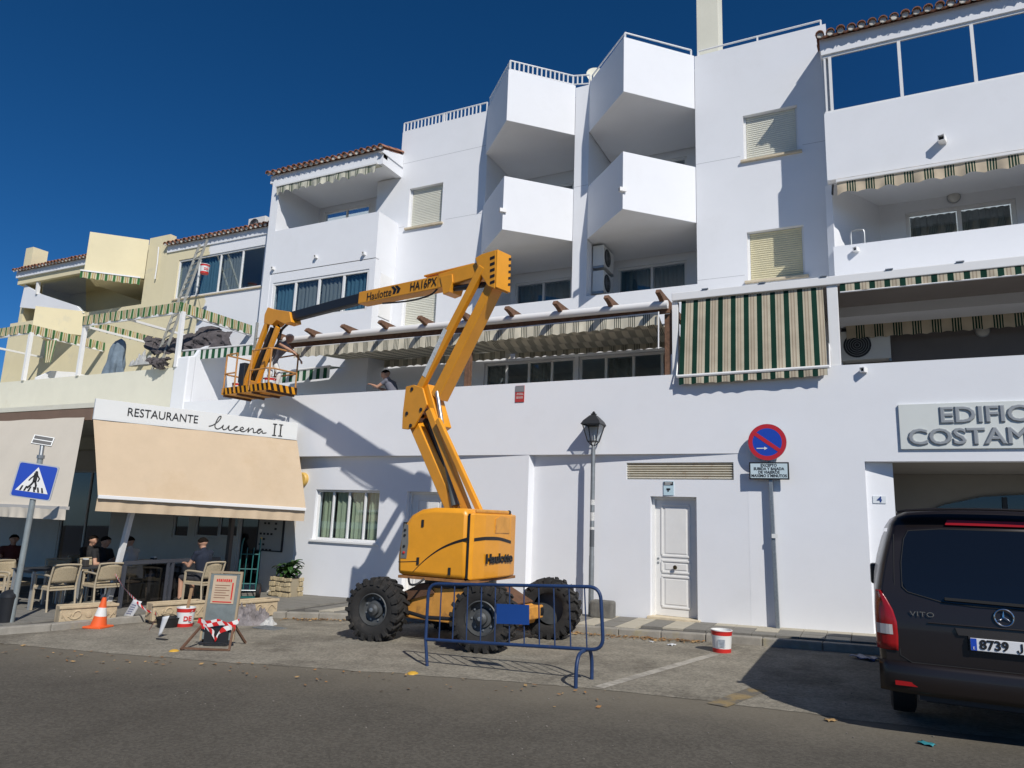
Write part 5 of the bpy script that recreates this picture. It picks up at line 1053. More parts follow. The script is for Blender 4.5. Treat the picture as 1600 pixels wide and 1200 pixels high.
for x, y, rz, lb in ((-13.9, 8.72, 176, 'tan woven armchair right of the crossing sign pole, its back to the street'), (-15.35, 8.75, 8, 'tan woven armchair left of the crossing sign pole'), (-15.3, 9.75, -6, 'tan woven armchair facing the street behind the first table'), (-14.7, 7.9, 80, 'tan woven armchair at the left edge beside the litter bin')): dup(ch0, PV(x, y), RAD(rz), lb, 'tan armchairs on the restaurant terrace')
def make_table(label, loc, rz):
    t = thing('terrace_table', label, 'table', loc, rz, 'dark tables on the restaurant terrace')
    MB().bx(-.36, .36, -.36, .36, .715, .74).build('tabletop', TOPM, t, local=True, bevel=.008)
    for x in (-.31, .31):
        for y in (-.31, .31): MB().beam((x, y, 0), (x, y, .715), .045, .045).build('leg', mat('table_leg_grey', (.42, .44, .45), .4, .5), t, local=True)
    MB().bx(-.3, .3, -.325, -.295, .67, .714).bx(-.3, .3, .295, .325, .67, .714).build('apron', TOPM, t, local=True); return t
tb0 = make_table('dark square table behind the crossing sign pole', PV(-14.62, 8.85), 0)
for x, y, lb in ((-14.55, 9.7, 'dark square table between the tan armchairs'), (-15.9, 10.55, 'dark square table where the couple in black sit'), (-14.15, 11.0, 'dark square table in front of the man in navy'), (-17.3, 9.3, 'dark square table at the far left under the awning')): dup(tb0, PV(x, y), 0, lb)
NAPK = mat('napkin_box', (.05, .045, .04), .6)
for x, y, lb in ((-14.5, 9.65, 'napkin holder with white paper on the nearest terrace table'), (-14.2, 11.0, 'napkin holder before the man in navy')):
    t = thing('napkin_holder', lb, 'napkin holder', PV(x, y)+Vector((0, 0, .741))); MB().bx(-.06, .06, -.045, .045, 0, .14).build('case', NAPK, t, local=True, bevel=.01); MB().bx(-.05, .05, -.03, .03, .141, .165).build('paper', SIGNW, t, local=True)
def seat_at(px, py, y, rz, lb, cl, hair=HAIRD):
    q = PY(px, py, y); p = PV(q.x, y); person(lb, p, RAD(rz), SEATED, cl, hair, vox=.016)
    c = dup(ch0, p-Vector((math.cos(RAD(rz))*.02, math.sin(RAD(rz))*.02, 0)), RAD(rz), 'tan armchair under the '+lb.split(' sitting')[0], 'tan armchairs on the restaurant terrace')
seat_at(322, 848, 11.0, 182, 'dark-haired man in a navy T-shirt sitting over his phone', dict(top=NAVY, legs=SHORT, shoes=SHOE, sleeve=.45, trousers=0))
seat_at(208, 842, 10.6, 190, 'man in a pale shirt sitting with his back to the street', dict(top=SHIRT_W, legs=JEANS, shoes=SHOE, sleeve=.1))
seat_at(161, 842, 10.35, 5, 'short-haired man in black sitting opposite the pale shirt', dict(top=TEE_B, legs=JEANS, shoes=SHOE, sleeve=.5))
seat_at(142, 843, 10.95, 0, 'guest in a black long-sleeved top sitting behind the short-haired man', dict(top=TEE_B, legs=JEANS, shoes=SHOE, sleeve=1.6))
seat_at(20, 848, 10.2, -20, 'guest in dark red sitting in deep shade at the left edge', dict(top=mat('dark_red_shirt', (.10, .025, .02), .9), legs=JEANS, shoes=SHOE, sleeve=.5))
# low glass wind screen
a, b = PG(186, 951, PAVE), PG(336, 934, PAVE); t = thing('wind_screen', 'low dark framed glass screen behind the white terrace post', 'screen', a); d = (b-a); fr = MB()
H = Vector((0, 0, .86)); fr.beam(a+H, b+H, .07, .07)
for s in (.0, .42, .47, 1): fr.beam(a+d*s+Vector((0, 0, .01)), a+d*s+H-Vector((0, 0, .036)), .06, .06)
fr.build('frame', mat('anthracite_frame', (.055, .06, .075), .5), t)
for s0, s1 in ((.01, .41), (.48, .99)):
    p, q = a+d*s0+Vector((0, 0, .06)), a+d*s1+Vector((0, 0, .06)); MB().prism([p, q, q+Vector((0, 0, .74)), p+Vector((0, 0, .74))], Vector((d.y, -d.x, 0)).normalized()*.008).build('pane', glass('smoked_glass', (.30, .29, .30), .05), t)
# ================================================================ along the kerb
CARV = mat('cast_stone', (.50, .40, .26), .9, var=.16, vscale=7, bump=.4, stain=((.30, .24, .17), 3, .55, .6)); SOIL = mat('dry_soil', (.06, .045, .03), .95, var=.3, vscale=20, bump=.6)
def trough(pa, pb, lb):
    a, b = Vector((pa.x, pa.y, gz(pa.x))), Vector((pb.x, pb.y, gz(pb.x))); d = b-a; L = d.length; x = d/L; n = Vector((-x.y, x.x, 0)); t = thing('stone_trough', lb, 'planter', a.lerp(b, .5), 0, 'carved stone troughs along the kerb')
    h = .30; z0 = .06; dp = .34
    def q(u, v, z): return a+x*u+n*v+Vector((0, 0, z))
    m = MB()
    m.prism([q(0, 0, z0), q(L, 0, z0), q(L, .06, z0), q(0, .06, z0)], (0, 0, h)); m.prism([q(0, dp-.06, z0), q(L, dp-.06, z0), q(L, dp, z0), q(0, dp, z0)], (0, 0, h))
    m.prism([q(0, .061, z0), q(.06, .061, z0), q(.06, dp-.061, z0), q(0, dp-.061, z0)], (0, 0, h)); m.prism([q(L-.06, .061, z0), q(L, .061, z0), q(L, dp-.061, z0), q(L-.06, dp-.061, z0)], (0, 0, h)); m.build('body', CARV, t, bevel=.012)
    MB().prism([q(.061, .062, z0), q(L-.061, .062, z0), q(L-.061, dp-.062, z0), q(.061, dp-.062, z0)], (0, 0, h*.75)).build('soil', SOIL, t)
    MB().beam(q(-.02, 0.0, z0+h-.02), q(L+.02, 0.0, z0+h-.02), .05, .05).build('rim', CARV, t, bevel=.012)
    c = MB()                                           # relief: a double scroll either side of a rosette
    for s in (-1, 1):
        c.tube([q(L/2+s*(.14+.10*math.cos(k*.45)*(1-k/26)+k*.008), -.004, z0+.14+.085*math.sin(k*.45)*(1-k/30)) for k in range(24)], .013, 6); c.tube(spline([q(L/2+s*.32, -.004, z0+.06), q(L/2+s*.42, -.004, z0+.2), q(L/2+s*(L/2-.04), -.004, z0+.12)], 5), .013, 6)
    c.lathe([(.055, -.01), (.05, .012), (.02, .02)], q(L/2, 0, z0+.14), 14, -n); c.build('relief', CARV, t, smooth=True)
    MB().bx(-.0, .0, 0, 0, 0, 0) if 0 else None
    ft = MB()
    for u in (.12, L-.12): ft.prism([q(u-.06, .05, 0), q(u+.06, .05, 0), q(u+.06, dp-.05, 0), q(u-.06, dp-.05, 0)], (0, 0, z0-.002))
    ft.build('foot', CARV, t)
trough(PG(90, 983), PG(180, 976), 'carved stone trough behind the traffic cone'); trough(PG(236, 977), PG(318, 970), 'carved stone trough behind the red and white paint bucket'); trough(PG(345, 975), PG(432, 966), 'carved stone trough behind the heap of rags')
# traffic cone
ORG = mat('cone_orange', (.78, .12, .025), .55, var=.06); CWH = mat('cone_band', (.72, .72, .70), .5)
p = PG(153, 981); t = thing('traffic_cone', 'orange traffic cone with a white band leaning by the left trough', 'cone', p); ax = Vector((.09, .03, 1)).normalized()
MB().box(p+Vector((0, 0, .02)), (.34, .34, .035), Matrix.Rotation(.3, 3, 'Z')).build('base', ORG, t, bevel=.012)
def cr(h): return .135-.105*h/.5
for n_, h0, h1, m in (('cone', .03, .20, ORG), ('band', .20, .34, CWH), ('cone', .34, .5, ORG)): MB().lathe([(cr(h0), h0), (cr(h1), h1)], p, 24, ax).build(n_, m, t, smooth=True)
# paint buckets
BW_ = mat('bucket_white', (.72, .73, .72), .4, var=.04)
def bucket(p, lb, s=1.0, txt=True, stick=False, tilt=None):
    t = thing('paint_bucket', lb, 'bucket', p, 0, 'red and white paint buckets'); ax = Vector(tilt).normalized() if tilt else Vector((0, 0, 1)); h = .31*s; r0 = .125*s; r1 = .145*s
    MB().lathe([(r0, 0), (r0+.004, .06*s)], p, 28, ax).build('base_band', RED, t, smooth=True)
    MB().lathe([(r0+.003, .06*s), (r1-.005, h*.77)], p, 28, ax, cap=False).build('body', BW_, t, smooth=True)
    MB().lathe([(r1-.004, h*.77), (r1, h*.93), (r1+.006, h*.935), (r1+.006, h*.96)], p, 28, ax, cap=False).build('top_band', RED, t, smooth=True); MB().lathe([(r1+.006, h*.96), (r1+.006, h), (r1-.006, h), (r1-.01, h*.8), (.01, h*.78)], p, 28, ax, cap=False).build('rim', BW_, t, smooth=True)
    MB().tube([p+ax*(h*.88)+Vector((math.cos(a)*(r1+.012), math.sin(a)*(r1+.012)*.3-(r1*.8)*math.sin(a), -.10*math.sin(a)*s)) for a in [math.pi*k/12 for k in range(13)]], .003, 5).build('handle', GREYM, t)
    dc = (EYE-p); dc.z = 0; dc.normalize(); sx = Vector((-dc.y, dc.x, 0))
    if txt: text_mb('DE', .1*s, p+dc*(r1*.985)+sx*.035+ax*h*.45, sx, (0, 0, 1), .004, bold=.004).build('lettering', RED, t)
    else: 
        lbm = MB()
        for k in range(6): lbm.beam(p+dc*(r1*.97)-sx*.05+ax*h*(.3+.06*k), p+dc*(r1*.97)+sx*.05+ax*h*(.3+.06*k), .004, .008)
        lbm.build('lettering', mat('label_grey', (.4, .45, .5), .6), t)
    if stick: MB().beam(p+ax*.1, p+ax*(h+.32)+Vector((.05, .02, 0)), .05, .02).build('stirring_stick', mat('stick_wood', (.42, .27, .15), .8, var=.2, vscale=9), t)
    return t
bucket(PG(1128, 1019), 'red and white paint bucket alone by the kerb near the no parking sign', 1.02, False); bucket(PG(288, 979), 'red and white paint bucket with a stirring stick left of the metal board', 1.05, True, True)
bucket(bk_(-.72, -.12, .02), 'red and white paint bucket at the left end of the raised basket', .9, False); bucket(bk_(.72, -.22, .02), 'red and white paint bucket at the worker\'s feet in the basket', .9, False)
p = PG(262, 980); t = thing('bucket', 'black rubber mortar bucket beside the red and white bucket', 'bucket', p); MB().lathe([(.16, 0), (.2, .16), (.21, .165), (.2, .17), (.155, .03), (.01, .025)], p, 24, cap=False).build('tub', BLACK, t, smooth=True); MB().tube([p+Vector((.2*math.cos(a), .05*math.sin(a), .16+.05*math.sin(a))) for a in [math.pi*k/10 for k in range(11)]], .006, 6).build('handle', BLACK, t)
# heap of painters' rags
RAG = mat('grey_rags', (.20, .18, .18), .95, var=.45, vscale=9, bump=.6, bscale=20, stain=((.30, .28, .28), 6, .56, .7))
import mathutils
def heap(name, lb, cat, c, rx, ry, h, m, seed, amp=.5, rz=0):
    mb = MB(); N = mathutils.noise
    def fn(u, v):
        a = u*2*math.pi; r = v; x = math.cos(a)*r*rx; y = math.sin(a)*r*ry; k = N.fractal(Vector((x*7+seed, y*7, seed)), .6, 2.1, 4); w1 = N.noise(Vector((x*5, y*5, seed+3))); z = h*(1-r**2.6)*(.75+amp*k)+.05*h*3*(abs(N.noise(Vector((x*11+w1*2, y*11, seed))))-.15)*(1-r**4); e = 1+.16*N.noise(Vector((math.cos(a)*2+seed, math.sin(a)*2, 0)))
        q = Matrix.Rotation(rz, 3, 'Z') @ Vector((x*e, y*e, max(z, .003))); return c+q
    return mb.grid(fn, 110, 40).build(name, m, None, smooth=True, origin=c, label=lb, cat=cat, recalc=True)
heap('rag_heap', 'heap of grey paint-stained rags in front of the right-hand trough', 'rags', PG(384, 975), .50, .26, .34, RAG, 3.1, .7, RAD(15))
heap('plastic_sheet', 'crumpled clear plastic sheet beside the rag heap', 'plastic sheet', PG(415, 976), .24, .16, .12, mat('plastic_grey', (.45, .45, .43), .4), 8.2, .9)
# leaning metal board with a notice on trestle feet
p = PG(334, 1012); t = thing('site_board', 'leaning grey metal board with a pinned notice and taped wooden feet', 'site board', p)
xd = Vector((.90, .43, 0)).normalized(); bk2 = Vector((-.43, .90, 0)).normalized(); up2 = (Vector((0, 0, 1))+bk2*.10).normalized(); o_ = p+bk2*.06
def sbp(u, v, n=0): return o_+xd*u+up2*v-bk2*n
MB().prism([sbp(-.22, .10), sbp(.22, .10), sbp(.22, 1.02), sbp(-.22, 1.02)], bk2*.025).build('board', mat('zinc_board', (.22, .25, .24), .55, .4, var=.2, vscale=6, stain=((.30, .17, .08), 4, .6, .5)), t)
fr = MB()
for s in (-1, 1): fr.beam(sbp(s*.235, .08, -.01), sbp(s*.235, 1.04, -.01), .035, .03, bk2)
fr.beam(sbp(-.25, 1.045, -.01), sbp(.25, 1.045, -.01), .03, .03); fr.build('frame', mat('tan_frame', (.36, .28, .18), .7), t)
nb = MB().prism([sbp(-.17, .60, .004), sbp(.17, .60, .004), sbp(.17, 1.0, .004), sbp(-.17, 1.0, .004)], -bk2*.006).build('notice', mat('aged_card', (.52, .40, .28), .8, var=.1), t)
hd2 = MB(); xx_ = -.12
while xx_ < .10: ww = random.uniform(.014, .026); hh = random.uniform(.034, .044); hd2.beam(sbp(xx_+ww/2, .93-hh/2, .012), sbp(xx_+ww/2, .93+hh/2, .012), ww, .003, xd); xx_ += ww+.009
hd2.build('small_print', RED, nb, kind='stuff'); ln = MB()
for k in range(6): ln.beam(sbp(-.13, .86-.035*k, .012), sbp(.09-.05*(k % 2), .86-.035*k, .012), .003, .008)
ln.build('small_print', mat('brown_ink', (.22, .10, .06), .7), nb); MB().beam(sbp(.13, .66, .012), sbp(.13, .9, .012), .003, .02, bk2).build('marker_strip', RED, nb); MB().beam(sbp(-.14, .625, .012), sbp(.14, .625, .012), .003, .016, bk2).build('marker_strip', RED, nb)
rust = mat('rusty_feet', (.14, .075, .045), .85, var=.3, vscale=12)
for s in (-1, 1):
    MB().beam(sbp(s*.22, .32), p+xd*s*.34-bk2*.30+Vector((0, 0, .015)), .03, .03).build('foot', rust, t); MB().beam(sbp(s*.22, .32), p+xd*s*.32+bk2*.36+Vector((0, 0, .02)), .03, .03).build('foot', rust, t)
MB().beam(p+xd*-.33-bk2*.28+Vector((0, 0, .03)), p+xd*.33-bk2*.28+Vector((0, 0, .03)), .03, .025).build('foot', rust, t); MB().box(sbp(0, .17, .03), (.34, .05, .2), Matrix((xd, -bk2, (0, 0, 1))).transposed()).build('weight', DARKM, t)
ST_TAPE = stripes('barrier_tape', .16, [(0, (.62, .03, .03)), (.5, (.74, .73, .71))])
def tape(pts, w=.05, twist=1.0, k=8):
    P = spline(pts, k); mb = MB(); u = 0
    for i in range(len(P)-1):
        a, b = P[i], P[i+1]; L = (b-a).length; ta = Vector((.25*math.sin(i*twist), .25*math.cos(i*twist*.7), 1)).normalized()*w/2; tb_ = Vector((.25*math.sin((i+1)*twist), .25*math.cos((i+1)*twist*.7), 1)).normalized()*w/2
        mb.face([a-ta, b-tb_, b+tb_, a+ta], uv=[(u, 0), (u+L, 0), (u+L+.04, 1), (u+.04, 1)]); u += L
    return mb
tape([sbp(-.3, .36, .03), sbp(-.15, .33, .05), sbp(0, .36, .06), sbp(.15, .32, .05), sbp(.3, .37, .03)], .07, .6).build('tape', ST_TAPE, t); tape([sbp(-.25, .30, .05), sbp(-.05, .22, .08), sbp(.02, .12, .10), sbp(.08, .24, .08), sbp(.27, .3, .05)], .07, .9).build('tape', ST_TAPE, t); tape([sbp(-.2, .28, .06), sbp(.1, .34, .07), sbp(.26, .24, .06)], .06, .5).build('tape', ST_TAPE, t)
# barrier tape from the terrace post to the board, with hanging paper
f1 = f0+Vector((.02, -.02, .72)); k1 = PY(212, 938, 8.9); k2 = PG(243, 978)+Vector((0, 0, .18)); t = thing('barrier_tape', 'red and white barrier tape slung from the terrace post over the kerb', 'barrier tape', PG(240, 985))
tape([f1, f1.lerp(k1, .5)-Vector((0, 0, .05)), k1, k1.lerp(k2, .5)-Vector((0, 0, .04)), k2, PG(232, 990)+Vector((0, 0, .05))], .04, .4, 10).build('tape', ST_TAPE, t)
PAPER = mat('paper', (.66, .67, .68), .8)
def paper(name, lb, a, b, c, d, print_=True):
    ctr = (a+b+c+d)/4; t = thing(name, lb, 'paper', ctr); n = (b-a).cross(d-a).normalized()
    if n.dot(EYE-ctr) < 0: n = -n
    MB().grid(lambda u, v: a.lerp(b, u).lerp(d.lerp(c, u), v)+n*.02*math.sin(u*3.1), 6, 6).build('sheet', PAPER, t, smooth=True, solid=.002)
    if print_:
        m = MB()
        for k in range(5): v = .25+.12*k; m.beam(a.lerp(b, .25).lerp(d.lerp(c, .25), v)+n*.026, a.lerp(b, .75).lerp(d.lerp(c, .75), v)+n*.026, .003, .012, n)
        m.build('print', mat('print_blue', (.2, .22, .35), .7), t)
yk = k1.y; paper('notice_paper', 'printed white paper tied to the sagging barrier tape', PY(209, 936, yk), PY(222, 940, yk), PY(206, 966, yk), PY(191, 965, yk))
g1 = PG(250, 996); paper('notice_paper', 'white paper strip hanging at the end of the tape near the road', PY(254, 964, g1.y), PY(265, 962, g1.y), PY(252, 992, g1.y), PY(247, 994, g1.y), False)
MB().bx(-.1, .1, -.03, .03, 0, .02).build('tile_offcut', DARKM, origin=None, label='dark tile offcut lying on the lane under the paper strip', cat='offcut').location = PG(253, 1000)
# hand truck
TEAL = mat('teal_paint', (.015, .12, .115), .5, var=.1); p = PG(388, 931, PAVE); t = thing('hand_truck', 'teal hand truck standing by the restaurant door', 'hand truck', PG(383, 934, PAVE), RAD(40)); b = MB()
for x in (-.2, .2): b.tube(spline([(x, .05, .12), (x, .10, .6), (x, .16, 1.1), (x*.95, .2, 1.25), (x*.9, .30, 1.30)], 4), .017, 8)
for x in (-.07, .07): b.tube([(x, .055, .12), (x, .16, 1.1)], .012, 6)
for z in (.3, .62, .95): b.tube([(-.2, .05+.1*z, z), (.2, .05+.1*z, z)], .014, 6)
b.build('frame', TEAL, t, local=True, smooth=40); MB().bx(-.22, .22, -.2, .06, .015, .03).build('toe_plate', TEAL, t, local=True)
for x in (-.27, .27):
    w = MB().lathe([(.08, -.04), (.145, -.045), (.16, -.03), (.16, .03), (.145, .045), (.08, .04)], (x, .0, .16), 24, (1, 0, 0), cap=False).build('wheel', BLACK, t, local=True, smooth=40); MB().lathe([(.082, -.036), (.03, -.02), (.03, .02), (.082, .036)], (x, .0, .16), 18, (1, 0, 0), cap=False).build('rim', mat('wheel_red', (.3, .12, .1), .5), w, local=True)
MB().tube([(-.24, .0, .16), (.24, .0, .16)], .015, 8).build('axle', GREYM, t, local=True); MB().beam((.19, .29, 1.30), (.19, .38, 1.31), .035, .035).build('grip', mat('grip_yellow', (.6, .4, .05), .6), t, local=True)
# stone planter with a glossy-leaved plant
p = PG(447, 931, PAVE); t = thing('potted_plant', 'glossy leafy plant in a rubble stone planter by the white wall', 'plant', p); random.seed(21); s = MB(); STN = mat('rubble_stone', (.44, .36, .22), .9, var=.3, vscale=7, bump=.5)
for z0, z1 in ((.0, .11), (.115, .22), (.225, .33), (.335, .43)):
    x = -.33
    while x < .30:
        w = random.uniform(.07, .19); x1 = min(x+w, .33); s.box(p+Vector(((x+x1)/2, -.22+random.uniform(-.02, .015), (z0+z1)/2+random.uniform(-.012, .012))), (x1-x-.012, .06, (z1-z0)*random.uniform(.78, .98)), Matrix.Rotation(random.uniform(-.16, .16), 3, 'Y')); s.box(p+Vector(((.31 if x > 0 else -.31), (x+x1)/2*.6, (z0+z1)/2)), (.05, (x1-x)*.6-.008, z1-z0-.008)); x = x1
s.build('stones', STN, t, bevel=.012, kind='stuff'); MB().bx(p.x-.29, p.x+.29, p.y-.2, p.y+.2, p.z, p.z+.40).build('core', mat('planter_mortar', (.34, .29, .2), .95, bump=.5), t); MB().bx(p.x-.27, p.x+.27, p.y-.18, p.y+.18, p.z+.4, p.z+.41).build('soil', SOIL, t)
LEAF = mat('glossy_leaf', (.035, .085, .022), .35, var=.4, vscale=5, spec=.6)
lm = MB(); lm.grid(lambda u, v: ((v-.5)*.13*math.sin(math.pi*min(1, u*.97+.03))**.7, .26*u, .05*math.sin(u*2.4)-.05*u*u+.022*abs(v-.5)*2), 8, 4); leaf_me = lm.mesh('leaf', LEAF); leaf_me.polygons.foreach_set('use_smooth', [True]*len(leaf_me.polygons)); Mi = xf(t).inverted()
stem = MB()
for k in range(9):
    a = k*2.4; tip = p+Vector((math.cos(a)*random.uniform(.08, .34), math.sin(a)*random.uniform(.05, .22), random.uniform(.55, .82))); pth = spline([p+Vector((math.cos(a)*.05, math.sin(a)*.05, .4)), p.lerp(tip, .5)+Vector((0, 0, .25)), tip], 4); stem.tube(pth, .009, 6)
    for j in range(11):
        q = pth[min(len(pth)-1, 2+j*6//11)]; M = Matrix.Translation(q+Vector((random.uniform(-.05, .05), random.uniform(-.05, .05), random.uniform(-.06, .06)))) @ Matrix.Rotation(random.random()*6.28, 4, 'Z') @ Matrix.Rotation(random.uniform(-.7, .6), 4, 'X') @ Matrix.Scale(random.uniform(.6, 1.05), 4); piece('leaf', leaf_me, t, Mi @ M)
stem.build('stems', mat('stem_green', (.10, .12, .05), .7), t)
# litter bin
p = PG(8, 972, PAVE); t = thing('litter_bin', 'dark litter bin at the left edge beside the crossing sign', 'bin', p); MB().lathe([(.11, 0), (.13, .36), (.135, .4)], p, 24).build('body', DARKM, t, smooth=True); MB().lathe([(.14, .4), (.135, .45), (.08, .5), (.02, .52)], p, 24).build('lid', DARKM, t, smooth=True)
# ================================================================ signs and lamp post
BLUE = mat('sign_blue', (.012, .06, .42), .4); SRED = mat('sign_red', (.50, .02, .03), .4); SGREY = mat('sign_back', (.45, .47, .48), .5, .3)
foot = PG(17, 972, PAVE); top_ = PY(64, 712, foot.y); ax = (top_-foot).normalized(); t = thing('crossing_sign', 'blue pedestrian crossing sign with a solar panel on a tilted grey pole', 'road sign', foot)
MB().tube([foot-ax*.05, top_], .045, 14).build('pole', mat('grey_pole', (.33, .37, .37), .45, .4, var=.12, vscale=8), t, smooth=40)
vw = (EYE-PY(55, 752, foot.y)); vw.z = 0; vw.normalize(); nrm = (vw+Vector((-.15, -.1, 0))).normalized(); sx = Vector((-nrm.y, nrm.x, 0)); uu = (Vector((0, 0, 1))+sx*.115).normalized(); sx = uu.cross(nrm).normalized(); ctr = PY(55.5, 752, foot.y)+nrm*.07; sz = pxm(ctr, 55)/2
def sq(s, o, m, name, par, th=.004):
    r = s*.12; pts = []
    for (cx, cy, a0) in ((s-r, s-r, 0), (-s+r, s-r, 90), (-s+r, -s+r, 180), (s-r, -s+r, 270)):
        for k in range(5): a = RAD(a0+22.5*k); pts.append(ctr+sx*(cx+r*math.cos(a))+uu*(cy+r*math.sin(a))+nrm*o)
    return MB().prism(pts, nrm*th).build(name, m, par)
sq(sz, -.03, SGREY, 'plate', t, .03); bf = sq(sz*.93, .001, BLUE, 'blue_field', t)
def sp2(x, y, o=.006): return ctr+sx*(x*sz)+uu*(y*sz)+nrm*o
MB().prism([sp2(-.80, -.62), sp2(.80, -.62), sp2(0, .80)], nrm*.002).build('triangle', SIGNW, bf)
fg = MB(); o2 = .0095
for k in range(6): x = -.62+.2*k; fg.face([sp2(x, -.60, o2), sp2(x+.1, -.60, o2), sp2(x+.16, -.32, o2), sp2(x+.08, -.32, o2)] if x < -.1 else [sp2(x+.1, -.60, o2), sp2(x+.2, -.60, o2), sp2(x+.1, -.32, o2), sp2(x+.02, -.32, o2)])
fg.lathe([(.075*sz, 0), (.075*sz, .002)], sp2(-.02, .50, o2), 14, nrm)
def limb(pts, w):
    for (a, b) in zip(pts, pts[1:]): 
        A, B = Vector((*a, 0)), Vector((*b, 0)); d = (B-A).normalized(); n = Vector((-d.y, d.x, 0))*w/2; e = d*w*.25; fg.face([sp2(*(A-n-e).xy, o2), sp2(*(B-n+e).xy, o2), sp2(*(B+n+e).xy, o2), sp2(*(A+n-e).xy, o2)])
limb([(-.02, .40), (.0, .0)], .2); limb([(-.05, .36), (-.22, .12), (-.28, .0)], .07); limb([(.05, .36), (.2, .16), (.16, .0)], .07); limb([(-.02, .0), (-.12, -.22), (-.26, -.42)], .1); limb([(.03, .0), (.12, -.22), (.14, -.44)], .1); fg.build('pedestrian_symbol', INK, bf)
pv0 = PY(67, 688, foot.y); sn_ = (nrm*.8+Vector((0, 0, .35))).normalized(); su = (uu-sn_*uu.dot(sn_)).normalized(); sxx = su.cross(sn_)
MB().prism([pv0+sxx*a+su*b for a, b in ((-.155, -.085), (.155, -.085), (.155, .085), (-.155, .085))], -sn_*.03).build('solar_panel', SGREY, t)
for b in (-.04, .04): MB().prism([pv0+sxx*x+su*(b+y)+sn_*.001 for x, y in ((-.14, -.03), (.14, -.03), (.14, .03), (-.14, .03))], sn_*.004).build('solar_cell', DARKM, t)
MB().lathe([(.06, -.03), (.06, .03)], top_-ax*.02, 14, ax).build('collar', GREYM, t); MB().tube([top_, pv0-sn_*.03], .035, 10).build('neck', GREYM, t)
# no parking sign
foot = PG(1216, 990, PAVE); foot.y = 13.30; foot.x = PY(1216, 988, 13.30).x; foot.z = gz(foot.x)+PAVE; hd_ = PY(1199.5, 691.5, 13.30); tp = PY(1200, 668, 13.32); t = thing('no_parking_sign', 'round red and blue no parking sign with a text plate on a leaning square pole', 'road sign', foot)
MB().beam(foot-Vector((0, 0, .05)), tp, .085, .06).build('pole', GALV, t, bevel=.006); n0 = Vector((.0, -1, 0)); xx = Vector((1, 0, 0)); R0 = pxm(hd_, 28.5); yo = hd_-Vector((0, .06, 0))
MB().lathe([(R0, 0), (R0, .02)], yo, 40, n0).build('plate', SGREY, t); rd_ = MB(); 
for k in range(48):
    a, b = 2*math.pi*k/48, 2*math.pi*(k+1)/48; f_ = lambda r, q: yo+xx*(r*math.cos(q))+Vector((0, 0, r*math.sin(q)))+n0*.023; rd_.face([f_(R0*.99, a), f_(R0*.99, b), f_(R0*.76, b), f_(R0*.76, a)][::-1])
rd_.build('red_ring', SRED, t); MB().lathe([(R0*.765, .0205), (R0*.765, .022)], yo, 40, n0).build('blue_field', BLUE, t)
c45 = Vector((.80, 0, -.60)).normalized(); MB().beam(yo-c45*R0*.79+n0*.0245, yo+c45*R0*.79+n0*.0245, .002, R0*.2, n0).build('diagonal_bar', SRED, t)
am = MB(); az = yo+n0*.0265+Vector((-.07, 0, -.11)); am.beam(az-xx*.11, az+xx*.02, .001, .016, n0); am.face([az+xx*.02+Vector((0, 0, .03)), az+xx*.02-Vector((0, 0, .03)), az+xx*.075]); am.build('arrow', SIGNW, t)
pc = PY(1202, 736, 13.30); wx, wz = pxm(pc, 59)/2, pxm(pc, 27)/2; p2 = pc-Vector((0, .06, 0)); tpn = MB().bx(p2.x-wx, p2.x+wx, p2.y, p2.y+.02, p2.z-wz, p2.z+wz).build('text_plate', INK, t, bevel=.008); MB().bx(p2.x-wx+.025, p2.x+wx-.025, p2.y-.003, p2.y-.001, p2.z-wz+.025, p2.z+wz-.025).build('field', mat('plate_pale', (.56, .68, .72), .5), tpn)
for k, s in enumerate(('EXCEPTO', 'SUBIDA Y BAJADA', 'DE VIAJEROS', 'MAXIMO 5 MINUTOS')): text_mb(s, .068, (p2.x, p2.y-.005, p2.z+.094-.061*k), xx, (0, 0, 1), .002, sx=.92, bold=.002).build('lettering', INK, tpn)
MB().beam(PY(1211, 838, 13.29)-Vector((0, .04, .03)), PY(1211, 838, 13.29)+Vector((0, -.04, .04)), .1, .02, (1, 0, 0)).build('sticker', SIGNW, t)
# lamp post
lx = PY(924, 900, 13.22).x; foot = Vector((lx, 13.22, gz(lx)+PAVE)); tz = PY(921, 643, 13.22).z; eave = PY(921, 664, 13.22).z; bot = PY(921, 697, 13.22).z; t = thing('street_lamp', 'slim grey street lamp with a black four-sided lantern against the white wall', 'street lamp', foot)
MB().lathe([(.05, 0), (.05, 1.1), (.045, 1.12), (.042, bot-foot.z-.1), (.03, bot-foot.z)], foot, 16).build('pole', mat('lamp_pole_grey', (.22, .24, .25), .5, .4, var=.2, vscale=9), t, smooth=40)
LB = mat('lantern_black', (.025, .026, .028), .5); fr = MB(); R0, R1 = .21, .11; zb = bot+.09
for s in range(4):
    a = RAD(45+90*s); b = RAD(135+90*s); pt = lambda r, q, z: Vector((lx+r*math.cos(q)*1.15, 13.22+r*math.sin(q)*1.15, z)); fr.beam(pt(R1, a, zb), pt(R0, a, eave), .016, .016); fr.beam(pt(R0+.01, a, eave), pt(R0+.01, b, eave), .03, .02); fr.beam(pt(R1, a, zb), pt(R1, b, zb), .016, .016); fr.beam(pt(R1, a, zb), Vector((lx, 13.22, bot-.02)), .014, .014)
    MB().prism([pt(R1-.006, a, zb+.008), pt(R1-.006, b, zb+.008), pt(R0-.008, b, eave-.012), pt(R0-.008, a, eave-.012)], Vector((math.cos(a+RAD(45)), math.sin(a+RAD(45)), 0))*.003).build('pane', glass('lantern_glass', (.96, .97, .97), .0), t)
fr.build('lantern_frame', LB, t); rf_ = MB(); hgt = tz-eave
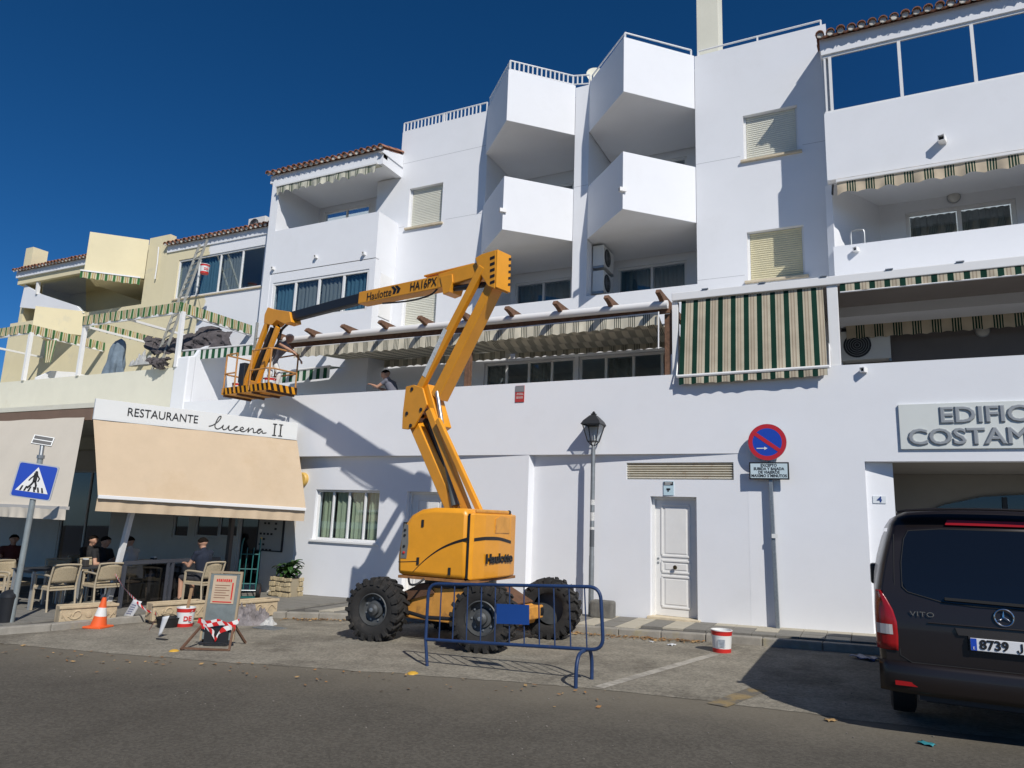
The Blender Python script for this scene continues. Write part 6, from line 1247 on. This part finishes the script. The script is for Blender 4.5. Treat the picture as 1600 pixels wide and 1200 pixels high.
for (r0, z0), (r1, z1) in zip(((.25, 0), (.20, .28), (.08, .68), (.05, .72)), ((.20, .28), (.08, .68), (.05, .72), (.06, .82))):
    for s in range(4): a = RAD(45+90*s); b = RAD(135+90*s); rf_.face([pt(r0, a, eave+z0*hgt), pt(r0, b, eave+z0*hgt), pt(r1, b, eave+z1*hgt), pt(r1, a, eave+z1*hgt)])
rf_.face([pt(.25, RAD(45+90*s), eave) for s in range(4)][::-1]); rf_.face([pt(.06, RAD(45+90*s), eave+.82*hgt) for s in range(4)]); rf_.build('lantern_roof', LB, t); MB().lathe([(.03, .80*hgt), (.035, .9*hgt), (.012, hgt)], (lx, 13.22, eave), 10).build('finial', LB, t, smooth=True); MB().lathe([(.03, 0), (.035, .1), (.02, .15)], (lx, 13.22, zb), 10).build('bulb', LAMPW, t, smooth=True)
skm = mat('sticker_white', (.6, .6, .58), .6, var=.3, vscale=40)
for z, h in ((2.05, .1), (1.75, .16), (1.55, .08), (1.2, .06)): MB().lathe([(.0445, 0), (.0445, h)], (lx, 13.22, z), 16, cap=False).build('sticker', skm, t, smooth=True)
MB().lathe([(.046, 0), (.046, .32)], (lx, 13.22, 1.26), 16, cap=False).build('sticker', mat('sticker_dark', (.09, .1, .11), .6), t, smooth=True)
cb = PG(941, 960, PAVE); tt = MB().bx(-.22, .22, -.13, .13, 0, .33); o = tt.build('concrete_block', mat('block_grey', (.15, .145, .13), .9, var=.25, vscale=8, bump=.5), bevel=.04, label='weathered concrete block at the foot of the street lamp', cat='block'); o.location = (PY(942, 950, 13.15).x, 13.15, gz(cb.x)+PAVE-.02)
# ================================================================ blue crowd barrier
BBL = mat('barrier_blue', (.013, .038, .115), .5, var=.2, vscale=8, stain=((.16, .085, .05), 9, .63, .8)); a = PG(661, 1043); b = PG(917, 1066); yb = (a.y+b.y)/2
def bp(px, py): q = PY(px, py, yb); return q
t = thing('crowd_barrier', 'blue steel crowd barrier with a blank blue plate in front of the boom lift', 'barrier', Vector(((a.x+b.x)/2, yb, gz((a.x+b.x)/2)))); r = .021
TL, TR, BR, BL = bp(670, 912), bp(938, 917), bp(943, 1016), bp(665, 999)
def rnd(p, q, s, k=.15):
    a, c = q+(p-q).normalized()*k, q+(s-q).normalized()*k; return [a.lerp(q, i/7).lerp(q.lerp(c, i/7), i/7) for i in range(8)]
fl_ = Vector((a.x, yb, gz(a.x)+.002))
fr = MB(); fr.tube([fl_, BL, *rnd(BL, TL, TR), *rnd(TL, TR, BR), *rnd(TR, BR, BL), BL+(BR-BL).normalized()*.01], r, 10); fr.build('frame', BBL, t, smooth=40)
for k in range(1, 12):
    s = k/12; p, q = TL.lerp(TR, s), BL.lerp(BR, s); MB().tube([p, q], .0085, 6).build('bar', BBL, t, smooth=40)
MB().prism([bp(777, 943)-Vector((0, .024, 0)), bp(828, 945)-Vector((0, .024, 0)), bp(828, 976)-Vector((0, .024, 0)), bp(777, 974)-Vector((0, .024, 0))], (0, .004, 0)).build('plate', mat('plate_blue', (.010, .06, .26), .45, var=.08), t)
fx = b.x; fz = gz(fx); u = MB(); u.tube(spline([(fx, yb-.26, fz+.002), (fx, yb-.25, fz+.22), (fx, yb-.17, fz+.34), (fx, yb, fz+.36), (fx, yb+.17, fz+.34), (fx, yb+.25, fz+.22), (fx, yb+.26, fz+.002)], 4), .022, 10); u.tube([(fx, yb, fz+.35), (fx, yb, BL.lerp(BR, .92).z)], .02, 8); u.build('foot', BBL, t, smooth=40)
# ================================================================ dark brown van seen from behind
VB = mat('van_brown', (.017, .0125, .0115), .34, .3, var=.05, coat=.25); VG = glass('van_glass', (.03, .032, .036), .05, .03); CHR = mat('chrome', (.7, .7, .7), .15, 1); TLR = mat('tail_red', (.30, .008, .010), .2); TLC = mat('tail_clear', (.45, .43, .42), .2); VP = mat('van_plastic', (.022, .020, .020), .6)
VX, VY = .985, 7.42; vz = gz(VX); vn = thing('parked_van', 'dark brown van at the right edge, seen from behind', 'van', (VX, VY, vz))
prof = [(.60, .36), (.86, .38), (.92, .46), (.945, .60), (.955, .85), (.958, 1.05), (.945, 1.22), (.905, 1.42), (.85, 1.62), (.795, 1.80), (.75, 1.87), (.66, 1.915), (.40, 1.945), (0, 1.955)]
def yr(z): return 0 if z < .95 else .26*((z-.95)/1.0)**1.25
ring = [(-x, z) for x, z in prof] + [(x, z) for x, z in prof[::-1][1:]]
def sect(y, f, zt=1.955, ins=0):
    out = []
    for x, z in ring:
        k = z if z < .95 else .95+(z-.95)*(zt-.95)/(1.955-.95); xx = x*(1-ins) if abs(x) > .01 else x; zz = k-(ins*.9*max(0, (z-1.6)/.36) if ins else 0)+(ins*.6*max(0, (.5-z)/.25) if ins else 0)
        out.append(Vector((xx, y+f*yr(z), zz)))
    return out
S = [sect(0, 1, ins=.055), sect(.035, 1, ins=.018), sect(.10, 1), sect(1.0, .6), sect(2.4, 0), sect(3.35, 0, 1.93), sect(3.75, 0, 1.72), sect(4.25, 0, 1.15, .02), sect(4.85, 0, .98, .08), sect(4.98, 0, .85, .16)]
vb = MB(); n = len(ring); 
for s in S: vb.v += s
for k in range(len(S)-1):
    for j in range(n): j2 = (j+1) % n; vb.f.append((k*n+j, k*n+j2, (k+1)*n+j2, (k+1)*n+j)); vb.m.append(0)
for base, rev in ((0, 0), ((len(S)-1)*n, 1)):
    L_ = [base+i for i in range(len(prof)-1)]; R__ = [base+n-1-i for i in range(len(prof)-1)]; 
    for i in range(len(prof)-2): f = (L_[i], R__[i], R__[i+1], L_[i+1]); vb.f.append(f if not rev else f[::-1]); vb.m.append(0)
    f = (L_[-1], R__[-1], base+len(prof)-1); vb.f.append(f if not rev else f[::-1]); vb.m.append(0)
vbo = vb.build('body', VB, vn, local=True, smooth=35, recalc=True)
def vs(x, z, o=0): return Vector((x, yr(z)-o, z))
def vpoly(pts, name, m, par=vn, o=.006, th=.006, **k): return MB().prism([vs(x, z, o) for x, z in pts], (0, th, 0)).build(name, m, par, local=True, **k)
wp = [(-.74, 1.24), (-.70, 1.20), (-.45, 1.135), (-.2, 1.115), (.2, 1.115), (.45, 1.135), (.70, 1.20), (.74, 1.24), (.735, 1.45), (.70, 1.66), (.66, 1.735), (.4, 1.76), (-.4, 1.76), (-.66, 1.735), (-.70, 1.66), (-.735, 1.45)]
wg = MB()
for i in range(len(wp)): pass
rows = [(1.13, .40), (1.2, .70), (1.30, .742), (1.45, .735), (1.58, .715), (1.68, .695), (1.735, .655), (1.758, .40)]
for (z0, w0), (z1, w1) in zip(rows, rows[1:]): wg.face([vs(-w0, z0, .008), vs(w0, z0, .008), vs(w1, z1, .008), vs(-w1, z1, .008)])
rw = wg.build('rear_window', mat('van_window', (.006, .007, .009), .06, spec=.6), vn, local=True, smooth=True)
sm = MB().tube([vs(x, z, .004) for x, z in wp], .006, 6, True).build('window_seal', BLACK, rw, local=True)
MB().beam(vs(-.42, 1.165, .03), vs(.28, 1.15, .03), .02, .022).build('wiper', BLACK, vn, local=True); MB().lathe([(.03, 0), (.025, .04)], vs(.3, 1.13, 0), 12, (0, -1, 0)).build('wiper_hub', BLACK, vn, local=True)
vpoly([(-.36, 1.80), (.36, 1.80), (.34, 1.845), (-.34, 1.845)], 'brake_light', TLR, o=.012, th=.02)
MB().grid(lambda u, v: (-.74+1.48*u, .20-.10*v+.02, 1.90+.045*math.sin(math.pi*u)**.5+.0*v), 20, 2).build('roof_spoiler', VB, vn, local=True, smooth=True, solid=.02)
for s in (-1, 1):
    tg_ = MB(); rows_ = [(.70, .955, .80), (.82, .957, .795), (.94, .958, .80), (1.04, .957, .825), (1.13, .952, .87), (1.20, .946, .915)]
    def tf(u, v):
        k = v*5; i = min(4, int(k)); q = k-i; z, w, xi = [rows_[i][c]+(rows_[i+1][c]-rows_[i][c])*q for c in range(3)]; cols = [(xi, -.016), (xi+(w-xi)*.45, -.012), (w*.972, .02), (w+.004, .075), (w+.008, .16)]; kk = u*4; j = min(3, int(kk)); r_ = kk-j; return (s*(cols[j][0]+(cols[j+1][0]-cols[j][0])*r_), yr(z)+cols[j][1]+(cols[j+1][1]-cols[j][1])*r_, z)
    tl_ = tg_.grid(tf, 12, 10).build('tail_light', TLR, vn, local=True, smooth=True, solid=.012)
    lp_ = [(s*.955, 1.20), (s*.93, 1.24), (s*.84, 1.14), (s*.80, .96), (s*.80, .70), (s*.95, .70), (s*.962, .95)]
    if 0: tl_ = MB().prism([Vector((x*1.006, yr(z)-.014+(.03 if abs(x) > .9 else 0), z)) for x, z in lp_], (0, .16, 0)).build('tail_light', TLR, vn, local=True, bevel=.01)
    MB().grid(lambda u, v: tuple(Vector(tf(.12+.75*u, .22+.14*v))+Vector((s*.004, -.009, 0))), 8, 2).build('reversing_lens', TLC, tl_, local=True)
    MB().bx(s*.74-.10, s*.74+.10, -.062, -.045, .42, .455).build('reflector', TLR, vn, local=True)
bm_ = MB(); bm_.grid(lambda u, v: ((-.95+1.9*u), -.045+.09*(abs(u-.5)*2)**6-.02*math.sin(math.pi*v), .36+.25*v), 24, 6); bm_.build('bumper', VB, vn, local=True, smooth=True, solid=.03)
MB().bx(-.66, .66, -.02, .06, .31, .365).build('bumper_valance', VP, vn, local=True)
gp = MB().tube([vs(x, z, .003) for x, z in ((-.78, 1.70), (-.80, 1.3), (-.785, .66), (-.70, .61), (.70, .61), (.785, .66), (.80, 1.3), (.78, 1.70))], .004, 5).build('tailgate_gap', BLACK, vn, local=True)
MB().tube([vs(x, .955, .004) for x in (-.56, 0, .56)], .007, 6).build('crease_trim', VB, vn, local=True); vpoly([(-.34, .875), (.34, .875), (.36, .93), (-.36, .93)], 'handle_strip', VP, o=.02, th=.03)
em = vs(0, 1.045, .012); MB().tube([em+Vector((.068*math.cos(k*.2618), 0, .068*math.sin(k*.2618))) for k in range(24)], .0075, 8, True).build('emblem_ring', CHR, vn, local=True, smooth=True); sr = MB()
for k in range(3):
    a_ = RAD(90+120*k); tip = em+Vector((math.cos(a_), 0, math.sin(a_)))*.064; l1 = em+Vector((math.cos(a_+1.05), 0, math.sin(a_+1.05)))*.013; l2 = em+Vector((math.cos(a_-1.05), 0, math.sin(a_-1.05)))*.013; ap = em-Vector((0, .012, 0)); sr.face([l1, ap, tip]); sr.face([ap, l2, tip])
sr.build('emblem_star', CHR, vn, local=True)
text_mb('VITO', .058, vs(-.60, 1.02, .012), (1, 0, 0), (0, 0, 1), .006, sx=1.35, spacing=1.1).build('lettering', CHR, vn, local=True)
pl = MB().bx(-.26, .26, -.05, -.036, .765, .865).build('number_plate', mat('plate_white', (.70, .71, .72), .4), vn, local=True, bevel=.004); MB().bx(-.258, -.215, -.053, -.051, .767, .863).build('blue_band', BLUE, pl, local=True); text_mb('E', .03, (-.237, -.055, .785), (1, 0, 0), (0, 0, 1), .002).build('lettering', SIGNW, pl, local=True); MB().tube([(.10, -.054, .852), (.10, -.054, .80), (.096, -.054, .787), (.085, -.054, .781), (.074, -.054, .785), (.069, -.054, .798)], .0065, 6).build('lettering', INK, pl, local=True); text_mb('S', .105, (.125, -.055, .816), (1, 0, 0), (0, 0, 1), .003, 'LEFT', .98, fat=.003).build('lettering', INK, pl, local=True); text_mb('8739', .105, (-.195, -.055, .816), (1, 0, 0), (0, 0, 1), .003, 'LEFT', .98, fat=.003).build('lettering', INK, pl, local=True); MB().bx(-.27, .27, -.035, -.02, .755, .875).build('plate_holder', VP, pl, local=True)
for s in (-1, 1):
    for y in (.98, 4.15):
        w = MB().lathe([(.20, -.10), (.28, -.11), (.325, -.09), (.33, 0), (.325, .09), (.28, .11), (.20, .10)], (s*.76, y, .33), 32, (1, 0, 0), cap=False).build('wheel', BLACK, vn, local=True, smooth=40); MB().lathe([(.205, .08*s), (.19, .02*s), (.06, .03*s), (.05, .06*s), (.01, .065*s)], (s*.76, y, .33), 24, (1, 0, 0), cap=False).build('rim', GREYM, w, local=True, smooth=40)
    sw = MB(); sw.face([(s*.935, .75, 1.22), (s*.935, 3.3, 1.22), (s*.81, 3.2, 1.76), (s*.81, .8, 1.76)][::s]); sw.build('side_window', mat('van_window', (.006, .007, .009), .06), vn, local=True); MB().box((s*.93, 3.35, 1.18), (.12, .2, .26)).build('wing_mirror', VB, vn, local=True, bevel=.03)
MB().bx(-.6, .6, .2, 4.7, .26, .37).build('underbody', BLACK, vn, local=True)
# ================================================================ ladders, tarpaulins and other things on the terraces
LAD = mat('aluminium_ladder', (.42, .42, .38), .45, .5, var=.2, vscale=12)
def ladder(a, b, w, lb, rung=.28, side=None):
    a, b = Vector(a), Vector(b); d = (b-a); L = d.length; d /= L; s = Vector(side) if side else Vector((1, .0, 0)); s = (s-d*s.dot(d)).normalized(); t = thing('ladder', lb, 'ladder', a)
    for q in (-1, 1): MB().beam(a+s*q*w/2, b+s*q*w/2, .03, .075, s).build('rail', LAD, t)
    for k in range(1, int(L/rung)): MB().tube([a+d*(k*rung)-s*w/2, a+d*(k*rung)+s*w/2], .017, 8).build('rung', LAD, t)
    return t
ladder(PY(243, 566, 13.75)-Vector((0, 0, .35)), PY(318, 378, 15.7), .42, 'long aluminium ladder leaning from the terrace to the eave beside the curtained windows', .28, (1, -.2, 0)); ladder(bk_(-.46, .20, .03), bk_(-.52, .26, 1.95), .36, 'short aluminium ladder standing upright in the raised basket', .3)
lp0 = PY(243, 566, 13.75)-Vector((0, 0, .35)); lp1 = PY(318, 378, 15.7); hb = PY(319, 428, (lp0+(lp1-lp0)*.78).y-.2); bucket(hb, 'red and white paint bucket hanging high on the long ladder', 1.0, True); MB().tube([hb+Vector((0, 0, .3)), (lp0+(lp1-lp0)*.86)], .006, 6).build('hanging_hook', GREYM, None, label='thin wire hook holding the bucket on the long ladder', cat='hook')
TARP = mat('brown_grey_tarp', (.085, .075, .078), .9, var=.35, vscale=5, bump=.4, bscale=12)
def tarp(lb, pts_top, pts_bot, y0, y1, seed, nu=60, m=TARP):
    A = spline([PY(*q, y1) for q in pts_top], 8); B = spline([PY(*q, y0) for q in pts_bot], 8); N = mathutils.noise
    def fn(u, v):
        a = A[min(len(A)-1, int(u*(len(A)-1)))]; b = B[min(len(B)-1, int(u*(len(B)-1)))]; p = a.lerp(b, v); k = N.fractal(Vector((u*9+seed, v*3, seed)), .8, 2, 4); p.y -= .14*k+.22*math.sin(math.pi*v); p.z += .10*N.noise(Vector((u*14, v*5, seed+4))); return p
    c = B[len(B)//2]; return MB().grid(fn, nu, 14).build('tarpaulin', m, None, smooth=True, solid=.006, origin=c, label=lb, cat='tarpaulin')
tarp('crumpled brown-grey tarpaulin heaped along the terrace behind the ladder', [(234, 524), (262, 532), (300, 520), (330, 512), (368, 520)], [(240, 556), (270, 552), (300, 546), (330, 548), (370, 545)], 13.95, 14.9, 2.3)
tarp('grey-brown tarpaulin end hanging over the cream terrace wall', [(238, 560), (252, 560), (272, 560)], [(243, 571), (253, 577), (264, 570)], 13.34, 13.45, 6.1, 30)
p = PY(178, 570, 13.85); cv = MB(); N = mathutils.noise; CVM = mat('blue_grey_cover', (.16, .21, .26), .8, var=.3, vscale=4)
def cfn(u, v):
    a = u*2*math.pi; r = (.26*(1-v)**.55+.13*math.sqrt(max(0, 1-max(0, (v-.8)/.2)**2)))*(1+.16*math.sin(a*6+v*4)*(1-.5*v)+.22*N.noise(Vector((math.cos(a)*2, math.sin(a)*2, v*3)))); r *= 1 if v < 1 else .01; return p+Vector((r*math.cos(a)+.10*v+.08*v*v, r*math.sin(a)*.6, -.5+1.32*v-.05*N.noise(Vector((a, v*5, 2)))))
cv.grid(cfn, 48, 14).build('covered_parasol', CVM, None, smooth=True, origin=p-Vector((0, 0, .5)), label='blue-grey cover draped over a parasol on the cream terrace', cat='parasol')
heap('plastic_sheet', 'pale crumpled sheet on the cream terrace wall beside the tarpaulin', 'plastic sheet', PY(222, 566, 13.6)-Vector((0, 0, .1)), .55, .1, .3, mat('plastic_grey', (.45, .45, .43), .4), 4.4, .9)
# ================================================================ litter and dry leaves
random.seed(5); DL = [mat('dry_leaf_a', (.30, .15, .05), .9), mat('dry_leaf_b', (.20, .12, .06), .9), mat('dry_leaf_c', (.38, .24, .10), .9)]
dl = MB()
def leafs(n, poly, spread):
    for _ in range(n):
        k = random.randrange(len(poly)-1); a, b = Vector(poly[k]), Vector(poly[k+1]); p = a.lerp(b, random.random()); t_ = (b-a).normalized(); o = Vector((-t_.y, t_.x))*abs(random.gauss(0, spread)); x, y = p.x-o.x*-1, p.y-abs(o.y)-.02; c = Vector((x, y, gz(x)+.012+random.random()*.012)); s = random.uniform(.015, .042); R = Matrix.Rotation(random.random()*6.3, 3, 'Z') @ Matrix.Rotation(random.uniform(-.5, .5), 3, 'X')
        dl.face([c+R @ Vector(q)*s for q in ((-1, 0, 0), (0, -.5, .1), (1, 0, .25), (0, .5, .1))], random.randrange(3))
leafs(650, KERB[1:4], .16); leafs(260, KERB[3:6], .14); leafs(120, EDGE[1:5], .5)
dl.build('dry_leaves', DL, kind='stuff', label='dry leaves and crumbs gathered along the kerb')
gvm = MB()
for _ in range(420):
    x = random.uniform(-11, 1.5); y = random.uniform(5.2, 11.4); s = random.uniform(.003, .007); gvm.box((x, y, gz(x)+.004+s*.4), (s*2, s*1.6, s), Matrix.Rotation(random.random()*3, 3, 'Z'))
gvm.build('grit', mat('grit_stone', (.22, .20, .17), .9, var=.3), kind='stuff', label='loose grit and crumbs scattered over the asphalt')
def scrap(px, py, lb, m, s=.07, a=0):
    c = PG(px, py, a+.006); o = MB().grid(lambda u, v: ((u-.5)*2*s, (v-.5)*1.3*s, .25*s*abs(math.sin(u*5+v*4))), 6, 5).build('litter', m, None, smooth=True, solid=.003, label=lb, cat='litter'); o.location = c; o.rotation_euler = (0, 0, random.random()*3)
scrap(1352, 1030, 'crushed blue plastic wrapper in the van\'s shadow by the kerb', mat('wrapper_blue', (.02, .07, .22), .4), .17); scrap(1448, 1163, 'small turquoise wrapper on the road in front of the van', mat('wrapper_teal', (.05, .28, .32), .4), .06); scrap(1050, 1008, 'crumpled white paper near the white door', PAPER, .07); scrap(1298, 1126, 'small tan leaf of card on the road', DL[2], .05); scrap(1018, 1003, 'small white scrap by the kerb', PAPER, .04)
for px, py, w_, h_ in (): pass
